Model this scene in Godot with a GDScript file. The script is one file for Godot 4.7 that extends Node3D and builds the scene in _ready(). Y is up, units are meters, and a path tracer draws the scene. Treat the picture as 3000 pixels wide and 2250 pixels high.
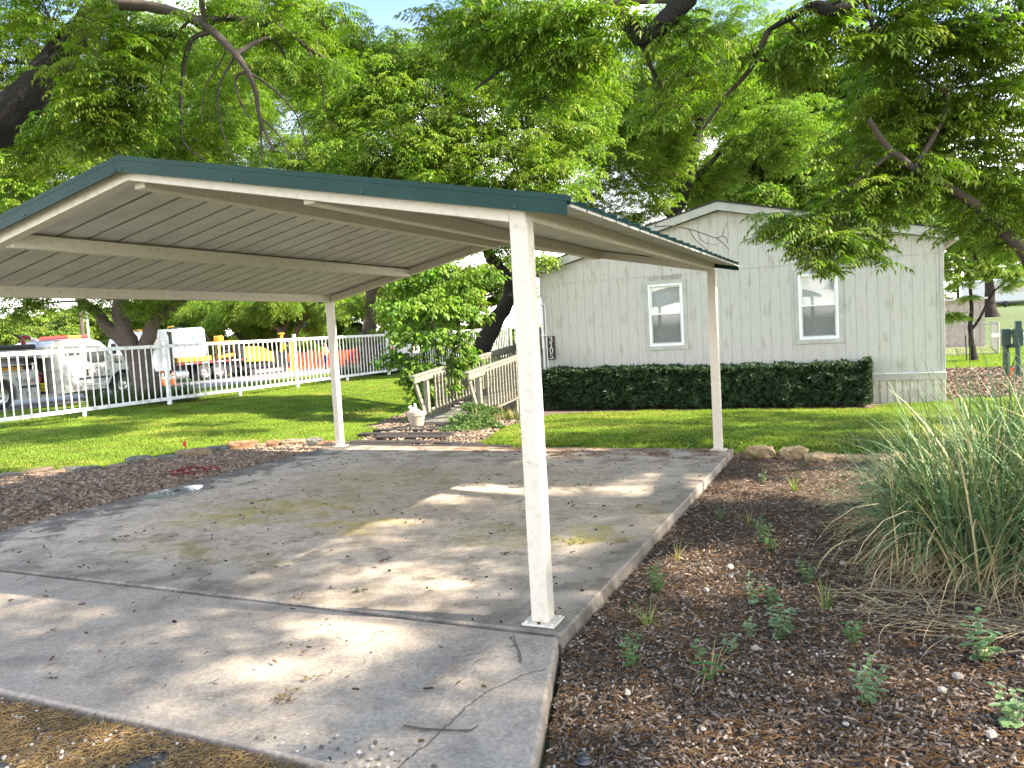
extends Node3D
# A covered parking spot beside a manufactured home under pecan trees, a road crew beyond the fence.

class MB:
	var v := PackedVector3Array()
	var n := PackedVector3Array()
	var c := PackedColorArray()
	var ix := PackedInt32Array()
	var col := Color(1, 1, 1)
	var use_col := false
	func face(p: Array, outward: Vector3) -> void:
		var nn: Vector3 = (p[1] - p[0]).cross(p[2] - p[0])
		if nn.length_squared() < 1e-14 and p.size() > 3: nn = (p[2] - p[0]).cross(p[3] - p[0])
		nn = nn.normalized()
		var flip := nn.dot(outward) < 0.0
		if flip: nn = -nn
		var b := v.size()
		for q in p:
			v.append(q); n.append(nn); c.append(col)
		for k in range(1, p.size() - 1):
			if flip: ix.append_array(PackedInt32Array([b, b + k, b + k + 1]))
			else: ix.append_array(PackedInt32Array([b, b + k + 1, b + k]))
	func box(ctr: Vector3, size: Vector3, bas := Basis.IDENTITY, bev := 0.0) -> MB:
		var h := size * 0.5
		bev = minf(bev, minf(h.x, minf(h.y, h.z)) * 0.9)
		if bev <= 0.0:
			for ax in 3:
				for s in [-1.0, 1.0]:
					var o := Vector3.ZERO; o[ax] = s
					var a1 := (ax + 1) % 3
					var a2 := (ax + 2) % 3
					var ps := []
					for st in [[-1, -1], [1, -1], [1, 1], [-1, 1]]:
						var q := Vector3.ZERO
						q[ax] = s * h[ax]; q[a1] = st[0] * h[a1]; q[a2] = st[1] * h[a2]
						ps.append(ctr + bas * q)
					face(ps, bas * o)
			return self
		var P := func(sx: float, sy: float, sz: float, ax: int) -> Vector3:
			var q := Vector3(sx * (h.x - bev), sy * (h.y - bev), sz * (h.z - bev))
			q[ax] = [sx, sy, sz][ax] * h[ax]
			return ctr + bas * q
		for s in [-1.0, 1.0]:
			face([P.call(s, -1., -1., 0), P.call(s, 1., -1., 0), P.call(s, 1., 1., 0), P.call(s, -1., 1., 0)], bas * Vector3(s, 0, 0))
			face([P.call(-1., s, -1., 1), P.call(1., s, -1., 1), P.call(1., s, 1., 1), P.call(-1., s, 1., 1)], bas * Vector3(0, s, 0))
			face([P.call(-1., -1., s, 2), P.call(1., -1., s, 2), P.call(1., 1., s, 2), P.call(-1., 1., s, 2)], bas * Vector3(0, 0, s))
			for t in [-1.0, 1.0]:
				face([P.call(s, t, -1., 0), P.call(s, t, 1., 0), P.call(s, t, 1., 1), P.call(s, t, -1., 1)], bas * Vector3(s, t, 0))
				face([P.call(s, -1., t, 0), P.call(s, 1., t, 0), P.call(s, 1., t, 2), P.call(s, -1., t, 2)], bas * Vector3(s, 0, t))
				face([P.call(-1., s, t, 1), P.call(1., s, t, 1), P.call(1., s, t, 2), P.call(-1., s, t, 2)], bas * Vector3(0, s, t))
				for w in [-1.0, 1.0]:
					face([P.call(s, t, w, 0), P.call(s, t, w, 1), P.call(s, t, w, 2)], bas * Vector3(s, t, w))
		return self
	func bb(lo: Vector3, hi: Vector3, bev := 0.0) -> MB:
		return box((lo + hi) * 0.5, (hi - lo).abs(), Basis.IDENTITY, bev)
	# a beam of w x h between two points (h measured upwards)
	func beam(a: Vector3, b: Vector3, w: float, hgt: float, bev := 0.0, up := Vector3.UP) -> MB:
		var d := (b - a).normalized()
		var s := d.cross(up).normalized()
		var u := s.cross(d)
		return box((a + b) * 0.5, Vector3(w, hgt, (b - a).length()), Basis(s, u, -d), bev)
	func tube(pts: Array, rad: Array, sides := 8, cap := true, wob := 0.0, sd := 0) -> MB:
		var m := pts.size()
		var ref := Vector3.UP
		var d0: Vector3 = (pts[1] - pts[0]).normalized()
		if absf(d0.dot(ref)) > 0.9: ref = Vector3.RIGHT
		var s := d0.cross(ref).normalized()
		var b0 := v.size()
		for i in m:
			var d: Vector3
			if i == 0: d = d0
			elif i == m - 1: d = (pts[m - 1] - pts[m - 2]).normalized()
			else: d = (pts[i + 1] - pts[i - 1]).normalized()
			s = (s - d * s.dot(d)).normalized()
			var t := d.cross(s)
			var r: float = rad[i] if i < rad.size() else rad[rad.size() - 1]
			for k in sides:
				var a := TAU * k / sides
				var rr := r
				if wob > 0.0: rr *= 1.0 + wob * sin(float(k) * 2.7 + float(i) * 1.3 + sd) * cos(float(k) * 1.1 - float(i) * 0.9 + sd * 2.0)
				var o := s * cos(a) + t * sin(a)
				v.append(pts[i] + o * rr); n.append(o); c.append(col)
		for i in m - 1:
			for k in sides:
				var a := b0 + i * sides + k
				var b := b0 + i * sides + (k + 1) % sides
				ix.append_array(PackedInt32Array([a, a + sides, b, b, a + sides, b + sides]))
		if cap:
			for e in [0, m - 1]:
				var bi := v.size()
				var dn: Vector3 = -d0 if e == 0 else (pts[m - 1] - pts[m - 2]).normalized()
				v.append(pts[e]); n.append(dn); c.append(col)
				for k in sides:
					v.append(v[b0 + e * sides + k]); n.append(dn); c.append(col)
				for k in sides:
					var a2 := bi + 1 + k
					var b2 := bi + 1 + (k + 1) % sides
					if e == 0: ix.append_array(PackedInt32Array([bi, a2, b2]))
					else: ix.append_array(PackedInt32Array([bi, b2, a2]))
		return self
	# turned profile [[radius, along], ...] about an axis
	func lathe(ctr: Vector3, prof: Array, sides := 16, axis := Vector3.UP) -> MB:
		var pts := []
		var bs := Basis.IDENTITY
		var ref := Vector3.RIGHT if absf(axis.dot(Vector3.RIGHT)) < 0.9 else Vector3.UP
		var s := axis.cross(ref).normalized()
		var t := axis.cross(s)
		bs = Basis(s, axis, t)
		for k in sides:
			var a := TAU * k / sides
			var b := TAU * (k + 1) / sides
			var da := bs * Vector3(cos(a), 0, sin(a))
			var db := bs * Vector3(cos(b), 0, sin(b))
			for i in prof.size() - 1:
				var r0: float = prof[i][0]
				var r1: float = prof[i + 1][0]
				var y0: float = prof[i][1]
				var y1: float = prof[i + 1][1]
				var q := [ctr + axis * y0 + da * r0, ctr + axis * y0 + db * r0, ctr + axis * y1 + db * r1, ctr + axis * y1 + da * r1]
				# smooth normals of the profile
				var nr := y1 - y0
				var ny := r0 - r1
				var l := sqrt(nr * nr + ny * ny)
				if l < 1e-6: continue
				nr /= l; ny /= l
				var bi := v.size()
				v.append_array(PackedVector3Array(q))
				var na := da * nr + axis * ny
				var nb := db * nr + axis * ny
				n.append_array(PackedVector3Array([na, nb, nb, na]))
				for z in 4: c.append(col)
				ix.append_array(PackedInt32Array([bi, bi + 2, bi + 1, bi, bi + 3, bi + 2]))
		return self
	# a flat outline (corners in order) pushed along dep
	func prism(pl: Array, dep: Vector3) -> MB:
		var ctr := Vector3.ZERO
		for p in pl: ctr += p
		ctr /= pl.size()
		face(pl.duplicate(), -dep)
		var bk := []
		for p in pl: bk.append(p + dep)
		face(bk, dep)
		for i in pl.size():
			var j := (i + 1) % pl.size()
			var e: Vector3 = pl[j] - pl[i]
			var o := e.cross(dep)
			if o.dot((pl[i] + pl[j]) * 0.5 - ctr) < 0: o = -o
			face([pl[i], pl[j], pl[j] + dep, pl[i] + dep], o)
		return self
	# any outline, dented ones too
	func prism2(pl2: PackedVector2Array, at: Vector3, ux: Vector3, uy: Vector3, dep: Vector3) -> MB:
		var tr := Geometry2D.triangulate_polygon(pl2)
		for k in range(0, tr.size(), 3):
			var q := []
			for m in 3: q.append(at + ux * pl2[tr[k + m]].x + uy * pl2[tr[k + m]].y)
			face(q, -dep)
			face([q[0] + dep, q[1] + dep, q[2] + dep], dep)
		var cw := Geometry2D.is_polygon_clockwise(pl2)
		for i in pl2.size():
			var a := pl2[i]
			var b := pl2[(i + 1) % pl2.size()]
			var o2 := Vector2(b.y - a.y, a.x - b.x)
			if cw: o2 = -o2
			var pa := at + ux * a.x + uy * a.y
			var pb := at + ux * b.x + uy * b.y
			face([pa, pb, pb + dep, pa + dep], ux * o2.x + uy * o2.y)
		return self
	func done(origin := Vector3.ZERO) -> ArrayMesh:
		var m := ArrayMesh.new()
		var vv := v
		if origin != Vector3.ZERO:
			vv = PackedVector3Array(); vv.resize(v.size())
			for i in v.size(): vv[i] = v[i] - origin
		var a := []
		a.resize(Mesh.ARRAY_MAX)
		a[Mesh.ARRAY_VERTEX] = vv; a[Mesh.ARRAY_NORMAL] = n; a[Mesh.ARRAY_INDEX] = ix
		if use_col: a[Mesh.ARRAY_COLOR] = c
		m.add_surface_from_arrays(Mesh.PRIMITIVE_TRIANGLES, a)
		return m

var cam: Camera3D
var M := {}
var used := {}
const FPX := 2293.3   # focal length in pixels of the 3000 x 2250 photograph

func ray(u: float, w: float) -> Vector3:
	return cam.transform.basis * Vector3((u - 1500.0) / FPX, -(w - 1125.0) / FPX, -1.0)
func px(u: float, w: float, d: float) -> Vector3: # a direction of the photograph followed to depth d
	return cam.position + ray(u, w) * d
func on_y(u: float, w: float, y: float) -> Vector3:
	var r := ray(u, w)
	return cam.position + r * ((y - cam.position.y) / r.y)

func lin(r: float, g: float, b: float) -> Color:
	return Color(r, g, b).linear_to_srgb()

func numbered(called: String) -> String:
	if not used.has(called):
		used[called] = 0
		return called
	used[called] += 1
	return "%s_%03d" % [called, used[called]]

func thing(called: String, label: String, category: String, at := Vector3.ZERO, group := "") -> Node3D:
	var o := Node3D.new()
	o.name = numbered(called)
	add_child(o, true)
	o.position = at
	tag(o, label, category, group)
	return o

func tag(o: Node, label: String, category: String, group := "") -> void:
	o.set_meta("label", label)
	o.set_meta("category", category)
	if group != "": o.set_meta("group", group)

func part(p: Node3D, called: String, mb, m: Material, origin := Vector3.INF) -> MeshInstance3D:
	var o := MeshInstance3D.new()
	o.name = called
	if mb is MB:
		var org := origin
		if org == Vector3.INF:
			org = Vector3.ZERO
			var q: Node = p
			while q is Node3D and q != self:
				org += (q as Node3D).position
				q = q.get_parent()
		o.mesh = (mb as MB).done(org)
	else: o.mesh = mb
	o.material_override = m
	p.add_child(o, true)
	return o

# a thing that is a single mesh
func solo(called: String, mb, m: Material, label: String, category: String, at := Vector3.ZERO, group := "") -> MeshInstance3D:
	var o := MeshInstance3D.new()
	o.name = numbered(called)
	o.mesh = (mb as MB).done(at) if mb is MB else mb
	o.material_override = m
	add_child(o, true)
	o.position = at
	tag(o, label, category, group)
	return o

func struct(called: String, mb, m: Material) -> MeshInstance3D:
	var o := MeshInstance3D.new()
	o.name = called
	o.mesh = (mb as MB).done() if mb is MB else mb
	o.material_override = m
	add_child(o, true)
	o.set_meta("kind", "structure")
	return o

func dup(o: Node3D, at: Vector3, label := "", yaw := 0.0) -> Node3D:
	var base := String(o.name).trim_suffix("_000")
	var r: Node3D = o.duplicate()
	r.name = numbered(base)
	add_child(r, true)
	r.position = at
	r.rotation.y = yaw
	if label != "": r.set_meta("label", label)
	return r

func copies(p: Node3D, called: String, mesh: Mesh, m: Material, buf: PackedFloat32Array) -> MultiMeshInstance3D:
	var mm := MultiMesh.new()
	mm.transform_format = MultiMesh.TRANSFORM_3D
	mm.use_colors = true
	mm.mesh = mesh
	mm.instance_count = buf.size() / 16
	mm.buffer = buf
	var o := MultiMeshInstance3D.new()
	o.name = called
	o.multimesh = mm
	o.material_override = m
	p.add_child(o, true)
	return o

func stuff(called: String, mesh: Mesh, m: Material, buf: PackedFloat32Array, label: String, category: String) -> void:
	var o := copies(self, called, mesh, m, buf)
	o.set_meta("kind", "stuff")
	tag(o, label, category)

func put(buf: PackedFloat32Array, b: Basis, p: Vector3, c: Color) -> void:
	buf.append_array(PackedFloat32Array([b.x.x, b.y.x, b.z.x, p.x, b.x.y, b.y.y, b.z.y, p.y, b.x.z, b.y.z, b.z.z, p.z, c.r, c.g, c.b, 1.0]))

func rnd(s: int) -> RandomNumberGenerator:
	var r := RandomNumberGenerator.new()
	r.seed = s
	return r

func noise(sd: int, freq: float, oct := 4, typ := FastNoiseLite.TYPE_SIMPLEX_SMOOTH) -> FastNoiseLite:
	var f := FastNoiseLite.new()
	f.seed = sd; f.frequency = freq; f.noise_type = typ
	f.fractal_type = FastNoiseLite.FRACTAL_FBM; f.fractal_octaves = oct
	return f

func gray(sd: int, freq: float, oct := 4, size := 256, typ := FastNoiseLite.TYPE_SIMPLEX_SMOOTH) -> ImageTexture:
	return ImageTexture.create_from_image(noise(sd, freq, oct, typ).get_seamless_image(size, size))

# noise turned into colours; stops are sRGB colours
func tinted(sd: int, freq: float, stops: Array, oct := 4, size := 256, typ := FastNoiseLite.TYPE_SIMPLEX_SMOOTH) -> ImageTexture:
	var im := noise(sd, freq, oct, typ).get_seamless_image(size, size)
	im.convert(Image.FORMAT_L8)
	var d := im.get_data()
	var lut := PackedByteArray()
	for i in 256:
		var t := i / 255.0 * (stops.size() - 1)
		var k := mini(int(t), stops.size() - 2)
		var cc: Color = (stops[k] as Color).lerp(stops[k + 1], t - k)
		lut.append_array(PackedByteArray([int(cc.r * 255), int(cc.g * 255), int(cc.b * 255)]))
	var o := PackedByteArray()
	o.resize(size * size * 3)
	for i in size * size:
		var a := int(d[i]) * 3
		o[i * 3] = lut[a]; o[i * 3 + 1] = lut[a + 1]; o[i * 3 + 2] = lut[a + 2]
	return ImageTexture.create_from_image(Image.create_from_data(size, size, false, Image.FORMAT_RGB8, o))

func mt(c: Color, rough := 0.8, o := {}) -> StandardMaterial3D:
	var m := StandardMaterial3D.new()
	m.albedo_color = c
	m.roughness = rough
	m.metallic = o.get("metal", 0.0)
	m.metallic_specular = o.get("spec", 0.5)
	if o.has("tex"): m.albedo_texture = o.tex
	if o.has("bump"):
		m.heightmap_enabled = true
		m.heightmap_texture = o.bump
		m.heightmap_scale = o.get("relief", 1.0)
	if o.has("rtex"): m.roughness_texture = o.rtex
	if o.has("tri"):
		m.uv1_triplanar = true
		m.uv1_world_triplanar = true
		m.uv1_scale = o.tri if o.tri is Vector3 else Vector3.ONE * float(o.tri)
	if o.has("vcol"): m.vertex_color_use_as_albedo = true
	if o.has("back"):
		m.backlight_enabled = true
		m.backlight = o.back
	if o.has("two"): m.cull_mode = BaseMaterial3D.CULL_DISABLED
	return m

func sm(a: float, b: float, x: float) -> float:
	return smoothstep(a, b, x) if a < b else 1.0 - smoothstep(b, a, x)

# the lie of the land, in metres above the slab's top
func gy(x: float, z: float) -> float:
	var h := -0.07
	h -= 0.22 * sm(-6.5, -12.5, z) * sm(-13.0, -7.0, x)
	h += 0.09 * sm(-8.0, -14.0, x)
	h -= 0.37 * sm(-17.0, -27.0, x)
	h -= 0.045 * sm(-0.6, 0.3, x) * sm(-6.8, -5.6, z)
	h += 1.3 * sm(-30.0, -85.0, z) * sm(-12.0, 2.0, x)
	h += 0.03 * sm(-6.3, -5.9, x) * sm(-6.0, -7.0, z) * sm(1.0, -3.0, z)
	return h
func onground(x: float, z: float, up := 0.0) -> Vector3:
	return Vector3(x, gy(x, z) + up, z)

func materials() -> void:
	var fine := gray(11, 0.06, 3, 256)
	var blot := gray(12, 0.012, 5, 256)
	var rough_n := gray(13, 0.03, 5, 256)
	var soft := tinted(14, 0.01, [Color(0.86, 0.86, 0.85), Color(1, 1, 1)], 5)
	M.paint = mt(lin(0.60, 0.55, 0.465), 0.42, {"tex": tinted(37, 0.03, [Color(0.84, 0.83, 0.80), Color(0.97, 0.97, 0.96), Color(1, 1, 1), Color(1, 1, 1), Color(0.93, 0.92, 0.9)], 6, 512), "tri": 0.8, "bump": fine, "relief": 0.03})
	M.pan = mt(lin(0.60, 0.585, 0.54), 0.45, {"tex": soft, "tri": 0.9})
	M.green_metal = mt(lin(0.014, 0.05, 0.042), 0.5, {"spec": 0.28, "tex": soft, "tri": 1.3})
	M.screw = mt(lin(0.03, 0.06, 0.06), 0.4, {"metal": 0.4})
	# pressed, stucco-grained siding
	M.siding = mt(lin(0.49, 0.48, 0.42), 0.8, {"tex": tinted(15, 0.02, [Color(0.84, 0.83, 0.79), Color(0.97, 0.97, 0.96), Color(1, 1, 1), Color(1, 1, 1), Color(0.93, 0.92, 0.89)], 5), "tri": Vector3(1.3, 0.3, 1.3), "bump": gray(16, 0.12, 2, 256), "relief": 0.2})
	M.siding_back = M.siding
	M.trim = mt(lin(0.50, 0.495, 0.435), 0.6, {"tex": soft, "tri": 1.0})
	M.rake = mt(lin(0.50, 0.495, 0.435), 0.7, {"tex": soft, "tri": 0.8})
	M.vinyl = mt(lin(0.80, 0.81, 0.78), 0.4)
	M.skirt = mt(lin(0.66, 0.64, 0.58), 0.5, {"tex": tinted(17, 0.02, [Color(0.8, 0.78, 0.72), Color(1, 1, 1)], 5), "tri": 0.9})
	M.blind = mt(lin(0.52, 0.52, 0.48), 0.6)
	M.room_wall = mt(lin(0.45, 0.43, 0.38), 0.9)
	M.screen = mt(Color(lin(0.03, 0.032, 0.03), 0.32), 0.8)
	M.screen.transparency = BaseMaterial3D.TRANSPARENCY_ALPHA
	M.glass = mt(Color(0.85, 0.9, 0.88, 0.12), 0.02, {"spec": 0.8})
	M.glass.transparency = BaseMaterial3D.TRANSPARENCY_ALPHA
	M.shingle = mt(lin(0.06, 0.055, 0.05), 0.95, {"tex": tinted(18, 0.05, [Color(0.6, 0.6, 0.6), Color(1, 1, 1)]), "tri": 1.5, "bump": rough_n, "relief": 1.0})
	M.fence = mt(lin(0.80, 0.80, 0.78), 0.45, {"tex": tinted(19, 0.02, [Color(0.78, 0.77, 0.74), Color(1, 1, 1), Color(1, 1, 1)], 4), "tri": 0.6})
	M.old_wood = mt(lin(0.235, 0.225, 0.195), 0.85, {"tex": tinted(20, 0.02, [Color(0.55, 0.52, 0.47), Color(1, 1, 0.97), Color(0.8, 0.8, 0.76)], 5), "tri": Vector3(3, 3, 0.5), "bump": gray(21, 0.05, 4), "relief": 0.25})
	M.tie = mt(lin(0.045, 0.038, 0.034), 0.85, {"tex": tinted(22, 0.03, [Color(0.55, 0.5, 0.47), Color(1, 1, 1)], 5), "tri": Vector3(0.8, 3, 3), "bump": rough_n, "relief": 0.6})
	M.bark = mt(lin(0.105, 0.085, 0.07), 0.95, {"tex": tinted(23, 0.025, [Color(0.28, 0.26, 0.25), Color(0.62, 0.6, 0.58), Color(1, 0.98, 0.95)], 5, 512), "tri": Vector3(4.5, 0.9, 4.5), "bump": gray(24, 0.025, 5, 512), "relief": 4.0})
	M.bark_dark = mt(lin(0.04, 0.034, 0.03), 0.95, {"tex": tinted(25, 0.03, [Color(0.35, 0.33, 0.32), Color(0.7, 0.68, 0.66), Color(1, 0.98, 0.95)], 5, 512), "tri": Vector3(5, 1.1, 5), "bump": gray(26, 0.03, 5, 512), "relief": 3.0})  # bark colour darkened to stand in for limbs being backlit
	M.bark_pale = mt(lin(0.25, 0.205, 0.17), 0.95, {"tex": tinted(27, 0.025, [Color(0.3, 0.28, 0.27), Color(0.7, 0.68, 0.66), Color(1, 0.98, 0.95)], 5, 512), "tri": Vector3(4.5, 0.9, 4.5), "bump": gray(24, 0.025, 5, 512), "relief": 4.0})
	M.twig = mt(lin(0.07, 0.055, 0.045), 0.95)
	M.leaf = mt(Color(1, 1, 1), 0.40, {"vcol": 1, "back": Color(0.78, 0.95, 0.30), "two": 1, "spec": 0.38})
	M.leaf_dull = mt(Color(1, 1, 1), 0.55, {"vcol": 1, "back": Color(0.35, 0.45, 0.15), "two": 1, "spec": 0.35})
	M.blade = mt(Color(1, 1, 1), 0.5, {"vcol": 1, "back": Color(0.75, 0.85, 0.3), "two": 1, "spec": 0.3})
	M.dull = mt(Color(1, 1, 1), 0.9, {"vcol": 1, "two": 1, "spec": 0.25})
	M.soil = mt(lin(0.10, 0.075, 0.055), 0.97, {"tex": tinted(28, 0.04, [Color(0.5, 0.45, 0.4), Color(1, 1, 1), Color(0.75, 0.6, 0.5)], 5), "tri": 1.2, "bump": rough_n, "relief": 3.0})
	M.bark_bed = mt(lin(0.17, 0.12, 0.09), 0.97, {"tex": tinted(29, 0.05, [Color(0.5, 0.45, 0.42), Color(1, 1, 1), Color(0.7, 0.6, 0.55)], 5), "tri": 1.5, "bump": rough_n, "relief": 3.0})
	M.turf = mt(lin(0.07, 0.105, 0.02), 0.95, {"tex": tinted(30, 0.02, [Color(0.6, 0.65, 0.5), Color(1, 1, 1), Color(0.9, 0.85, 0.6)], 5), "tri": 0.35, "bump": fine, "relief": 3.0})
	M.road = mt(lin(0.20, 0.20, 0.205), 0.9, {"tex": tinted(31, 0.04, [Color(0.8, 0.8, 0.8), Color(1, 1, 1)], 5), "tri": 0.5, "bump": fine, "relief": 0.4})
	M.asphalt = mt(lin(0.10, 0.098, 0.095), 0.95, {"tex": tinted(32, 0.09, [Color(0.45, 0.45, 0.45), Color(1, 1, 1), Color(0.7, 0.68, 0.64)], 4), "tri": 2.0, "bump": gray(33, 0.09, 3), "relief": 1.2})
	M.stone = mt(lin(0.27, 0.23, 0.18), 0.92, {"tex": tinted(34, 0.02, [Color(0.5, 0.45, 0.4), Color(1, 0.95, 0.88), Color(0.8, 0.7, 0.6)], 5), "tri": 2.2, "bump": rough_n, "relief": 2.0})
	M.stone_gray = mt(lin(0.26, 0.255, 0.23), 0.92, {"tex": tinted(35, 0.02, [Color(0.45, 0.45, 0.42), Color(1, 1, 0.97)], 5), "tri": 2.5, "bump": rough_n, "relief": 2.0})
	M.black = mt(lin(0.012, 0.012, 0.013), 0.5)
	M.rubber = mt(lin(0.03, 0.03, 0.03), 0.8)
	M.chrome = mt(lin(0.6, 0.6, 0.62), 0.22, {"metal": 0.9})
	M.white_paint = mt(lin(0.50, 0.51, 0.52), 0.3)
	M.silver_paint = mt(lin(0.34, 0.36, 0.38), 0.35, {"metal": 0.25})
	M.yellow = mt(lin(0.62, 0.32, 0.02), 0.4)
	M.navy = mt(lin(0.02, 0.025, 0.05), 0.5)
	M.letter = mt(lin(0.03, 0.035, 0.05), 0.6)
	M.red = mt(lin(0.5, 0.03, 0.02), 0.5)
	M.orange = mt(lin(0.75, 0.10, 0.02), 0.55)
	M.dark_glass = mt(lin(0.02, 0.025, 0.028), 0.05, {"spec": 0.8})

func light() -> void:
	cam = Camera3D.new()
	cam.name = "camera"
	cam.position = Vector3(1.6306, 1.6, 3.8569)
	cam.rotation_degrees = Vector3(-3.924, 24.25, -3.263)
	cam.fov = 52.26
	cam.near = 0.05
	cam.far = 1500.0
	add_child(cam)
	cam.current = true
	var e := Environment.new()
	e.background_mode = Environment.BG_SKY
	var s := ProceduralSkyMaterial.new()
	s.sky_top_color = Color(0.16, 0.30, 0.46)
	s.sky_horizon_color = Color(0.97, 0.94, 0.89)
	s.sky_curve = 0.1
	s.ground_bottom_color = Color(0.3, 0.33, 0.25)
	s.ground_horizon_color = Color(0.75, 0.8, 0.8)
	s.sky_energy_multiplier = 1.35
	s.sky_cover = cloud_cover()
	e.sky = Sky.new()
	e.sky.sky_material = s
	e.tonemap_mode = Environment.TONE_MAPPER_LINEAR
	e.tonemap_exposure = EXPOSURE
	e.sdfgi_enabled = true
	e.ssao_enabled = true
	e.ssil_enabled = true
	var we := WorldEnvironment.new()
	we.environment = e
	add_child(we)
	var sun := DirectionalLight3D.new()
	sun.name = "sun"
	var to_sun := SUN
	sun.basis = Basis.looking_at(-to_sun, Vector3.UP)
	sun.light_energy = 1.6
	sun.light_angular_distance = 0.7
	sun.light_color = Color(1.0, 0.95, 0.87)
	sun.shadow_enabled = true
	add_child(sun)

# broken fair-weather cloud all round, closing up towards the horizon
func cloud_cover() -> ImageTexture:
	var W := 768
	var H := 384
	var nz := noise(18, 1.6, 6)
	var im := Image.create(W, H, false, Image.FORMAT_RGBA8)
	for j in H:
		var th := PI * (j + 0.5) / H
		for i in W:
			var ph := TAU * i / W
			var d := Vector3(sin(th) * sin(ph), cos(th), -sin(th) * cos(ph))
			var a := clampf((nz.get_noise_3d(d.x * 1.3, d.y * 2.2, d.z * 1.3) + 0.07 + (0.28 - d.y) * 0.35) * 3.2, 0.0, 0.92) if d.y > 0.0 else 0.0
			im.set_pixel(i, j, Color(0.97, 0.945, 0.90, a))
	return ImageTexture.create_from_image(im)

const EXPOSURE := 4.2
const SUN := Vector3(0.76, 0.64, -0.10)

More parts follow.
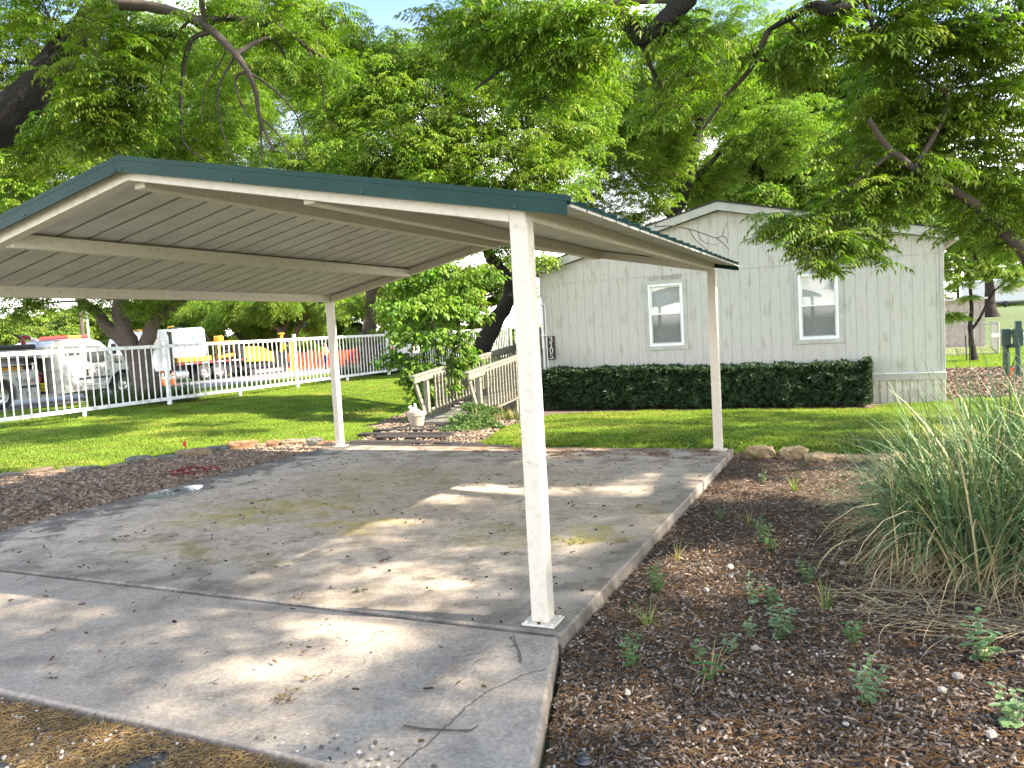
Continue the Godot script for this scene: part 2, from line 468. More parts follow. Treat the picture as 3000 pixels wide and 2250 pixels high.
# ------------------------------------------------------------------ concrete
func concrete_tex() -> ImageTexture:
	var W := 1000
	var H := 1100
	var n1 := noise(41, 0.009, 5)
	var n2 := noise(42, 0.07, 4)
	var n3 := noise(43, 0.3, 2)
	var im1 := n1.get_image(W, H); im1.convert(Image.FORMAT_L8)
	var im2 := n2.get_image(W, H); im2.convert(Image.FORMAT_L8)
	var im3 := n3.get_image(W, H); im3.convert(Image.FORMAT_L8)
	var im4 := noise(44, 0.02, 5).get_image(W, H); im4.convert(Image.FORMAT_L8)
	var a := im1.get_data()
	var b := im2.get_data()
	var cc := im3.get_data()
	var dd := im4.get_data()
	# pollen stains: world x, z, half sizes, strength
	var yel := []
	for p in [[646, 1518, 0.55, 0.35, 0.6], [800, 1492, 0.8, 0.4, 0.8], [945, 1469, 0.6, 0.35, 0.5], [1050, 1538, 0.42, 0.28, 1.0], [1735, 1567, 0.3, 0.26, 1.1], [1911, 1494, 0.22, 0.2, 0.6], [1500, 1570, 0.55, 0.35, 0.4], [1120, 1400, 0.9, 0.7, 0.4], [450, 1600, 0.5, 0.25, 0.4], [690, 1640, 0.5, 0.22, 0.35], [560, 1612, 0.4, 0.2, 0.35]]:
		var w := on_y(p[0], p[1], 0.0)
		yel.append([w.x, w.z, p[2], p[3], p[4]])
	var out := PackedByteArray()
	out.resize(W * H * 3)
	var k := 0
	for j in H:
		var z := -6.0 + 7.7 * j / H
		for i in W:
			var x := -6.3 + 7.0 * i / W
			var q := j * W + i
			var f1 := a[q] / 255.0
			var f2 := b[q] / 255.0
			var f3 := cc[q] / 255.0
			var f4 := dd[q] / 255.0
			var g := 0.645 + 0.10 * (f1 - 0.5) + 0.16 * (f2 - 0.5) + 0.20 * (f3 - 0.5)
			var r := g * 1.06
			var bl := g * 0.885
			var gr := g * 0.985
			if z < 0.14:
				var blot := clampf((f4 - 0.5) * 5.0, 0.0, 1.0)
				var m := 1.0 - 0.07 * blot
				# mildew near the open corner and along the edges, broken up by noise
				var ed := minf(minf(x + 5.78, 0.16 - x), minf(0.13 - z, z + 5.88))
				if ed < 0.5:
					m -= 0.22 * clampf((0.5 - ed) * 2.0 + (f2 - 0.5) * 1.5, 0.0, 1.0) * (0.45 + f4)
				if x < -4.9:
					m -= 0.30 * clampf((-5.15 - x) * 3.0 + (f4 - 0.5) * 4.0, 0.0, 1.0)
				if z > -1.2:
					m -= 0.09 * clampf((z + 1.0) * 0.9 + (f4 - 0.5) * 4.0, 0.0, 1.0)
				r *= m; gr *= m; bl *= m
				# washed-in red mud at the far edge
				if z < -4.3:
					var mud := clampf((-5.0 - z) * 1.4 + (f4 - 0.5) * 3.4 + (f2 - 0.5), 0.0, 1.0) * clampf((x + 5.4) * 0.8, 0.0, 1.0) * 0.55
					r = lerpf(r, 0.46, mud); gr = lerpf(gr, 0.36, mud); bl = lerpf(bl, 0.29, mud)
				for y in yel:
					var dx: float = (x - y[0]) / y[2]
					var dz: float = (z - y[1]) / y[3]
					var d2 := dx * dx + dz * dz
					if d2 < 1.6:
						var t: float = clampf((1.25 - d2) * 0.8 + (f4 - 0.5) * 2.5 + (f2 - 0.5) * 0.8, 0.0, 1.0) * y[4] * 0.40
						bl *= 1.0 - 0.62 * t
						gr *= 1.0 - 0.05 * t
						r *= 1.0 - 0.04 * t
			else:
				var pit := clampf((f2 - 0.56) * 6.0, 0.0, 1.0)
				var m2 := 1.0 - 0.14 * pit - 0.1 * clampf((f4 - 0.52) * 5.0, 0.0, 1.0)
				r *= m2 * 0.89; gr *= m2 * 0.89; bl *= m2 * 0.90
			out[k] = int(clampf(r, 0, 1) * 255); out[k + 1] = int(clampf(gr, 0, 1) * 255); out[k + 2] = int(clampf(bl, 0, 1) * 255)
			k += 3
	# hairline cracks, walked pixel by pixel
	for cr in [[[1262, 1385], [1290, 1360], [1325, 1342], [1345, 1318]], [[1230, 1400], [1300, 1388]], [[1165, 2245], [1235, 2190], [1290, 2140], [1370, 2065], [1430, 2022], [1530, 1975], [1600, 1955]], [[1495, 1862], [1520, 1905], [1530, 1945]]]:
		var rg := rnd(cr.size() * 7 + int(cr[0][0]))
		var prev := Vector3.INF
		for p in cr:
			var w := on_y(p[0], p[1], 0.0)
			if prev != Vector3.INF:
				var steps := int(prev.distance_to(w) / 0.006)
				var wob := 0.0
				for s in steps:
					var q2 := prev.lerp(w, float(s) / steps)
					wob = clampf(wob + rg.randf_range(-0.002, 0.002), -0.02, 0.02)
					var ix := int((q2.x + wob + 6.3) / 7.0 * W)
					var iz := int((q2.z + wob * 0.6 + 6.0) / 7.7 * H)
					for o in 1:
						var at := ((iz) * W + ix + o) * 3
						if at > 0 and at < out.size() - 3:
							for ch in 3: out[at + ch] = int(out[at + ch] * 0.55)
			prev = w
	return ImageTexture.create_from_image(Image.create_from_data(W, H, false, Image.FORMAT_RGB8, out))

# a slab from an outline of [x, z]; its texture coordinates follow the ground plan
func slab(called: String, ol: Array, top: float, thick: float, m: Material, bev := 0.012) -> void:
	var st := SurfaceTool.new()
	st.begin(Mesh.PRIMITIVE_TRIANGLES)
	var n := ol.size()
	var ctr := Vector2.ZERO
	for p in ol: ctr += Vector2(p[0], p[1]) / n
	var inn := []
	for p in ol:
		var q := Vector2(p[0], p[1])
		inn.append(q + (ctr - q).normalized() * bev * 1.4)
	var tri := Geometry2D.triangulate_polygon(PackedVector2Array(inn))
	var uvf := func(x: float, z: float) -> Vector2: return Vector2((x + 6.3) / 7.0, (z + 6.0) / 7.7)
	st.set_smooth_group(-1)
	for t in range(0, tr_len(tri), 3):
		var q := [inn[tri[t]], inn[tri[t + 1]], inn[tri[t + 2]]]
		if (q[1] - q[0]).cross(q[2] - q[0]) < 0: q.reverse()
		for v in q:
			st.set_uv(uvf.call(v.x, v.y)); st.add_vertex(Vector3(v.x, top, v.y))
	for i in n:
		var j := (i + 1) % n
		var a := Vector2(ol[i][0], ol[i][1])
		var b := Vector2(ol[j][0], ol[j][1])
		var rows := [[inn[i], inn[j], top], [a, b, top - bev], [a, b, top - thick]]
		for r in 2:
			var p0 := Vector3(rows[r][0].x, rows[r][2], rows[r][0].y)
			var p1 := Vector3(rows[r][1].x, rows[r][2], rows[r][1].y)
			var p2 := Vector3(rows[r + 1][1].x, rows[r + 1][2], rows[r + 1][1].y)
			var p3 := Vector3(rows[r + 1][0].x, rows[r + 1][2], rows[r + 1][0].y)
			var out := (p0 + p1) * 0.5 - Vector3(ctr.x, top, ctr.y)
			var nn := (p1 - p0).cross(p2 - p0)
			var ps := [p0, p2, p1, p0, p3, p2] if nn.dot(out) > 0 else [p0, p1, p2, p0, p2, p3]
			for v in ps:
				st.set_uv(uvf.call(v.x + (top - v.y) * 0.5, v.z + (top - v.y) * 0.5)); st.add_vertex(v)
	st.generate_normals()
	struct(called, st.commit(), m)

func tr_len(t: PackedInt32Array) -> int: return t.size()

# a sheet over the ground, following its lie, cut to an outline
func sheet(called: String, ol: Array, lift: float, m: Material, step := 0.5, bumpy := 0.0) -> void:
	var pl := PackedVector2Array()
	for p in ol: pl.append(Vector2(p[0], p[1]))
	var lo := pl[0]
	var hi := pl[0]
	for p in pl:
		lo = lo.min(p); hi = hi.max(p)
	var ns := noise(7, 0.6, 3)
	var mb := MB.new()
	var x := lo.x
	while x < hi.x:
		var z := lo.y
		while z < hi.y:
			var cell := PackedVector2Array([Vector2(x, z), Vector2(x + step, z), Vector2(x + step, z + step), Vector2(x, z + step)])
			for poly in Geometry2D.intersect_polygons(cell, pl):
				var ps := []
				for q in poly: ps.append(onground(q.x, q.y, lift + bumpy * ns.get_noise_2d(q.x, q.y)))
				if ps.size() >= 3: mb.face(ps, Vector3.UP)
			z += step
		x += step
	struct(called, mb, m)

func axis_list(breaks: Array) -> PackedFloat32Array:
	var o := PackedFloat32Array()
	for b in breaks:
		var x: float = b[0]
		while x < b[1] - 1e-4:
			o.append(x); x += b[2]
	o.append(breaks[-1][1])
	return o

const LAWN_L := [[-16.3, -3.0], [-9.35, -2.9], [-9.0, -3.4], [-8.35, -3.85], [-8.0, -4.6], [-7.7, -5.15], [-7.5, -5.75], [-6.9, -6.12], [-6.3, -6.35], [-5.95, -7.0], [-6.2, -7.9], [-6.6, -8.3], [-7.3, -8.9], [-7.7, -10.0], [-8.3, -11.4], [-8.6, -13.0], [-8.8, -16], [-8.8, -35.6], [-16.3, -35.6]]
const LAWN_R := [[-3.55, -6.05], [-3.75, -7.2], [-4.0, -8.0], [-4.2, -8.8], [-4.35, -10.0], [-4.55, -11.0], [-4.2, -11.7], [-3.0, -12.2], [1.9, -12.45], [2.0, -13.25], [3.3, -13.3], [3.5, -14.0], [9.0, -14.0], [9.0, -6.15], [2.9, -6.15], [0.35, -6.15], [0.3, -6.0]]
const BED_R := [[0.165, -6.1], [0.165, 0.15], [0.6, 1.6], [0.62, 4.2], [9.0, 4.2], [9.0, -6.05]]
const BED_L := [[-5.79, -6.35], [-5.79, 1.6], [-11.0, 1.6], [-10.2, -2.7], [-9.35, -2.9], [-9.0, -3.4], [-8.35, -3.85], [-8.0, -4.6], [-7.7, -5.15], [-7.5, -5.75], [-6.9, -6.12], [-6.3, -6.35]]

func grounds() -> void:
	# one sheet to the horizon
	var xs := axis_list([[-420., -60., 40.], [-60., -30., 2.5], [-30., -4., 0.5], [-4., 10., 0.5], [10., 40., 3.], [40., 420., 40.]])
	var zs := axis_list([[-620., -100., 40.], [-100., -40., 4.], [-40., 6., 0.5], [6., 20., 3.5], [20., 220., 40.]])
	var mb := MB.new()
	for x in xs:
		for z in zs:
			mb.v.append(Vector3(x, gy(x, z) - 0.02, z))
			var e := 0.2
			mb.n.append(Vector3(gy(x - e, z) - gy(x + e, z), 2 * e, gy(x, z - e) - gy(x, z + e)).normalized())
	for i in xs.size() - 1:
		for j in zs.size() - 1:
			var a := i * zs.size() + j
			mb.ix.append_array(PackedInt32Array([a, a + zs.size(), a + 1, a + 1, a + zs.size(), a + zs.size() + 1]))
	# the parking slab lies in it: the ground under the slab drops away
	for k in mb.v.size():
		var q := mb.v[k]
		if q.x > -5.6 and q.x < 0.1 and q.z > -5.7 and q.z < 1.2: mb.v[k].y = -0.2
	struct("ground", mb, M.turf)
	var ct := concrete_tex()
	M.concrete = mt(Color(1, 1, 1), 0.72, {"tex": ct, "bump": ct, "relief": 0.9, "spec": 0.45})
	slab("parking_slab", [[-5.78, -5.88], [0.16, -5.88], [0.155, 0.125], [-5.78, 0.10]], 0.0, 0.3, M.concrete)
	slab("driveway_apron", [[-6.3, 0.145], [0.15, 0.17], [0.54, 1.50], [0.1, 1.56], [-1.0, 1.535], [-2.3, 1.53], [-6.3, 1.6]], -0.004, 0.3, M.concrete)
	slab("gap_filler", [[-6.3, 0.07], [0.14, 0.09], [0.145, 0.2], [-6.3, 0.19]], -0.05, 0.1, M.soil)
	sheet("mulch_bed", BED_R, 0.012, M.soil, 0.25, 0.015)
	sheet("bark_bed", BED_L, 0.005, M.bark_bed, 0.25, 0.015)
	sheet("asphalt_drive", [[-12., 1.62], [-2.3, 1.55], [-1.0, 1.555], [0.1, 1.58], [0.56, 1.53], [0.60, 1.62], [0.62, 4.2], [-12., 4.2]], 0.03, M.asphalt, 0.5, 0.01)
	sheet("path_bed", [[-5.7, -5.9], [-5.95, -7.0], [-6.2, -7.9], [-6.6, -8.3], [-7.3, -8.9], [-7.7, -10.0], [-8.3, -11.4], [-8.6, -13.0], [-8.6, -16.], [-5.3, -16.], [-5.3, -13.2], [3.0, -13.2], [2.0, -13.15], [1.9, -12.45], [-3.0, -12.2], [-4.2, -11.7], [-4.55, -11.0], [-4.35, -10.0], [-4.2, -8.8], [-4.0, -8.0], [-3.75, -7.2], [-3.55, -6.05], [-3.5, -5.9]], 0.004, M.bark_bed, 0.4, 0.01)
	sheet("mulch_yard", [[3.2, -13.9], [3.2, -22.4], [16.0, -22.0], [16.0, -14.1]], 0.004, M.soil, 0.6, 0.02)
	for q in [px(430, 1178, 24.0), px(1090, 1085, 34.0)]:
		var ring := []
		for i in 18: ring.append([q.x + cos(TAU * i / 18) * (1.55 + 0.2 * sin(i * 2.3)), q.z + sin(TAU * i / 18) * (1.6 + 0.2 * cos(i * 1.7))])
		sheet("tree_bed", ring, 0.045, M.soil, 0.4, 0.02)
	sheet("road", [[-33.9, 30.0], [-33.9, -40.0], [-31.5, -47.0], [-26.5, -60.0], [-21.0, -60.0], [-26.0, -46.0], [-27.4, -36.0], [-27.6, 30.0]], 0.03, M.road, 2.0)
	sheet("dirt_shoulder", [[-34.0, -38.5], [-31.6, -47.0], [-34.0, -52.0], [-42.0, -50.0], [-40.0, -38.0]], 0.03, mt(lin(0.33, 0.21, 0.14), 0.95, {"tex": tinted(36, 0.03, [Color(0.6, 0.6, 0.5), Color(1, 1, 1)], 5), "tri": 0.6}), 1.0, 0.1)

# ------------------------------------------------------------------ carport
const CW := 5.6
const CL := 5.76
const CH := 2.17
const CR := 0.57   # rise from eave to ridge
const BM := 0.088  # beam depth

func roof_y(x: float) -> float: # underside of the beams at x
	return CH + CR * (1.0 - absf(x + CW * 0.5) / (CW * 0.5))

func carport() -> void:
	var t := thing("carport", "open beige steel carport with a low green gable roof over the concrete slab", "carport", Vector3(-CW * 0.5, 0, -CL * 0.5))
	for p in [[0., 0.], [0., -CL], [-CW, -CL], [-CW, 0.]]:
		var mb := MB.new().bb(Vector3(p[0] - 0.05, 0.012, p[1] - 0.05), Vector3(p[0] + 0.05, CH + (0.085 if p[1] == 0. else 0.0), p[1] + 0.05), 0.007)
		var po := part(t, "post", mb, M.paint)
		part(po, "base_plate", MB.new().box(Vector3(p[0], 0.007, p[1]), Vector3(0.19, 0.012, 0.17), Basis.IDENTITY, 0.003), M.paint)
		for b in [[-0.075, 0.06], [0.075, 0.06], [0.075, -0.06], [-0.075, -0.06]]:
			part(po, "anchor_bolt", MB.new().lathe(Vector3(p[0] + b[0], 0.013, p[1] + b[1]), [[0.009, 0.0], [0.009, 0.008], [0.0, 0.01]], 6), M.paint)
	var rz := -CW * 0.5
	for z in [0.0, -CL]:
		for s in [[0.0, 1.0], [-CW, -1.0]]:
			var a := Vector3(s[0] - s[1] * 0.051, CH + BM * 0.5, z)
			var b := Vector3(rz, CH + CR + BM * 0.5, z)
			# plumb-cut rafter
			var pl := []
			for q in [[a.x, a.y - BM * 0.5], [b.x, b.y - BM * 0.5], [b.x, b.y + BM * 0.5], [a.x, a.y + BM * 0.5]]: pl.append(Vector3(q[0], q[1], z - 0.044))
			part(t, "gable_beam", MB.new().prism(pl, Vector3(0, 0, 0.088)), M.paint)
	for x in [0.0, -CW]:
		part(t, "eave_beam", MB.new().bb(Vector3(x - 0.044, CH, -CL + 0.052), Vector3(x + 0.044, CH + BM + 0.02, -0.052), 0.006), M.paint)
	part(t, "ridge_beam", MB.new().bb(Vector3(rz - 0.05, CH + CR - 0.045, -CL + 0.045), Vector3(rz + 0.05, CH + CR + BM - 0.012, -0.045), 0.006), M.paint)
	for x in [-CW * 0.25, -CW * 0.75]:
		part(t, "purlin", MB.new().bb(Vector3(x - 0.045, roof_y(x) - 0.025, -CL + 0.045), Vector3(x + 0.045, roof_y(x) + BM - 0.006, -0.045), 0.005), M.paint)
	# roof of pans, each running from the ridge to an eave, with a rib of green sheet over each seam
	var n := 22
	var z0 := 0.10
	var dz := (CL + 0.22) / n
	for s in [1.0, -1.0]:
		for i in n:
			var zc := z0 - (i + 0.5) * dz
			var top := Vector3(rz + s * 0.004, CH + CR + BM + 0.006, zc)
			var bot := Vector3(rz + s * (CW * 0.5 + 0.31), CH + BM + 0.006 - 0.31 * CR / (CW * 0.5), zc)
			var d := (bot - top).normalized()
			var up := Vector3(0, 0, -s).cross(d).normalized()
			if up.y < 0: up = -up
			var bs := Basis(d, up, d.cross(up))
			var L := (bot - top).length()
			var mid := (top + bot) * 0.5
			var pan := part(t, "roof_panel", MB.new().box(mid + up * 0.006, Vector3(L, 0.012, dz - 0.034), bs), M.pan)
			var g := MB.new().box(mid + up * 0.017, Vector3(L, 0.008, dz - 0.004), bs)
			g.box(mid + up * 0.034 + Vector3(0, 0, dz * 0.5), Vector3(L, 0.028, 0.034), bs, 0.006)
			part(pan, "green_sheet", g, M.green_metal)
	# folded green rake trim along the front and back gables
	for z in [0.115, -CL - 0.125]:
		for s in [1.0, -1.0]:
			var pl := []
			var ex := CW * 0.5 + 0.30
			var sl := CR / (CW * 0.5)
			var yt := CH + CR + BM + 0.058
			for q in [[0.0, yt], [ex, yt - ex * sl], [ex, yt - ex * sl - 0.098], [0.0, yt - 0.102]]: pl.append(Vector3(rz + s * q[0], q[1], z))
			var rt := part(t, "rake_trim", MB.new().prism(pl, Vector3(0, 0, -0.012 if z > 0 else 0.012)), M.green_metal)
			var cp := []
			for q in [[0.0, yt], [ex, yt - ex * sl], [ex, yt - ex * sl + 0.004], [0.0, yt + 0.004]]: cp.append(Vector3(rz + s * q[0], q[1], z))
			part(rt, "top_flange", MB.new().prism(cp, Vector3(0, 0, -0.09 if z > 0 else 0.09)), M.green_metal)
			if z > 0:
				for k in 4:
					var xx := 0.03 + k * 0.93
					part(rt, "screw", MB.new().lathe(Vector3(rz + s * xx, yt - xx * sl - 0.082, z), [[0.008, 0.0], [0.008, 0.004], [0.0, 0.007]], 8, Vector3(0, 0, 1)), M.screw)
	part(t, "ridge_cap", MB.new().prism([Vector3(rz - 0.16, CH + CR + BM + 0.03, 0.11), Vector3(rz, CH + CR + BM + 0.066, 0.11), Vector3(rz + 0.16, CH + CR + BM + 0.03, 0.11), Vector3(rz, CH + CR + BM + 0.054, 0.11)], Vector3(0, 0, -CL - 0.22)), M.green_metal)

# ------------------------------------------------------------------ house
const HX0 := -5.25
const HX1 := 3.08
const HZ := -13.3
const HB := -0.29
const RIDGE := -1.085

func gable_y(x: float) -> float: # underside of the rake boards
	return 3.87 - 0.24 * absf(x - RIDGE)

func board_mesh(x0: float, x1: float, y0: float, y1f: Callable, holes: Array) -> MB:
	# vertical board with the window openings cut out of it
	var mb := MB.new()
	var cuts := [x0, x1]
	for h in holes:
		for q in [h[0], h[1]]:
			if q > x0 + 0.001 and q < x1 - 0.001: cuts.append(q)
	cuts.sort()
	for i in cuts.size() - 1:
		var a: float = cuts[i]
		var b: float = cuts[i + 1]
		var spans := []
		var hole = null
		for h in holes:
			if (a + b) * 0.5 > h[0] and (a + b) * 0.5 < h[1]: hole = h
		if hole == null: spans = [[y0, null]]
		else: spans = [[y0, hole[2]], [hole[3], null]]
		for s in spans:
			var ya: float = y1f.call(a) if s[1] == null else s[1]
			var yb: float = y1f.call(b) if s[1] == null else s[1]
			if ya <= s[0]: continue
			mb.prism([Vector3(a, s[0], HZ), Vector3(b, s[0], HZ), Vector3(b, yb, HZ), Vector3(a, ya, HZ)], Vector3(0, 0, -0.012))
	return mb

func house_window(t: Node3D, x0: float, x1: float, y0: float, y1: float, tilt: float) -> void:
	var w := part(t, "window", frame_mesh(x0 - 0.085, x1 + 0.085, y0 - 0.085, y1 + 0.085, 0.085, HZ + 0.001, 0.022), M.trim)
	part(w, "frame", frame_mesh(x0, x1, y0, y1, 0.045, HZ - 0.05, 0.075), M.vinyl)
	var ym := (y0 + y1) * 0.5 + 0.02
	part(w, "upper_sash", frame_mesh(x0 + 0.045, x1 - 0.045, ym - 0.02, y1 - 0.045, 0.03, HZ - 0.045, 0.02), M.vinyl)
	part(w, "lower_sash", frame_mesh(x0 + 0.045, x1 - 0.045, y0 + 0.045, ym + 0.02, 0.035, HZ - 0.022, 0.03), M.vinyl)
	part(w, "pane", MB.new().bb(Vector3(x0 + 0.07, ym, HZ - 0.04), Vector3(x1 - 0.07, y1 - 0.07, HZ - 0.036)), M.glass)
	part(w, "pane", MB.new().bb(Vector3(x0 + 0.075, y0 + 0.075, HZ - 0.016), Vector3(x1 - 0.075, ym, HZ - 0.012)), M.glass)
	var scr := MB.new()
	scr.face([Vector3(x0 + 0.05, y0 + 0.05, HZ + 0.016), Vector3(x1 - 0.05, y0 + 0.05, HZ + 0.016), Vector3(x1 - 0.05, ym, HZ + 0.016), Vector3(x0 + 0.05, ym, HZ + 0.016)], Vector3(0, 0, 1))
	part(w, "insect_screen", scr, M.screen)
	part(w, "screen_frame", frame_mesh(x0 + 0.046, x1 - 0.046, y0 + 0.046, ym + 0.004, 0.014, HZ + 0.012, 0.009), M.vinyl)
	var k := 0
	var y := y0 + 0.06
	while y < y1 - 0.05:
		part(w, "blind_slat", MB.new().box(Vector3((x0 + x1) * 0.5, y, HZ - 0.10), Vector3(x1 - x0 - 0.1, 0.0025, 0.05), Basis(Vector3.RIGHT, tilt)), M.blind)
		y += 0.043
		k += 1

func frame_mesh(x0: float, x1: float, y0: float, y1: float, w: float, z: float, dep: float) -> MB:
	var mb := MB.new()
	mb.bb(Vector3(x0, y0, z), Vector3(x1, y0 + w, z + dep), 0.003)
	mb.bb(Vector3(x0, y1 - w, z), Vector3(x1, y1, z + dep), 0.003)
	mb.bb(Vector3(x0, y0 + w, z), Vector3(x0 + w, y1 - w, z + dep), 0.003)
	mb.bb(Vector3(x1 - w, y0 + w, z), Vector3(x1, y1 - w, z + dep), 0.003)
	return mb

func house() -> void:
	var t := thing("manufactured_home", "pale grey manufactured home with grooved siding and two windows behind the hedge", "house", Vector3((HX0 + HX1) * 0.5, HB, HZ - 8.0))
	var wins := [[-2.675, -1.915, 1.06, 2.42], [0.45, 1.205, 1.06, 2.40]]
	# shell behind the boards, with the openings
	var holes := []
	for w in wins: holes.append([w[0], w[1], w[2], w[3]])
	var shell := MB.new()
	var xs := [HX0 + 0.02, wins[0][0], wins[0][1], RIDGE, wins[1][0], wins[1][1], HX1 - 0.02]
	for i in xs.size() - 1:
		var b := board_mesh(xs[i], xs[i + 1], HB, func(x): return gable_y(x) - 0.02, holes)
		for q in b.v.size(): b.v[q].z -= 0.014
		var base := shell.v.size()
		shell.v.append_array(b.v); shell.n.append_array(b.n); shell.c.append_array(b.c)
		for q in b.ix: shell.ix.append(base + q)
	part(t, "wall", shell, M.siding_back)
	var sh2 := MB.new()
	for x in [HX0 + 0.001, HX1 - 0.111]: sh2.bb(Vector3(x, HB, HZ - 17.0), Vector3(x + 0.11, 2.85, HZ - 0.03))
	sh2.bb(Vector3(HX0, HB, HZ - 17.1), Vector3(HX1, 3.2, HZ - 17.0))
	part(t, "wall", sh2, M.siding)
	# a dark back to the rooms, so that only the windows let light in
	part(t, "inner_wall", MB.new().bb(Vector3(HX0 + 0.12, HB, HZ - 2.6), Vector3(HX1 - 0.12, 2.8, HZ - 2.5)), M.room_wall)
	# siding boards: an upper and a lower row, 0.203 m on centres
	var x := HX0 + 0.10
	var prev := HX0 + 0.075
	while prev < HX1 - 0.08:
		x = minf(prev + 0.203, HX1 - 0.075)
		var a := prev + 0.0022
		var bq := x - 0.0022
		var cut = null
		for h in holes:
			if a > h[0] - 0.001 and bq < h[1] + 0.001: cut = h
		if cut != null:
			part(t, "siding_board", board_mesh(a, bq, 0.315, func(_x): return cut[2], []), M.siding)
			part(t, "siding_board", board_mesh(a, bq, cut[3], func(_x): return 2.602, []), M.siding)
		else: part(t, "siding_board", board_mesh(a, bq, 0.315, func(_x): return 2.602, holes), M.siding)
		var mid := RIDGE
		if a < mid and bq > mid:
			var mb := board_mesh(a, mid, 2.622, func(xx): return gable_y(xx), holes)
			var m2 := board_mesh(mid, bq, 2.622, func(xx): return gable_y(xx), holes)
			var base := mb.v.size()
			mb.v.append_array(m2.v); mb.n.append_array(m2.n); mb.c.append_array(m2.c)
			for q in m2.ix: mb.ix.append(base + q)
			part(t, "siding_board", mb, M.siding)
		else: part(t, "siding_board", board_mesh(a, bq, 2.622, func(xx): return gable_y(xx), holes), M.siding)
		prev = x
	part(t, "flashing", MB.new().bb(Vector3(HX0 + 0.07, 2.604, HZ - 0.01), Vector3(HX1 - 0.07, 2.620, HZ + 0.006)), M.rake)
	for xx in [HX0, HX1 - 0.075]:
		part(t, "corner_board", MB.new().bb(Vector3(xx, 0.315, HZ - 0.05), Vector3(xx + 0.075, 2.86, HZ + 0.016), 0.003), M.trim)
	for w in wins: house_window(t, w[0], w[1], w[2], w[3], 0.9)
	# skirting below
	part(t, "band_board", MB.new().bb(Vector3(HX0 - 0.01, 0.185, HZ - 0.02), Vector3(HX1 + 0.012, 0.312, HZ + 0.03), 0.005), M.trim)
	part(t, "drip_edge", MB.new().bb(Vector3(HX0 - 0.012, 0.3125, HZ - 0.02), Vector3(HX1 + 0.015, 0.33, HZ + 0.045), 0.003), M.vinyl)
	var sx := HX0
	while sx < HX1 - 0.05:
		var e := minf(sx + 0.406, HX1)
		var mb := MB.new()
		var k := 0
		var q := sx + 0.004
		while q < e - 0.01:
			var r := minf(q + 0.0675, e)
			var zo := 0.008 if k % 2 == 0 else -0.012
			mb.bb(Vector3(q, HB - 0.05, HZ - 0.03), Vector3(r - 0.004, 0.186, HZ + zo), 0.004)
			q = r
			k += 1
		part(t, "skirting_panel", mb, M.skirt)
		sx = e
	part(t, "skirting_panel", MB.new().bb(Vector3(HX1 - 0.03, HB - 0.05, HZ - 16.9), Vector3(HX1 - 0.002, 0.19, HZ - 0.032)), M.skirt)
	# roof and rake boards
	var rf := MB.new()
	var ov := 0.24
	for s in [1.0, -1.0]:
		var xe: float = (HX1 if s > 0 else HX0) + s * ov
		var pl := [Vector3(RIDGE, gable_y(RIDGE) + 0.175, HZ + 0.20), Vector3(xe, gable_y(xe) + 0.175, HZ + 0.20), Vector3(xe, gable_y(xe) + 0.205, HZ + 0.20), Vector3(RIDGE, gable_y(RIDGE) + 0.205, HZ + 0.20)]
		rf.prism(pl, Vector3(0, 0, -17.6))
		var rk := [Vector3(RIDGE, gable_y(RIDGE), HZ + 0.175), Vector3(xe, gable_y(xe), HZ + 0.175), Vector3(xe, gable_y(xe) + 0.172, HZ + 0.175), Vector3(RIDGE, gable_y(RIDGE) + 0.172, HZ + 0.175)]
		part(t, "rake_board", MB.new().prism(rk, Vector3(0, 0, -0.03)), M.rake)
		var so := [Vector3(RIDGE, gable_y(RIDGE) + 0.02, HZ + 0.144), Vector3(xe, gable_y(xe) + 0.02, HZ + 0.144), Vector3(xe, gable_y(xe) + 0.035, HZ + 0.144), Vector3(RIDGE, gable_y(RIDGE) + 0.035, HZ + 0.144)]
		part(t, "soffit", MB.new().prism(so, Vector3(0, 0, -0.16)), M.rake)
		part(t, "fascia_board", MB.new().bb(Vector3(xe - 0.02, gable_y(xe) + 0.01, HZ - 17.3), Vector3(xe, gable_y(xe) + 0.172, HZ + 0.14)), M.rake)
	part(t, "roof", rf, M.shingle)
	# conduit with straps at the corner
	var cx := HX0 + 0.04
	var cz := HZ + 0.055
	var cp := [Vector3(cx - 0.25, 2.42, cz), Vector3(cx - 0.12, 2.41, cz), Vector3(cx - 0.05, 2.37, cz), Vector3(cx - 0.01, 2.30, cz), Vector3(cx, 2.2, cz), Vector3(cx, 0.0, cz)]
	var pipe := part(t, "conduit", MB.new().tube(cp, [0.03], 10), M.vinyl)
	for y in [2.15, 1.42]: part(pipe, "strap", MB.new().bb(Vector3(cx - 0.035, y, HZ + 0.017), Vector3(cx + 0.10, y + 0.03, cz + 0.034), 0.004), M.vinyl)
	part(t, "conduit", MB.new().tube([Vector3(cx + 0.085, 2.14, HZ + 0.04), Vector3(cx + 0.085, -0.1, HZ + 0.04)], [0.014], 8), M.vinyl)

func words(p: Node3D, called: String, s: String, size: float, at: Vector3, bas: Basis, m: Material, dep := 0.004, serif := true) -> MeshInstance3D:
	var tm := TextMesh.new()
	var f := SystemFont.new()
	f.font_names = PackedStringArray(["Droid Serif" if serif else "Droid Sans"])
	tm.font = f
	tm.text = s
	tm.font_size = 64
	tm.pixel_size = size / 46.0
	tm.depth = dep
	tm.curve_step = 2.0
	var o := MeshInstance3D.new()
	o.name = called
	o.mesh = tm
	o.material_override = m
	p.add_child(o, true)
	o.position = at - p.position
	o.basis = bas
	return o

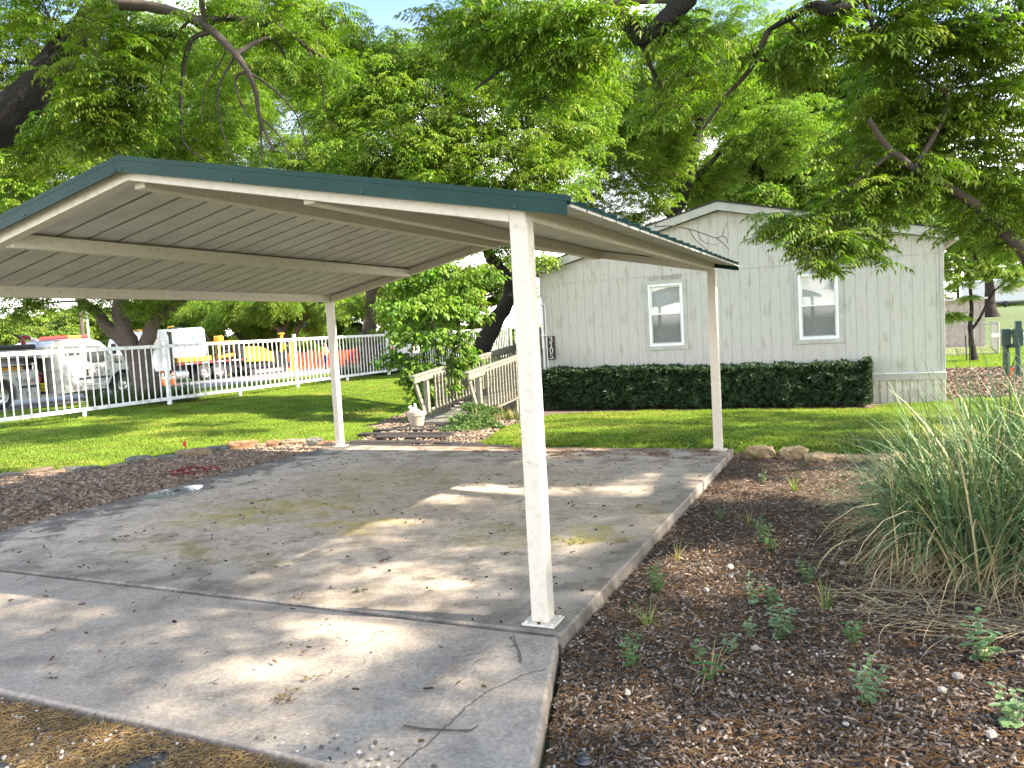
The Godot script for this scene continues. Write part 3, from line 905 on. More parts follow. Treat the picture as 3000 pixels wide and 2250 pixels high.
func number_sign() -> void:
	var at := Vector3(-5.02, 1.135, HZ + 0.03)
	var t := thing("house_number_sign", "narrow brown wooden house number board reading 3105 on the siding", "sign", at)
	var wood := mt(lin(0.09, 0.06, 0.04), 0.8, {"tex": tinted(50, 0.03, [Color(0.6, 0.55, 0.5), Color(1, 1, 1)], 5), "tri": Vector3(6, 1, 6)})
	part(t, "board", MB.new().box(at, Vector3(0.19, 0.55, 0.022), Basis(Vector3(0, 0, 1), 0.01), 0.004), wood)
	var k := 0
	for ch in "3105":
		words(t, "digit", ch, 0.125, at + Vector3(0.0, 0.195 - 0.13 * k, 0.014), Basis.IDENTITY, M.vinyl)
		k += 1
	part(t, "foot_line", MB.new().bb(at + Vector3(-0.07, -0.245, 0.011), at + Vector3(0.075, -0.238, 0.014)), M.vinyl)

# ------------------------------------------------------------------ fence
func fence_run(t: Node3D, a: Vector3, b: Vector3, posts: Array, picket: ArrayMesh) -> void:
	var d := (b - a).normalized()
	var L := (b - a).length()
	var bs := Basis(d.cross(Vector3.UP).normalized(), Vector3.UP, -d)
	var g := func(s: float) -> float: return gy(a.x + d.x * s, a.z + d.z * s)
	for s in posts:
		var p: Vector3 = a + d * float(s)
		var y: float = g.call(float(s))
		var po := part(t, "post", MB.new().box(Vector3(p.x, y + 0.90, p.z), Vector3(0.095, 1.9, 0.095), bs, 0.006), M.fence)
		part(po, "cap", MB.new().box(Vector3(p.x, y + 1.86, p.z), Vector3(0.115, 0.022, 0.115), bs, 0.006), M.fence)
	for i in posts.size() - 1:
		var s0: float = float(posts[i]) + 0.049
		var s1: float = float(posts[i + 1]) - 0.049
		for yy in [1.69, 0.185]:
			var p0: Vector3 = a + d * s0
			var p1: Vector3 = a + d * s1
			p0.y = g.call(s0) + yy; p1.y = g.call(s1) + yy
			part(t, "rail", MB.new().beam(p0, p1, 0.06, 0.095, 0.006), M.fence)
		var sm2 := (s0 + s1) * 0.5
		var pm: Vector3 = a + d * sm2
		var ym: float = g.call(sm2)
		part(t, "leg", MB.new().bb(Vector3(pm.x - 0.035, ym - 0.05, pm.z - 0.035), Vector3(pm.x + 0.035, ym + 0.137, pm.z + 0.035)), M.fence)
		var n := int((s1 - s0) / 0.212)
		for k in range(1, n):
			var s := s0 + (s1 - s0) * k / n
			var p: Vector3 = a + d * s
			var o := part(t, "picket", picket, M.fence)
			o.position = Vector3(p.x, g.call(s) + 0.938, p.z) - t.position

func fences() -> void:
	var pk := MB.new().tube([Vector3(0, -0.706, 0), Vector3(0, 0.706, 0)], [0.019], 6, false).done()
	var t := thing("picket_fence", "long white metal picket fence along the road side of the lawn", "fence", Vector3(-16.5, -0.1, -20))
	fence_run(t, Vector3(-16.5, 0, -1.5), Vector3(-16.5, 0, -36.2), [0.0, 5.6, 11.0, 16.58, 22.43, 28.2, 34.6], pk)
	var t2 := thing("picket_fence", "white metal picket fence across the back yard behind the ramp", "fence", Vector3(-10, -0.1, -36.2))
	fence_run(t2, Vector3(-16.45, 0, -36.2), Vector3(-4.8, 0, -36.2), [0.12, 5.8, 11.5], pk)

# ------------------------------------------------------------------ ramp
func ramp() -> void:
	var t := thing("wheelchair_ramp", "weathered wooden access ramp with slatted handrails beside the house corner", "ramp", Vector3(-5.85, -0.15, -11.5))
	var ry := func(z: float) -> float: return -0.10 + 0.082 * clampf(-9.2 - z, 0.0, 6.0)
	# deck boards
	var z := -9.25
	while z > -17.0:
		var zz := z - 0.138
		var yy: float = ry.call((z + zz) * 0.5)
		part(t, "deck_board", MB.new().beam(Vector3(-6.42, yy, (z + zz) * 0.5), Vector3(-5.28, yy, (z + zz) * 0.5), 0.132, 0.035, 0.004), M.old_wood)
		z = zz - 0.006
	for side in [[-6.38, -9.55, "far"], [-5.32, -9.55, "near"]]:
		var x: float = side[0]
		var zs: float = side[1] - (0.25 if side[2] == "near" else 0.0)
		var hr := func(q: float) -> float: return 0.80 + 0.082 * clampf(-9.5 - q, 0.0, 5.6)
		var ze := -15.0
		# handrail: a cap board and a side board
		part(t, "handrail", MB.new().beam(Vector3(x, hr.call(zs), zs + 0.35), Vector3(x, hr.call(ze) + 0.03, ze), 0.13, 0.036, 0.005), M.old_wood)
		part(t, "rail_board", MB.new().beam(Vector3(x + 0.03, hr.call(zs) - 0.075, zs + 0.33), Vector3(x + 0.03, hr.call(ze) - 0.045, ze), 0.036, 0.125, 0.005), M.old_wood)
		part(t, "bottom_rail", MB.new().beam(Vector3(x + 0.03, ry.call(zs - 0.3) + 0.13, zs - 0.3), Vector3(x + 0.03, ry.call(ze) + 0.13, ze), 0.036, 0.09, 0.005), M.old_wood)
		var q := zs - 0.25
		while q > ze:
			part(t, "post", MB.new().bb(Vector3(x - 0.078, gy(x, q) - 0.05, q - 0.045), Vector3(x + 0.011, hr.call(q) - 0.02, q + 0.045), 0.005), M.old_wood)
			q -= 1.75
		part(t, "brace", MB.new().beam(Vector3(x - 0.03, gy(x, zs) + 0.0, zs - 0.22), Vector3(x - 0.03, hr.call(zs) - 0.09, zs + 0.2), 0.045, 0.085, 0.005), M.old_wood)
		q = zs - 0.42
		while q > ze:
			part(t, "baluster", MB.new().bb(Vector3(x + 0.05, ry.call(q) + 0.06, q - 0.02), Vector3(x + 0.088, hr.call(q) - 0.05, q + 0.02)), M.old_wood)
			q -= 0.145
	# landing rail, crosswise
	part(t, "handrail", MB.new().beam(Vector3(-6.9, 1.62, -17.1), Vector3(-5.3, 1.62, -17.1), 0.13, 0.036, 0.005), M.old_wood)
	part(t, "bottom_rail", MB.new().beam(Vector3(-6.9, 0.62, -17.1), Vector3(-5.3, 0.62, -17.1), 0.04, 0.09, 0.005), M.old_wood)
	for x in [-6.86, -5.36]: part(t, "post", MB.new().bb(Vector3(x - 0.045, -0.3, -17.17), Vector3(x + 0.045, 1.6, -17.08), 0.005), M.old_wood)
	var bx := -6.72
	while bx < -5.45:
		part(t, "baluster", MB.new().bb(Vector3(bx, 0.6, -17.06), Vector3(bx + 0.038, 1.6, -17.03)), M.old_wood)
		bx += 0.13

# ------------------------------------------------------------------ stones, path, small things near the slab
func rock_mesh(rg: RandomNumberGenerator, sx: float, sy: float, szz: float) -> ArrayMesh:
	var nx := noise(rg.randi() % 9999, 1.6, 3)
	var mb := MB.new()
	var rows := 7
	var cols := 12
	var ps := []
	for i in rows + 1:
		var la := -PI * 0.5 + PI * i / rows
		for j in cols:
			var lo := TAU * j / cols
			var d := Vector3(cos(la) * cos(lo), sin(la), cos(la) * sin(lo))
			# squared off, like quarried flagstone
			var q := Vector3(signf(d.x) * pow(absf(d.x), 0.75), signf(d.y) * pow(absf(d.y), 0.6), signf(d.z) * pow(absf(d.z), 0.75))
			q *= 1.0 + 0.42 * nx.get_noise_3dv(d * 1.3 + Vector3.ONE * 3.0)
			ps.append(Vector3(q.x * sx * 0.5, q.y * sy * 0.5, q.z * szz * 0.5))
	for i in rows:
		for j in cols:
			var a := i * cols + j
			var b := i * cols + (j + 1) % cols
			var m: Vector3 = (ps[a] + ps[b] + ps[a + cols] + ps[b + cols]) * 0.25
			mb.face([ps[a], ps[b], ps[b + cols]], m)
			mb.face([ps[a], ps[b + cols], ps[a + cols]], m)
	return mb.done()

func stones() -> void:
	var rg := rnd(5)
	# left edging, from the drive end towards the far post: pixel, width, height, which stone
	var L := [[30, 1392, 0.30, 0.10, 1, "small grey edging stone half buried at the drive end of the bark bed"], [110, 1384, 0.46, 0.13, 0, "long tan edging stone with a pink face, by a black branch end"], [165, 1385, 0.30, 0.10, 0, "small tan edging stone between a long tan one and a flat grey one"], [207, 1378, 0.36, 0.12, 1, "flat grey edging stone with a pointed top between bark bed and lawn"], [262, 1375, 0.34, 0.11, 1, "thin grey edging stone lying low between bark bed and lawn"], [345, 1366, 0.34, 0.09, 0, "low brown edging stone sunk into the bark bed"], [410, 1352, 0.46, 0.17, 1, "large grey edging stone with a dark hollow at its end"], [447, 1350, 0.2, 0.11, 0, "small brown edging stone beside the large hollow grey one"], [492, 1343, 0.42, 0.12, 1, "flat long grey edging stone before the marker flag stone"], [572, 1333, 0.62, 0.20, 0, "big pale edging stone with the red marker flag behind it"], [636, 1320, 0.40, 0.16, 1, "white-veined grey edging stone next to the flag stone"], [708, 1311, 0.60, 0.20, 2, "long orange-tan flat-topped edging stone"], [765, 1309, 0.24, 0.13, 0, "small sandy edging stone next to the long orange-tan one"], [803, 1305, 0.34, 0.17, 2, "tilted orange edging stone with a rounded back"], [862, 1302, 0.50, 0.18, 0, "tan edging stone with a sloping top before the last grey one"], [918, 1297, 0.36, 0.16, 1, "pale grey edging stone one before the low tan one at the carport post"], [955, 1300, 0.36, 0.10, 2, "low tan edging stone touching the carport post at the tie path"]]
	var warm := mt(lin(0.33, 0.22, 0.13), 0.92, {"tex": tinted(51, 0.02, [Color(0.5, 0.45, 0.4), Color(1, 0.95, 0.88)], 5), "tri": 2.2})
	var ms := [M.stone, M.stone_gray, warm]
	for s in L:
		var p := on_y(s[0], s[1], -0.03)
		var o := solo("edging_stone", rock_mesh(rg, s[2] * 0.88, s[3] * 0.8, 0.18), ms[s[4]], s[5], "stone", Vector3(p.x, -0.05 + s[3] * 0.22, p.z), "stones edging the bark bed")
		o.rotation = Vector3(rg.randf_range(-.08, .08), deg_to_rad(38.0) + rg.randf_range(-0.25, 0.25), rg.randf_range(-.08, .08))
	var cream := mt(lin(0.42, 0.35, 0.25), 0.92, {"tex": tinted(52, 0.02, [Color(0.6, 0.55, 0.45), Color(1, 0.97, 0.9)], 5), "tri": 2.2, "bump": gray(53, 0.03, 4), "relief": 2.0})
	var R := [[2225, 1337, 0.42, 0.19, "chunky cream edging stone next to the slab corner"], [2325, 1337, 0.40, 0.17, "cream edging stone with a dark chipped front"], [2405, 1345, 0.44, 0.11, "low flat cream edging stone between chipped and buried ones"], [2490, 1347, 0.40, 0.10, "flat cream edging stone at the edge of the tall grass"], [2580, 1347, 0.42, 0.10, "cream edging stone half hidden by tall grass blades"], [2680, 1348, 0.45, 0.11, "cream edging stone mostly covered by the tall grass"]]
	for s in R:
		var p := on_y(s[0], s[1], -0.08)
		var o := solo("edging_stone", rock_mesh(rg, s[2] * 0.85, s[3] * 0.95, 0.24), cream, s[4], "stone", Vector3(p.x, -0.09 + s[3] * 0.22, p.z), "cream stones edging the mulch bed")
		o.rotation = Vector3(rg.randf_range(-.1, .1), rg.randf_range(-0.3, 0.3), rg.randf_range(-.1, .1))

func path() -> void:
	# old railway ties and slate laid as a path from the slab to the ramp
	var t := thing("tie_path", "path of dark old railway ties from the slab to the ramp", "path", onground(-5.2, -7.5))
	var T := [[-5.55, -6.08, 1.9, 0.02], [-3.75, -6.10, 1.6, 0.02], [-5.1, -6.38, 1.5, 0.03], [-3.9, -6.36, 0.85, -0.25], [-5.0, -6.85, 1.35, 0.02], [-5.75, -7.15, 0.9, 0.05], [-5.0, -7.25, 1.1, 0.02], [-5.55, -7.75, 1.5, 0.02], [-5.6, -8.3, 1.3, -0.03], [-5.65, -8.75, 1.2, 0.02], [-5.85, -9.1, 1.1, 0.0]]
	var rg := rnd(9)
	for k in T:
		var at := onground(k[0], k[1], 0.004 + rg.randf_range(0, 0.016))
		part(t, "tie", MB.new().box(at, Vector3(k[2], 0.07, 0.2 + rg.randf_range(0, 0.06)), Basis(Vector3.UP, k[3]) * Basis(Vector3(1, 0, 0), rg.randf_range(-0.06, 0.04)), 0.012), M.tie)

# ------------------------------------------------------------------ leaves
# one leaflet: a folded, pointed blade of two faces
func leaflet(mb: MB, b: Vector3, d: Vector3, nrm: Vector3, l: float, w: float, c: Color) -> void:
	var s := d.cross(nrm).normalized()
	var up := s.cross(d).normalized()
	var mid := b + d * l * 0.42 + up * l * 0.03
	var tip := b + d * l - up * l * 0.10
	var i := mb.v.size()
	mb.v.append_array(PackedVector3Array([b, mid + s * w * 0.5, tip, mid - s * w * 0.5]))
	var n1 := (up + s * 0.25).normalized()
	var n2 := (up - s * 0.25).normalized()
	mb.n.append_array(PackedVector3Array([up, n1, up, n2]))
	mb.c.append_array(PackedColorArray([c, c, c, c]))
	mb.ix.append_array(PackedInt32Array([i, i + 2, i + 1, i, i + 3, i + 2]))

# a twig end with compound leaves that arch and hang; grows along +z
func spray(sd: int, nleaf: int, pairs: int, rach: float, ll: float, lw: float, droop: float) -> ArrayMesh:
	var rg := rnd(sd)
	var mb := MB.new()
	mb.use_col = true
	for i in nleaf:
		var f := float(i) / maxf(1.0, nleaf - 1)
		var yaw := lerpf(-2.0, 2.0, f) + rg.randf_range(-0.5, 0.5)
		if i % 2 == 1: yaw = -yaw * 0.6
		var pit := rg.randf_range(-0.15, 0.55)
		var d := Basis(Vector3.UP, yaw) * (Basis(Vector3.RIGHT, -pit) * Vector3(0, 0, 1))
		var o := Vector3(0, 0, rg.randf_range(-0.18, 0.10))
		var L := rach * rg.randf_range(0.75, 1.15)
		var dr := droop * rg.randf_range(0.6, 1.3)
		var side := d.cross(Vector3.UP).normalized()
		var g := rg.randf_range(0.82, 1.18)
		var cc := Color(g * rg.randf_range(0.92, 1.12), g, g * rg.randf_range(0.8, 1.1))
		for k in pairs:
			var t := 0.25 + 0.72 * k / maxf(1.0, pairs - 1)
			var p := o + d * L * t + Vector3.DOWN * dr * L * t * t
			var tan := (d + Vector3.DOWN * 2.0 * dr * t).normalized()
			for s in [-1.0, 1.0]:
				var ld: Vector3 = (tan * 0.55 + side * s + Vector3.DOWN * rg.randf_range(0.15, 0.75)).normalized()
				var nn: Vector3 = (Vector3.UP + side * s * 0.4 + tan * rg.randf_range(-0.4, 0.4)).normalized()
				leaflet(mb, p, ld, nn, ll * (0.75 + 0.35 * sin(t * PI)) * rg.randf_range(0.85, 1.15), lw, cc)
			if k == pairs - 1: leaflet(mb, p, (tan + Vector3.DOWN * 0.4).normalized(), (Vector3.UP + tan * 0.3).normalized(), ll, lw, cc)
	return mb.done()

# a knot of simple leaves
func rosette(sd: int, nl: int, ll: float, lw: float, up := 0.5) -> ArrayMesh:
	var rg := rnd(sd)
	var mb := MB.new()
	mb.use_col = true
	for i in nl:
		var a := TAU * i / nl * 1.6 + rg.randf_range(-0.4, 0.4)
		var e := rg.randf_range(up - 0.5, up + 0.5)
		var d := Vector3(cos(a) * cos(e), sin(e), sin(a) * cos(e))
		var g := rg.randf_range(0.8, 1.2)
		leaflet(mb, Vector3(0, rg.randf_range(-0.3, 0.3) * ll, 0), d, (Vector3.UP + Vector3(cos(a), 0, sin(a)) * -0.4).normalized(), ll * rg.randf_range(0.75, 1.15), lw, Color(g, g, g))
	return mb.done()

var SPR := {}

func spray_sets() -> void:
	SPR.pecan = [spray(101, 6, 6, 0.30, 0.092, 0.025, 0.45), spray(102, 7, 5, 0.27, 0.088, 0.026, 0.6), spray(103, 7, 5, 0.25, 0.095, 0.024, 0.35)]
	SPR.mid = [spray(104, 7, 4, 0.32, 0.125, 0.036, 0.5), spray(105, 7, 4, 0.30, 0.12, 0.036, 0.7)]
	SPR.far = [spray(106, 6, 3, 0.5, 0.26, 0.09, 0.4), spray(107, 5, 3, 0.5, 0.28, 0.10, 0.6)]
	SPR.mesquite = [spray(108, 8, 5, 0.6, 0.24, 0.035, 0.9), spray(109, 8, 5, 0.6, 0.22, 0.035, 0.7)]
	SPR.broad = [spray(110, 6, 2, 0.22, 0.13, 0.06, 0.4), spray(111, 5, 2, 0.24, 0.14, 0.062, 0.6)]

func vbez(a: Vector3, b: Vector3, c: Vector3, n: int) -> Array:
	var o := []
	for i in n + 1:
		var t := float(i) / n
		o.append(a.lerp(b, t).lerp(b.lerp(c, t), t))
	return o

func smooth_pts(ps: Array, per := 4) -> Array:
	var cv := []
	var m := ps.size()
	for i in m - 1:
		var p0: Vector3 = ps[maxi(i - 1, 0)]
		var p1: Vector3 = ps[i]
		var p2: Vector3 = ps[i + 1]
		var p3: Vector3 = ps[mini(i + 2, m - 1)]
		for k in per:
			cv.append(p1.cubic_interpolate(p2, p0, p3, float(k) / per))
	cv.append(ps[m - 1])
	return cv

# limbs: [[points], radius at the start, radius at the end]; clumps: [centre, radius, how dense]
# opts: sprays, leaf (linear colour), bark, scale, twigs, seed
func tree(called: String, label: String, at: Vector3, limbs: Array, clumps: Array, o: Dictionary, group := "") -> Node3D:
	var rg := rnd(o.get("seed", 1))
	var t := thing(called, label, "tree", at, group)
	var trunk := MB.new()
	var branch := MB.new()
	var bones := []
	var first := true
	for l in limbs:
		var ps: Array = smooth_pts(l[0], 4)
		var rr := []
		for i in ps.size():
			var f := float(i) / (ps.size() - 1)
			var r := lerpf(l[1], l[2], pow(f, 0.8))
			if first: r *= 1.0 + 0.55 * exp(-f * 9.0)
			rr.append(r)
			if not first or f > 0.35: bones.append([ps[i], r])
		for i in range(1, ps.size() - 1): ps[i] += Vector3(rg.randf_range(-1, 1), rg.randf_range(-1, 1), rg.randf_range(-1, 1)) * float(rr[i]) * 0.16
		var tgt := trunk if (first or l[1] > 0.09) else branch
		tgt.tube(ps, rr, 12 if l[1] > 0.15 else 8, true, 0.10, int(rg.randi() % 50))
		first = false
	var sets: Array = SPR[o.get("sprays", "pecan")]
	var bufs := []
	for s in sets: bufs.append(PackedFloat32Array())
	var lc: Color = o.get("leaf", Color(0.075, 0.15, 0.022))
	var sc: float = o.get("scale", 1.0)
	for c in clumps:
		var ctr: Vector3 = c[0]
		var r: float = c[1]
		var dens: float = c[2] if c.size() > 2 else 1.0
		# a bough reaches for the clump
		var best = null
		var bd := 1e9
		for b in bones:
			var dist: float = (b[0] as Vector3).distance_to(ctr) + maxf(0.0, (b[0] as Vector3).y - ctr.y) * 0.6
			if dist < bd:
				bd = dist; best = b
		var hub := ctr - Vector3(0, r * 0.25, 0)
		if best != null and bd > 0.1:
			var mid: Vector3 = (best[0] as Vector3).lerp(hub, 0.5) + Vector3(rg.randf_range(-.2, .2), rg.randf_range(0.0, 0.3), rg.randf_range(-.2, .2)) * minf(bd, 2.5) * 0.5
			var br := minf(float(best[1]) * 0.6, 0.018 + 0.012 * bd)
			branch.tube(vbez(best[0], mid, hub, 6), [br, br * 0.9, br * 0.8, br * 0.7, br * 0.6, br * 0.5, br * 0.4], 6, false)
			if o.get("grow", true):
				bones.append([mid.lerp(hub, 0.3), br * 0.7]); bones.append([hub, br * 0.45])
		for k in int(o.get("twigs", 7)):
			var dv := Vector3(rg.randfn(), rg.randfn() * 0.55, rg.randfn()).normalized() * r * rg.randf_range(0.6, 1.0)
			var e := ctr + dv
			var m2 := hub.lerp(e, 0.5) + Vector3(0, r * rg.randf_range(0.0, 0.2), 0)
			var tr: float = o.get("twig_r", 0.009)
			branch.tube(vbez(hub, m2, e, 3), [tr, tr * 0.7, tr * 0.5, tr * 0.3], 4, false)
		var n := int(60.0 * dens * r * r / (sc * sc) + 6)
		var tint := rg.randf_range(0.85, 1.15)
		for k in n:
			var dv := Vector3(rg.randfn(), rg.randfn(), rg.randfn()).normalized()
			var rad := pow(rg.randf(), 0.45)
			var p := ctr + Vector3(dv.x * r, dv.y * r * 0.72, dv.z * r) * rad
			var yaw := atan2(dv.x, dv.z) + rg.randf_range(-0.9, 0.9)
			var s := sc * rg.randf_range(0.75, 1.2)
			var bs := Basis(Vector3.UP, yaw) * Basis(Vector3.RIGHT, rg.randf_range(-0.35, 0.45)) * Basis(Vector3.FORWARD, rg.randf_range(-0.3, 0.3))
			var g := tint * rg.randf_range(0.75, 1.25)
			var yl := rg.randf_range(0.9, 1.2)
			put(bufs[rg.randi() % sets.size()], bs.scaled(Vector3.ONE * s), p - at, Color(lc.r * g * yl, lc.g * g, lc.b * g))
	part(t, "trunk", trunk, o.get("bark", M.bark))
	if branch.v.size() > 0: part(t, "branches", branch, o.get("bark2", o.get("bark", M.bark)))
	for i in sets.size():
		if bufs[i].size() > 0: copies(t, "crown", sets[i], o.get("lmat", M.leaf), bufs[i]).set_meta("kind", "stuff")
	return t

# clumps scattered through an egg-shaped crown
func crown(sd: int, ctr: Vector3, rad: Vector3, n: int, r: float, dens := 1.0, shell := 0.5) -> Array:
	var rg := rnd(sd)
	var o := []
	for i in n:
		var d := Vector3(rg.randfn(), rg.randfn(), rg.randfn()).normalized()
		o.append([ctr + d * rad * pow(rg.randf(), shell), r * rg.randf_range(0.7, 1.25), dens])
	return o

func pxs(a: Array, d: float) -> Array:
	var o := []
	for p in a: o.append(px(p[0], p[1], p[2] if p.size() > 2 else d))
	return o
# clumps by pixel: [u, v, depth, radius, density]
func pxc(a: Array) -> Array:
	var o := []
	for p in a: o.append([px(p[0], p[1], p[2]), p[3], p[4] if p.size() > 4 else 1.0])
	return o

func trees() -> void:
	spray_sets()
	var PECAN := Color(0.21, 0.295, 0.052)
	# --- near right pecan: stands just right of the picture, its limbs come in from the right and above
	var b := onground(5.6, -4.2)
	var L := [
		[[b, b + Vector3(0.1, 1.2, 0.1), Vector3(5.5, 2.6, -4.0), Vector3(5.9, 4.5, -3.6), Vector3(6.6, 7.0, -3.2), Vector3(7.0, 9.5, -3.4)], 0.36, 0.12],
		[[Vector3(5.55, 1.0, -4.15), px(3150, 880, 7.7), px(3000, 735, 7.5), px(2900, 640, 7.5), px(2800, 560, 7.4), px(2680, 492, 7.2), px(2600, 430, 7.1), px(2545, 350, 7.0)], 0.085, 0.022],
		[[Vector3(5.6, 3.0, -3.9), Vector3(4.3, 4.6, -3.6), px(2800, -170, 6.6), px(2470, 15, 6.4), px(2380, 20, 6.5), px(2250, 90, 6.8)], 0.15, 0.02],
		[[Vector3(5.7, 3.6, -3.8), Vector3(3.4, 5.4, -2.6), px(2150, -160, 5.9), px(2005, -5, 6.0), px(1940, 75, 6.1), px(1880, 112, 6.2), px(1840, 70, 6.3), px(1785, 0, 6.5), px(1700, -60, 6.8)], 0.13, 0.045],
		[[px(1875, 110, 6.2), px(1900, 180, 6.4), px(1940, 260, 6.7), px(1985, 330, 7.0)], 0.03, 0.012],
		[[px(2005, -5, 6.0), px(1800, 10, 6.3), px(1650, 50, 6.6), px(1530, 150, 6.9), px(1440, 225, 7.2), px(1390, 262, 7.4)], 0.04, 0.012],
		[[px(2250, 90, 6.8), px(2200, 200, 7.0), px(2120, 290, 7.2), px(2060, 380, 7.4)], 0.03, 0.012],
		[[px(2680, 492, 7.2), px(2780, 300, 7.3), px(2700, 230, 7.3)], 0.03, 0.012],
		[[Vector3(6.0, 5.0, -3.5), Vector3(7.5, 6.5, -5.5), Vector3(8.5, 7.5, -8.0)], 0.16, 0.05],
		[[Vector3(5.9, 4.2, -3.6), Vector3(7.0, 6.0, -1.5), Vector3(8.0, 7.0, 1.2)], 0.16, 0.05],
	]
	var C := pxc([
		# hanging over the window and the wall
		[2330, 640, 7.4, 0.30, 1.5], [2400, 690, 7.3, 0.34, 1.5], [2480, 640, 7.4, 0.34, 1.5], [2420, 745, 7.3, 0.26, 1.5], [2520, 720, 7.4, 0.24, 1.2], [2560, 560, 7.4, 0.36, 1.5], [2620, 480, 7.4, 0.42, 1.4], [2700, 520, 7.5, 0.42, 1.4], [2500, 470, 7.5, 0.36, 1.2], [2660, 400, 7.6, 0.45, 1.3],
		[2770, 440, 7.6, 0.45, 1.3], [2870, 500, 7.6, 0.45, 1.3], [2960, 560, 7.6, 0.45, 1.3], [2940, 430, 7.8, 0.5, 1.2], [2820, 330, 7.6, 0.5, 1.2], [2700, 290, 7.6, 0.45, 1.2], [2580, 330, 7.6, 0.42, 1.2], [2940, 300, 7.6, 0.5, 1.2], [2850, 190, 7.4, 0.55, 1.2], [2720, 150, 7.4, 0.5, 1.2], [2600, 190, 7.5, 0.45, 1.1], [2960, 140, 7.3, 0.55, 1.2], [2780, 50, 7.0, 0.5, 1.2], [2920, 30, 7.0, 0.5, 1.2],
		[2560, 60, 6.8, 0.42, 1.2], [2640, 20, 6.8, 0.42, 1.2], [2440, 110, 6.9, 0.36, 1.2], [2350, 70, 6.7, 0.34, 1.3], [2320, 180, 7.0, 0.30, 1.0], [2210, 140, 6.9, 0.26, 1.1], [2880, 640, 7.6, 0.32, 1.2], [2980, 680, 7.6, 0.36, 1.3],
		# hanging from the overhead limb
		[2010, 200, 6.5, 0.28, 1.3], [1990, 80, 6.2, 0.26, 1.2], [1830, 60, 6.3, 0.26, 1.2], [1960, 300, 6.8, 0.24, 1.0], [1700, 30, 6.6, 0.34, 1.2], [1600, 70, 6.7, 0.34, 1.2], [1500, 60, 6.8, 0.34, 1.2], [1420, 60, 6.9, 0.32, 1.2], [1560, 190, 7.0, 0.28, 1.1], [1590, 270, 7.2, 0.24, 1.0], [1480, 150, 7.1, 0.28, 1.1], [1350, 100, 7.2, 0.28, 1.1], [1290, 60, 7.3, 0.22, 1.0], [1360, 170, 7.3, 0.24, 1.0], [1660, 180, 7.0, 0.26, 1.0], [1780, 150, 6.8, 0.24, 1.0],
	])
	# the rest of the crown, out of the picture to the right and overhead, plus clumps added for shade
	C.append_array(crown(201, Vector3(8.2, 7.2, -4.5), Vector3(4.2, 2.6, 5.8), 60, 0.78, 0.5))
	C.append_array(crown(202, Vector3(7.0, 6.6, 1.2), Vector3(4.0, 1.9, 3.4), 26, 0.75, 0.45))
	for q in [[4.3, 5.6, 0.0], [3.5, 5.2, 0.2], [4.0, 5.6, 0.9]]: C.append([Vector3(q[0], q[1], q[2]), 0.8, 0.7])  # extra clumps out of view, added to shade part of the apron
	C.append_array(crown(218, Vector3(2.0, 9.4, -2.4), Vector3(3.6, 1.1, 3.0), 22, 0.9, 0.5))  # unseen high clumps, added to shade the other pecan for contrast
	C.append_array(crown(216, Vector3(8.0, 7.0, -10.0), Vector3(3.6, 1.8, 2.8), 22, 0.8, 0.4))  # unseen clumps added to put the lawn before the hedge in shade
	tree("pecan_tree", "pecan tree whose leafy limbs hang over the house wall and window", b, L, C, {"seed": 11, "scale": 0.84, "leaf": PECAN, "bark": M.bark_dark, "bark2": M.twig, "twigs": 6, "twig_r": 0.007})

	# --- near left pecan: thick limb from the left edge arching over the carport
	b = onground(-8.4, 1.0)
	L = [
		[[b, Vector3(-8.3, 1.2, 0.6), Vector3(-8.1, 2.6, -0.6), px(-120, 440, 8.9), px(0, 360, 9.0), px(100, 265, 9.0), px(235, 90, 9.0), px(330, 15, 9.0), px(450, -70, 9.2), px(650, -200, 9.4)], 0.34, 0.10],
		[[px(330, 15, 9.0), px(430, 20, 8.9), px(540, 45, 8.8), px(620, 90, 8.7), px(690, 160, 8.6), px(725, 210, 8.6), px(750, 270, 8.7), px(760, 340, 8.8), px(800, 440, 8.9)], 0.075, 0.015],
		[[px(540, 45, 8.8), px(600, 60, 8.9), px(700, 55, 9.0), px(820, 80, 9.2), px(900, 140, 9.3), px(990, 190, 9.5)], 0.06, 0.014],
		[[px(620, 90, 8.7), px(560, 120, 8.8), px(535, 220, 8.9), px(530, 330, 9.0), px(540, 420, 9.0), px(600, 470, 9.0)], 0.035, 0.01],
		[[px(725, 210, 8.6), px(690, 230, 8.7), px(705, 300, 8.8), px(740, 360, 8.9)], 0.02, 0.008],
		[[px(760, 340, 8.8), px(765, 400, 8.9), px(768, 480, 8.9)], 0.018, 0.008],
		[[px(690, 160, 8.6), px(790, 110, 8.9), px(840, 180, 9.2), px(850, 260, 9.4)], 0.03, 0.01],
		[[px(560, 50, 8.8), px(500, 130, 8.8), px(470, 250, 8.9), px(480, 380, 8.9)], 0.02, 0.006],
		[[px(690, 160, 8.6), px(640, 260, 8.7), px(650, 380, 8.8), px(690, 470, 8.8)], 0.016, 0.006],
		[[px(760, 340, 8.8), px(820, 400, 8.9), px(850, 470, 8.9)], 0.014, 0.005],
		[[px(725, 210, 8.6), px(800, 260, 8.8), px(870, 340, 9.0), px(900, 430, 9.1)], 0.018, 0.006],
		[[px(900, 140, 9.3), px(940, 230, 9.3), px(950, 330, 9.4)], 0.016, 0.006],
		[[px(620, 90, 8.7), px(660, 150, 8.8), px(600, 260, 8.9), px(590, 360, 8.9)], 0.014, 0.005],
		[[px(240, 90, 9.0), px(300, 200, 8.9), px(300, 330, 8.8), px(340, 460, 8.8)], 0.03, 0.01],
	]
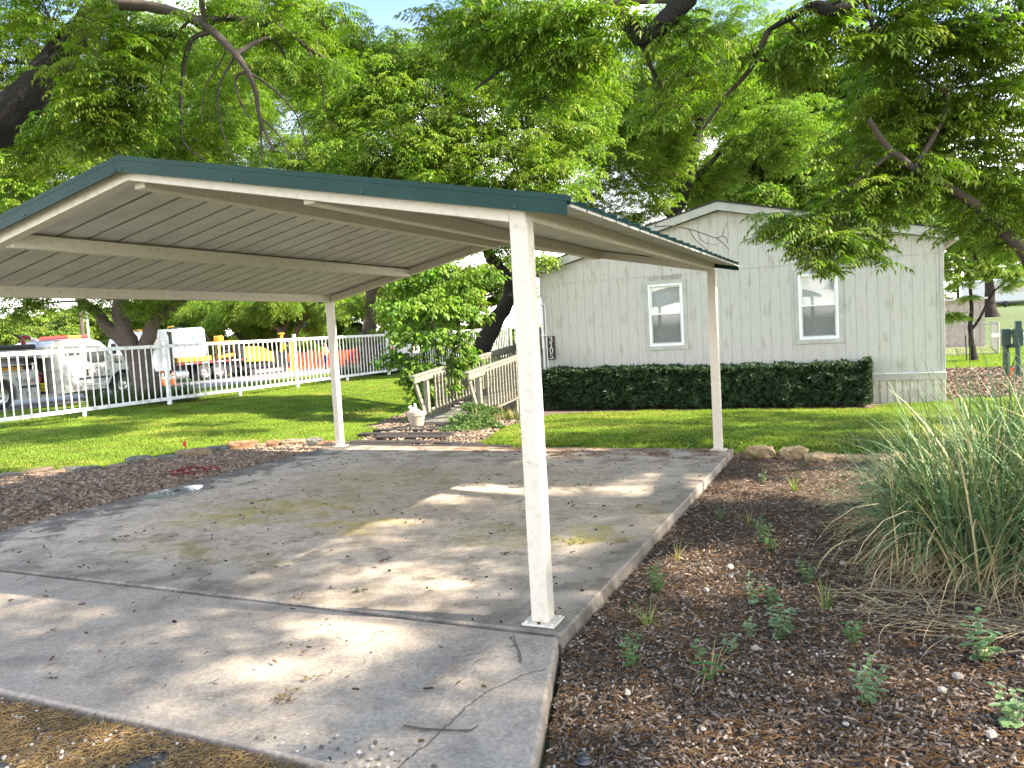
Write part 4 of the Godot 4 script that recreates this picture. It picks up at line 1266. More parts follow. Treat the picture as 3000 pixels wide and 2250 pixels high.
	C = pxc([
		[60, 60, 9.8, 0.5, 1.3], [150, 30, 8.6, 0.5, 1.2], [40, 160, 9.7, 0.45, 1.2], [160, 160, 9.7, 0.5, 1.3], [270, 230, 8.3, 0.5, 1.4], [330, 150, 8.4, 0.45, 1.2], [380, 80, 8.5, 0.42, 1.1], [200, 290, 9.7, 0.48, 1.4], [300, 300, 8.3, 0.5, 1.4], [390, 250, 8.4, 0.42, 1.2], [130, 370, 9.7, 0.45, 1.3], [240, 390, 8.5, 0.45, 1.3], [350, 370, 8.5, 0.42, 1.1], [60, 430, 9.7, 0.4, 1.0], [170, 460, 9.7, 0.36, 1.0], [430, 160, 8.6, 0.34, 0.9], [430, 330, 8.7, 0.34, 0.9], [30, 250, 9.7, 0.34, 1.0],
		[480, 90, 8.7, 0.3, 0.8], [660, 30, 8.9, 0.34, 0.8], [760, 60, 9.0, 0.36, 0.8], [860, 100, 9.2, 0.36, 0.8], [790, 190, 9.1, 0.34, 0.7], [880, 220, 9.3, 0.34, 0.8], [960, 170, 9.4, 0.34, 0.8], [820, 20, 9.3, 0.36, 0.8], [950, 60, 9.5, 0.36, 0.8],
	])
	C.append_array(crown(203, Vector3(-6.5, 7.6, 0.2), Vector3(4.6, 1.6, 3.6), 30, 1.05, 0.65))
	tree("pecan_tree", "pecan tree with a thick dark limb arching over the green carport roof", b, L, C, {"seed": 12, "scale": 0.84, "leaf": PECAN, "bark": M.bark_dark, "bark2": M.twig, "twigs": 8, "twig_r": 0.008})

	# --- leaning pecan behind the ramp
	b = px(1375, 1175, 19.3); b.y = gy(b.x, b.z)
	L = [
		[[b, px(1385, 1100, 19.3), px(1405, 1030, 19.3), px(1450, 945, 19.3), px(1490, 870, 19.3), px(1500, 835, 19.3), px(1560, 700, 19.5), px(1620, 520, 19.8), px(1660, 330, 20.2)], 0.30, 0.08],
		[[px(1500, 835, 19.3), px(1465, 790, 19.2), px(1435, 745, 19.2), px(1405, 680, 19.0), px(1370, 560, 18.8), px(1330, 400, 18.6), px(1300, 230, 18.6)], 0.20, 0.05],
		[[px(1405, 680, 19.0), px(1300, 600, 18.6), px(1180, 520, 18.2), px(1080, 420, 18.0)], 0.10, 0.03],
		[[px(1560, 700, 19.5), px(1650, 620, 19.0), px(1760, 560, 18.6)], 0.09, 0.03],
	]
	C = pxc([[1050, 480, 18.0, 1.1], [1160, 420, 17.8, 1.2], [1280, 470, 17.6, 1.2], [1400, 440, 17.6, 1.2], [1520, 480, 17.6, 1.2], [1620, 520, 17.8, 1.1], [1000, 330, 18.4, 1.2], [1120, 270, 18.2, 1.3], [1260, 330, 18.0, 1.3], [1400, 300, 18.0, 1.3], [1540, 340, 18.2, 1.3], [1680, 380, 18.4, 1.2], [950, 170, 18.8, 1.2], [1040, 130, 18.8, 1.0], [1180, 200, 18.6, 1.2], [1320, 190, 18.6, 1.3], [1450, 180, 18.8, 1.3], [1600, 210, 19.0, 1.3], [1720, 250, 19.0, 1.2], [1370, 80, 19.4, 1.1], [1500, 60, 19.4, 1.2], [1640, 90, 19.6, 1.2], [1100, 560, 18.2, 0.8], [1240, 570, 17.8, 0.8], [1400, 560, 17.6, 0.9], [1550, 590, 17.8, 0.8], [1600, 680, 18.6, 0.5], [1340, 680, 18.6, 0.7], [1590, 770, 18.0, 0.35], [1480, 720, 18.8, 0.4]])
	C.append_array(crown(204, px(1400, -330, 20.0), Vector3(4.5, 1.6, 4.0), 20, 1.25, 0.7))
	C.append_array(crown(217, Vector3(-2.5, 9.3, -9.0), Vector3(4.5, 0.9, 2.6), 16, 0.95, 0.5))  # added above the view to throw shade on the lawn
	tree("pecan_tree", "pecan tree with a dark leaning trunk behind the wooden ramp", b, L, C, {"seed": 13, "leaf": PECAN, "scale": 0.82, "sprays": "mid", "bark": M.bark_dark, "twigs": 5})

	# --- forked pecan at the fence on the left
	b = px(430, 1178, 24.0); b.y = gy(b.x, b.z)
	L = [
		[[b, px(420, 1120, 24.0), px(405, 1060, 24.0), px(375, 1000, 24.0), px(352, 940, 24.0), px(352, 870, 24.0), px(365, 740, 24.0), px(380, 560, 24.0), px(400, 400, 24.0)], 0.40, 0.10],
		[[px(385, 1020, 24.0), px(335, 975, 24.0), px(280, 915, 24.0), px(228, 868, 24.0), px(180, 790, 24.0), px(120, 680, 24.0)], 0.24, 0.07],
		[[px(418, 1090, 24.0), px(432, 1000, 24.0), px(455, 940, 24.0), px(500, 898, 24.0), px(545, 868, 24.0), px(640, 770, 24.0), px(720, 640, 24.0)], 0.26, 0.08],
		[[px(365, 740, 24.0), px(470, 560, 24.0), px(520, 430, 24.0), px(560, 380, 24.0)], 0.14, 0.05],
	]
	C = pxc([[40, 890, 23.0, 0.55], [130, 880, 23.2, 0.5], [250, 900, 23.0, 0.4], [60, 930, 23.2, 0.35, 0.7], [440, 880, 23.4, 0.8], [330, 890, 24.6, 0.5], [500, 860, 24.4, 0.5], [400, 940, 24.8, 0.45]])
	C.append_array(crown(205, px(330, 560, 24.0), Vector3(6.2, 2.6, 4.5), 46, 1.25, 0.75))
	C.append_array(crown(206, px(560, 280, 25.0), Vector3(5.2, 2.6, 4.0), 30, 1.3, 0.75))
	tree("pecan_tree", "pecan tree with a forked grey trunk just behind the white fence", b, L, C, {"seed": 14, "leaf": PECAN, "scale": 0.82, "sprays": "mid", "bark": M.bark_pale, "twigs": 4})

	# --- straight pecan further along the fence
	b = px(1090, 1085, 34.0); b.y = gy(b.x, b.z)
	L = [[[b, px(1088, 1040, 34.0), px(1080, 980, 34.0), px(1088, 930, 34.0), px(1086, 860, 34.0), px(1105, 760, 34.0), px(1090, 560, 34.0), px(1050, 380, 34.0)], 0.42, 0.10],
		[[px(1086, 860, 34.0), px(1150, 780, 33.5), px(1250, 640, 33.0)], 0.16, 0.05], [[px(1100, 780, 34.0), px(1000, 680, 34.0), px(900, 520, 34.0)], 0.18, 0.05]]
	C = pxc([[1180, 880, 33.4, 0.9], [1140, 960, 33.2, 0.7, 0.8], [1040, 900, 33.6, 0.6, 0.7], [1030, 980, 33.6, 0.4, 0.7]])
	C.append_array(crown(207, px(1020, 560, 34.0), Vector3(6.0, 3.6, 5.0), 46, 1.45, 0.8))
	C.append_array(crown(208, px(880, 240, 35.0), Vector3(6.0, 3.2, 5.0), 34, 1.5, 0.8))
	tree("pecan_tree", "tall pecan tree with a straight grey trunk further along the fence", b, L, C, {"seed": 15, "leaf": PECAN, "scale": 0.82, "sprays": "mid", "bark": M.bark_pale, "twigs": 3})

	# --- trees behind the house
	b = px(1960, 1000, 31.0); b.y = gy(b.x, b.z)
	L = [[[b, px(1965, 800, 31.0), px(1975, 650, 30.5), px(2010, 545, 30.0), px(2035, 440, 30.0), px(2050, 330, 30.0), px(2040, 200, 30.0)], 0.38, 0.12],
		[[px(1975, 650, 30.5), px(1900, 560, 30.0), px(1820, 480, 29.5)], 0.14, 0.05], [[px(2010, 545, 30.0), px(2080, 480, 30.0), px(2150, 400, 30.0)], 0.15, 0.05]]
	C = crown(209, px(1940, 320, 30.0), Vector3(5.6, 3.2, 4.5), 44, 1.35, 0.85)
	C.append_array(pxc([[1780, 500, 28.5, 1.0], [1840, 560, 29.0, 0.9], [1720, 560, 28.5, 0.9], [1700, 430, 28.5, 1.1], [2120, 520, 30.0, 0.8], [2180, 430, 29.5, 1.0], [2250, 350, 29.5, 1.1], [2060, 570, 30.0, 0.6], [2300, 480, 30.0, 0.8], [1890, 620, 29.5, 0.8], [1950, 590, 29.0, 0.6], [1760, 620, 29.0, 0.9], [1830, 650, 29.5, 0.7], [1680, 640, 29.0, 0.8]]))
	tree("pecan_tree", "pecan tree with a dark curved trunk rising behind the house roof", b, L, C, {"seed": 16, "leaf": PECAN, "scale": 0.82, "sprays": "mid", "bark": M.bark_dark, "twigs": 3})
	b = px(2330, 980, 46.0); b.y = gy(b.x, b.z)
	C = crown(210, px(2330, 330, 46.0), Vector3(6.0, 4.5, 5.0), 46, 1.6, 0.75)
	C.append_array(crown(211, px(2200, 560, 46.0), Vector3(4.5, 1.6, 4.0), 18, 1.4, 0.8))
	C.append_array(crown(212, px(2440, 580, 46.0), Vector3(3.2, 1.5, 4.0), 12, 1.4, 0.8))
	tree("shade_tree", "bright green tree standing well behind the house roof", b, [[[b, px(2330, 800, 46.0), px(2320, 600, 46.0), px(2330, 300, 46.0)], 0.4, 0.12], [[px(2325, 650, 46.0), px(2250, 560, 46.0), px(2180, 500, 46.0)], 0.15, 0.05], [[px(2325, 620, 46.0), px(2400, 540, 46.0), px(2460, 480, 46.0)], 0.15, 0.05]], C, {"seed": 17, "leaf": PECAN, "sprays": "far", "bark": M.bark, "twigs": 2})
	b = px(2900, 930, 58.0); b.y = gy(b.x, b.z)
	C = crown(213, px(2860, 640, 58.0), Vector3(7.0, 3.6, 6.0), 40, 1.8, 0.8)
	C.append_array(crown(214, px(2650, 420, 58.0), Vector3(6.0, 4.0, 5.0), 30, 1.8, 0.7))
	tree("shade_tree", "leafy tree on the lawn past the tan shed", b, [[[b, px(2900, 850, 58.0), px(2890, 740, 58.0), px(2870, 560, 58.0)], 0.45, 0.12], [[px(2895, 800, 58.0), px(2800, 680, 58.0), px(2700, 500, 58.0)], 0.2, 0.06]], C, {"seed": 18, "leaf": PECAN, "sprays": "far", "bark": M.bark, "twigs": 2})
	# --- young pecan with a stake
	b = px(2852, 1056, 25.8); b.y = gy(b.x, b.z)
	L = [[[b, px(2848, 1010, 25.8), px(2843, 960, 25.8), px(2846, 900, 25.8), px(2842, 840, 25.8), px(2838, 740, 25.8), px(2845, 600, 25.8)], 0.10, 0.03],
		[[px(2847, 965, 25.8), px(2872, 930, 25.7), px(2895, 880, 25.6), px(2915, 850, 25.5), px(2960, 815, 25.2)], 0.055, 0.02], [[px(2842, 840, 25.8), px(2870, 800, 25.6), px(2900, 770, 25.4)], 0.035, 0.015]]
	C = pxc([[2800, 820, 25.4, 0.45], [2790, 760, 25.4, 0.5], [2860, 790, 25.2, 0.5], [2930, 790, 25.0, 0.55], [2980, 820, 25.0, 0.45], [2830, 700, 25.4, 0.6], [2900, 700, 25.2, 0.6], [2970, 720, 25.0, 0.6], [2800, 640, 25.6, 0.6], [2880, 620, 25.4, 0.65], [2960, 620, 25.2, 0.65], [2850, 560, 25.6, 0.6], [2940, 550, 25.4, 0.6], [2820, 600, 25.8, 0.7], [2920, 640, 25.6, 0.7], [2990, 760, 25.2, 0.6], [2780, 700, 25.8, 0.55], [2785, 925, 25.6, 0.2, 1.6], [2800, 930, 25.5, 0.16, 1.6], [2840, 870, 25.6, 0.12, 1.0]])
	for c in C: c[2] *= 1.7
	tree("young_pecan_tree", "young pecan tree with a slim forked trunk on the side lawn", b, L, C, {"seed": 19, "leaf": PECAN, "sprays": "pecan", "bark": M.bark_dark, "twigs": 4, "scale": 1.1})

	# --- beyond the road
	b = px(838, 1052, 60.0); b.y = gy(b.x, b.z)
	L = [[[b, px(838, 1010, 60.0), px(825, 975, 60.0), px(800, 945, 60.0), px(770, 915, 60.0), px(740, 880, 60.0)], 0.42, 0.10], [[px(838, 1010, 60.0), px(862, 985, 60.0), px(880, 950, 60.0), px(905, 925, 60.0), px(940, 905, 60.0)], 0.28, 0.07], [[px(825, 975, 60.0), px(845, 940, 60.0), px(850, 890, 60.0)], 0.2, 0.06], [[px(800, 945, 60.0), px(750, 935, 59.5), px(690, 925, 59.0)], 0.14, 0.04]]
	C = crown(215, px(820, 895, 60.0), Vector3(6.5, 1.2, 4.5), 34, 1.1, 0.5)
	C.append_array(pxc([[680, 920, 59.0, 0.9, 0.7], [950, 900, 60.0, 1.0, 0.7], [930, 960, 60.5, 0.8, 0.7], [640, 940, 60.0, 0.9, 0.7]]))
	tree("mesquite_tree", "feathery mesquite with a spreading bare trunk behind the yellow drill", b, L, C, {"seed": 20, "leaf": PECAN, "sprays": "mesquite", "bark": M.bark_pale, "twigs": 3})
	var far := [
		[700, 66.0, 915, Vector3(6, 1.9, 4), 24, "mesquite_tree", "mesquite", "pale mesquite behind the tank truck"],
		[560, 70.0, 905, Vector3(6, 2.4, 4), 24, "shade_tree", "far", "rounded green tree seen over the white tank"],
		[470, 78.0, 930, Vector3(6, 2.2, 4), 22, "mesquite_tree", "mesquite", "grey-green mesquite between the two trucks"],
		[320, 72.0, 950, Vector3(5, 2.0, 4), 20, "shade_tree", "far", "low bright tree behind the fire truck cab"],
		[170, 80.0, 960, Vector3(6, 2.2, 4), 20, "shade_tree", "far", "low pale tree behind the deck gun of the fire truck"],
		[40, 66.0, 990, Vector3(6, 1.8, 4), 20, "shade_tree", "far", "bright bushy tree past the fire truck's hose bed"],
		[1000, 70.0, 880, Vector3(6, 2.6, 4), 24, "shade_tree", "far", "green tree in front of the brick house gable"],
		[1180, 74.0, 840, Vector3(7, 4.0, 4), 30, "shade_tree", "far", "tall tree behind the parked pickup"],
		[1330, 60.0, 860, Vector3(6, 4.0, 4), 28, "shade_tree", "far", "green tree seen past the leaning trunk"],
		[2960, 105.0, 800, Vector3(9, 5, 5), 26, "shade_tree", "far", "distant tree line crown beyond the camper"],
		[2800, 120.0, 780, Vector3(10, 6, 5), 28, "shade_tree", "far", "distant tree behind the tan shed roof"],
	]
	var k := 0
	for f in far:
		var d: float = f[1]
		var c := px(f[0], f[2], d)
		b = Vector3(c.x, gy(c.x, c.z), c.z)
		C = crown(220 + k, c, f[3], f[4], 1.4, 0.6, 0.4)
		# skirts of foliage down to the ground for the bushy ones
		C.append_array(crown(320 + k, Vector3(c.x + 2.0, 1.4, c.z), Vector3(f[3].x * 0.8, 1.2, 5.0), 14, 1.1, 0.7))
		var top := Vector3(c.x, c.y + f[3].y * 0.4, c.z)
		tree(f[5], f[7], b, [[[b, b.lerp(c, 0.4) + Vector3(0.3, 0, 0.2), c, top], 0.35, 0.08], [[b.lerp(c, 0.5), c + Vector3(-1.5, 0.3, 0.8), c + Vector3(-3.2, 1.0, 1.0)], 0.15, 0.05], [[b.lerp(c, 0.55), c + Vector3(1.4, 0.4, -0.8), c + Vector3(3.0, 1.2, -1.0)], 0.15, 0.05]], C, {"seed": 30 + k, "leaf": PECAN, "sprays": f[6], "bark": M.bark, "twigs": 1, "scale": 1.25}, "trees beyond the road")
		k += 1

func inside(pl: PackedVector2Array, x: float, z: float) -> bool:
	return Geometry2D.is_point_in_polygon(Vector2(x, z), pl)

func poly(a: Array) -> PackedVector2Array:
	var o := PackedVector2Array()
	for p in a: o.append(Vector2(p[0], p[1]))
	return o

# ------------------------------------------------------------------ turf
func turf_patch(sd: int, size: float, n: int, h: float, w: float) -> ArrayMesh:
	var rg := rnd(sd)
	var mb := MB.new()
	mb.use_col = true
	for i in n:
		var p := Vector3(rg.randf_range(-size, size) * 0.55, -0.01, rg.randf_range(-size, size) * 0.55)
		var a := rg.randf() * TAU
		var lean := Vector3(cos(a), 0, sin(a)) * rg.randf_range(0.15, 0.8)
		var hh := h * rg.randf_range(0.55, 1.2)
		var s := Vector3(-sin(a), 0, cos(a)) * w * 0.5
		if rg.randf() < 0.5: s = s.rotated(Vector3.UP, rg.randf_range(-1.2, 1.2))
		var mid := p + Vector3(0, hh * 0.6, 0) + lean * hh * 0.35
		var tip := p + Vector3(0, hh * rg.randf_range(0.75, 1.0), 0) + lean * hh
		var g := rg.randf_range(0.5, 1.5)
		var c := Color(g * rg.randf_range(0.85, 1.2), g, g)
		if rg.randf() < 0.05: c = Color(1.8 * g, 1.2 * g, 2.0 * g)
		var nn := (Vector3.UP * 1.3 + s.normalized().cross(Vector3.UP) * 0.5).normalized()
		var b := mb.v.size()
		mb.v.append_array(PackedVector3Array([p - s, p + s, mid + s * 0.8, mid - s * 0.8, tip]))
		for k in 5:
			mb.n.append(nn); mb.c.append(c)
		mb.ix.append_array(PackedInt32Array([b, b + 2, b + 1, b, b + 3, b + 2, b + 3, b + 4, b + 2]))
	return mb.done()

func lawns() -> void:
	var near := turf_patch(61, 0.26, 330, 0.06, 0.009)
	var far := turf_patch(62, 0.6, 420, 0.07, 0.016)
	var col := Color(0.235, 0.325, 0.05)
	var rg := rnd(63)
	var nz := noise(64, 0.25, 3)
	for area in [[LAWN_L, "short green lawn grass between the bark bed and the white fence", 1.0], [LAWN_R, "short green lawn grass between the slab and the hedge", 0.92]]:
		var pl := poly(area[0])
		var lo := pl[0]
		var hi := pl[0]
		for p in pl:
			lo = lo.min(p); hi = hi.max(p)
		var buf := PackedFloat32Array()
		var st := 0.25
		var x := lo.x
		while x < hi.x:
			var z := lo.y
			while z < hi.y:
				var xx := x + rg.randf_range(-.04, .04)
				var zz := z + rg.randf_range(-.04, .04)
				# only what can be seen: the strip far right is out of the picture
				if inside(pl, xx, zz) and xx < 5.5 and zz > -27.0:
					var g: float = area[2] * (1.0 + 0.4 * nz.get_noise_2d(xx * 4.0, zz * 4.0))
					var dryp := maxf(0.0, nz.get_noise_2d(xx * 1.7 + 40.0, zz * 1.7) - 0.1) * 0.9
					put(buf, Basis(Vector3.UP, rg.randf() * TAU).scaled(Vector3(1, rg.randf_range(0.8, 1.2), 1)), onground(xx, zz, -0.015), Color(col.r * g * (1.0 + dryp), col.g * g * (1.0 + 0.25 * dryp), col.b * g * (1.0 + 1.2 * dryp)))
				z += st
			x += st
		stuff("lawn_grass", near, M.blade, buf, area[1], "grass")
	var buf2 := PackedFloat32Array()
	for q in [[-27.4, -16.7, -40.0, -2.0], [3.3, 14.0, -34.0, -22.2], [-16.3, -8.8, -36.0, -27.0]]:
		var x: float = q[0]
		while x < q[1]:
			var z: float = q[2]
			while z < q[3]:
				var g := 1.0 + 0.35 * nz.get_noise_2d(x * 2.0, z * 2.0)
				put(buf2, Basis(Vector3.UP, rg.randf() * TAU), onground(x + rg.randf_range(-.1, .1), z + rg.randf_range(-.1, .1), -0.015), Color(col.r * g, col.g * g, col.b * g))
				z += 0.5
			x += 0.5
	stuff("verge_grass", far, M.blade, buf2, "rougher grass on the verge past the fence and on the far side lawn", "grass")

# ------------------------------------------------------------------ blades and tufts
func blade(mb: MB, base: Vector3, dir: Vector3, up: float, L: float, w: float, droop: float, c: Color, segs := 6, curl := 0.0) -> void:
	# an arching strap leaf: starts steep, bends over
	var p := base
	var d := (dir * (1.0 - up) + Vector3.UP * up).normalized()
	var s := dir.cross(Vector3.UP).normalized()
	var b := mb.v.size()
	for i in segs + 1:
		var t := float(i) / segs
		var ww := w * (1.0 - pow(t, 2.2)) * (0.6 + 0.4 * minf(1.0, t * 5.0)) + 0.0006
		var up2 := s.cross(d).normalized()
		mb.v.append(p - s * ww * 0.5); mb.v.append(p + s * ww * 0.5)
		mb.n.append(up2); mb.n.append(up2)
		mb.c.append(c); mb.c.append(c)
		p += d * L / segs
		d = (d + Vector3.DOWN * droop / segs * (0.4 + t * 1.6) + s * curl / segs).normalized()
	for i in segs:
		var a := b + i * 2
		mb.ix.append_array(PackedInt32Array([a, a + 2, a + 1, a + 1, a + 2, a + 3]))

func tuft(sd: int, n: int, r: float, L: float, w: float, c: Color, dry := 0.1) -> ArrayMesh:
	var rg := rnd(sd)
	var mb := MB.new()
	mb.use_col = true
	for i in n:
		var a := rg.randf() * TAU
		var dir := Vector3(cos(a), 0, sin(a))
		var g := rg.randf_range(0.7, 1.3)
		var cc := Color(c.r * g, c.g * g, c.b * g)
		if rg.randf() < dry: cc = Color(0.34 * g, 0.27 * g, 0.13 * g)
		blade(mb, dir * r * sqrt(rg.randf()), dir, rg.randf_range(0.45, 0.85), L * rg.randf_range(0.6, 1.15), w, rg.randf_range(0.8, 2.6), cc, 5)
	return mb.done()

func big_grass() -> void:
	var t := thing("ornamental_grass", "large clump of tall arching blue-green grass with straw at its foot", "grass clump", onground(2.7, -1.8))
	var rg := rnd(71)
	var g := MB.new()
	g.use_col = true
	var dry := MB.new()
	dry.use_col = true
	var hubs := [[2.25, -1.45, 1.0], [2.45, -2.1, 1.1], [2.75, -1.3, 1.1], [2.95, -2.0, 1.2], [2.65, -2.75, 1.1], [3.25, -1.5, 1.15], [3.35, -2.6, 1.1], [2.15, -2.0, 0.8], [3.1, -0.9, 1.0], [1.95, -1.75, 0.7], [1.98, -2.5, 0.75]]
	for h in hubs:
		var c := onground(h[0], h[1], 0.02)
		for i in 270:
			var a := rg.randf() * TAU
			# the clump leans towards the slab
			var dir := (Vector3(cos(a), 0, sin(a)) + Vector3(-0.45, 0, 0.05)).normalized()
			var L: float = rg.randf_range(0.8, 1.45) * h[2]
			var q := rg.randf_range(0.75, 1.25)
			var cc := Color(0.115 * q, 0.185 * q, 0.08 * q)
			var rr := rg.randf()
			if rr < 0.14: cc = Color(0.50 * q, 0.42 * q, 0.24 * q)
			elif rr < 0.24: cc = Color(0.2 * q, 0.24 * q, 0.10 * q)
			blade(g, c + Vector3(rg.randf_range(-.16, .16), 0, rg.randf_range(-.16, .16)), dir, rg.randf_range(0.55, 0.9), L, rg.randf_range(0.009, 0.017), rg.randf_range(0.7, 2.8), cc, 8, rg.randf_range(-0.35, 0.35))
		for i in 150:
			var a := rg.randf() * TAU
			var dir := (Vector3(cos(a), 0, sin(a)) + Vector3(-0.35, 0, 0.35)).normalized()
			var q := rg.randf_range(0.6, 1.2)
			blade(dry, c + Vector3(rg.randf_range(-.2, .2), rg.randf_range(0.0, 0.12), rg.randf_range(-.2, .2)), dir, rg.randf_range(0.25, 0.6), rg.randf_range(0.35, 0.8), rg.randf_range(0.004, 0.008), rg.randf_range(1.8, 3.2), Color(0.42 * q, 0.33 * q, 0.19 * q), 7, rg.randf_range(-0.9, 0.9))
	# straw lying flat in front
	for i in 420:
		var x := rg.randf_range(1.65, 3.0)
		var z := rg.randf_range(-2.0, -0.45)
		if (x - 2.5) * (x - 2.5) * 0.9 + (z + 1.3) * (z + 1.3) > 0.95: continue
		var a := rg.randfn(PI * 0.95, 0.7)
		var q := rg.randf_range(0.6, 1.15)
		blade(dry, onground(x, z, rg.randf_range(0.03, 0.09)), Vector3(cos(a), 0, sin(a)), 0.1, rg.randf_range(0.25, 0.6), rg.randf_range(0.004, 0.007), rg.randf_range(0.0, 0.35), Color(0.46 * q, 0.37 * q, 0.23 * q), 6, rg.randf_range(-1.2, 1.2))
	for i in range(0, dry.v.size()):
		var v := dry.v[i]
		dry.v[i].y = maxf(v.y, gy(v.x, v.z) + 0.022 + 0.00003 * (i % 900))
	part(t, "blades", g, M.leaf_dull)
	part(t, "dead_straw", dry, M.dull)
	# a few tall flowering stalks
	for s in [[2935, 1560, 2958, 1030], [2905, 1500, 2920, 1180], [2700, 1500, 2660, 1140]]:
		var a := px(s[0], s[1], 5.2)
		var b := px(s[2], s[3], 5.0)
		part(t, "stalk", MB.new().tube([a, a.lerp(b, 0.5) + Vector3(0.02, 0, 0), b], [0.006, 0.005, 0.002], 5), mt(lin(0.05, 0.085, 0.03), 0.6))

# ------------------------------------------------------------------ seedlings in the mulch
func ovate(mb: MB, b: Vector3, d: Vector3, up: Vector3, l: float, w: float, c: Color, rim: Color) -> void:
	var s := d.cross(up).normalized()
	up = s.cross(d).normalized()
	var prof := [[0.0, 0.06], [0.22, 0.36], [0.5, 0.5], [0.78, 0.33], [1.0, 0.0]]
	var i0 := mb.v.size()
	for p in prof:
		var o: Vector3 = b + d * l * p[0] - up * l * 0.18 * p[0] * p[0]
		var ww: float = p[1] * w
		for q in [[-1.0, 0.12], [-0.72, 0.06], [0.0, 0.0], [0.72, 0.06], [1.0, 0.12]]:
			mb.v.append(o + s * ww * q[0] + up * w * q[1]); mb.n.append((up - s * q[0] * 0.25).normalized())
			mb.c.append(rim if absf(q[0]) > 0.9 else c)
	for r in prof.size() - 1:
		for k in 4:
			var a := i0 + r * 5 + k
			mb.ix.append_array(PackedInt32Array([a, a + 5, a + 1, a + 1, a + 5, a + 6]))

func seedling(at: Vector3, h: float, stems: int, ll: float, sd: int, label: String, c: Color, varieg := 0.0, spread := 0.25) -> void:
	var rg := rnd(sd)
	var t := thing("seedling", label, "weed", at, "weeds sprouting in the mulch")
	var lv := MB.new()
	lv.use_col = true
	var stm := MB.new()
	for i in stems:
		var a := TAU * i / stems + rg.randf_range(-0.5, 0.5)
		var out := Vector3(cos(a), 0, sin(a)) * (spread if stems > 1 else 0.08)
		var hh := h * rg.randf_range(0.65, 1.05)
		var b := at + out * 0.25 * h
		var e := b + out * hh + Vector3(0, hh, 0)
		var m := b.lerp(e, 0.5) + Vector3(0, hh * 0.1, 0)
		var ps := vbez(b, m, e, 6)
		stm.tube(ps, [0.003, 0.003, 0.0025, 0.002, 0.002, 0.0015, 0.001], 5)
		var n := maxi(3, int(hh / (ll * 0.55)))
		for k in n:
			var t2 := 0.2 + 0.8 * k / (n - 1)
			var p: Vector3 = b.lerp(m, t2).lerp(m.lerp(e, t2), t2)
			var ya := rg.randf() * 0.5 + (PI * 0.5 if k % 2 == 0 else 0.0)
			for s in [0.0, PI]:
				var d := Vector3(cos(ya + s), rg.randf_range(-0.1, 0.45), sin(ya + s)).normalized()
				var q := rg.randf_range(0.75, 1.25)
				var cc := Color(c.r * q, c.g * q, c.b * q)
				var rim := cc if rg.randf() > varieg else Color(0.55, 0.58, 0.42)
				var sz := ll * (1.1 - 0.55 * t2) * rg.randf_range(0.8, 1.15)
				ovate(lv, p, d, Vector3.UP, sz, sz * 0.68, cc, rim)
	part(t, "stem", stm, mt(lin(0.12, 0.14, 0.06), 0.7))
	part(t, "leaves", lv, M.leaf_dull)

func weeds() -> void:
	var G := Color(0.10, 0.19, 0.06)
	var P := Color(0.15, 0.24, 0.10)
	var W := [
		[1925, 1745, 0.19, 4, 0.055, "leafy green seedling next to the slab edge, by the post with base plate", G, 0.2], [2210, 1775, 0.20, 3, 0.055, "upright variegated seedling beside a second one near the straw", P, 0.6], [2262, 1780, 0.12, 4, 0.06, "low broad-leaved seedling touching the variegated one near the straw", G, 0.4],
		[2290, 1880, 0.18, 9, 0.058, "wide bushy variegated seedling, the largest in the mulch", P, 0.7], [2200, 1870, 0.10, 4, 0.045, "small variegated sprout beside the largest bushy seedling", P, 0.9], [2500, 1895, 0.11, 6, 0.05, "low spreading green seedling with a straw stem arching over it", G, 0.1],
		[1845, 1965, 0.20, 3, 0.05, "thin upright seedling standing alone in the mulch", G, 0.3], [2075, 2000, 0.18, 2, 0.06, "spindly seedling with few leaves and straw stems", G, 0.0], [2140, 1920, 0.10, 2, 0.04, "tiny variegated sprout beside the spindly seedling", P, 0.8],
		[2545, 2075, 0.22, 4, 0.055, "leafy pale seedling in open mulch with a curved dry stem by it", P, 0.3], [2875, 1950, 0.22, 4, 0.075, "large-leaved pale seedling at the straw's edge", P, 0.3], [2965, 2135, 0.18, 4, 0.07, "broad-leaved pale seedling beside a white stone chip", P, 0.4],
		[2365, 1715, 0.16, 6, 0.055, "dense green seedling at the rim of the tall grass", G, 0.3], [2240, 1600, 0.2, 4, 0.05, "tall narrow dark seedling near the tall grass", G, 0.1], [2260, 1620, 0.10, 5, 0.055, "flat green seedling at the foot of the tall dark one", G, 0.1], [2110, 1530, 0.14, 3, 0.05, "small seedling in the sunlit part of the mulch", G, 0.1],
		[2235, 1415, 0.10, 5, 0.05, "pale leafy sprout in the sunlit mulch before the cream stones", P, 0.2], [2215, 1350, 0.08, 4, 0.045, "sprout of yellow-green leaves at the chunky cream stone", P, 0.0], [1895, 1835, 0.07, 4, 0.035, "low sprig with a bent dry stem near the slab corner", G, 0.0], [2360, 1370, 0.09, 6, 0.04, "ivy-like sprouts spilling before the chipped cream stone", G, 0.1]]
	var k := 0
	for w in W:
		var p := on_y(w[0], w[1], -0.11)
		p.y = gy(p.x, p.z) + 0.01
		seedling(p, w[2], w[3], w[4], 400 + k, w[5], w[6], w[7])
		k += 1

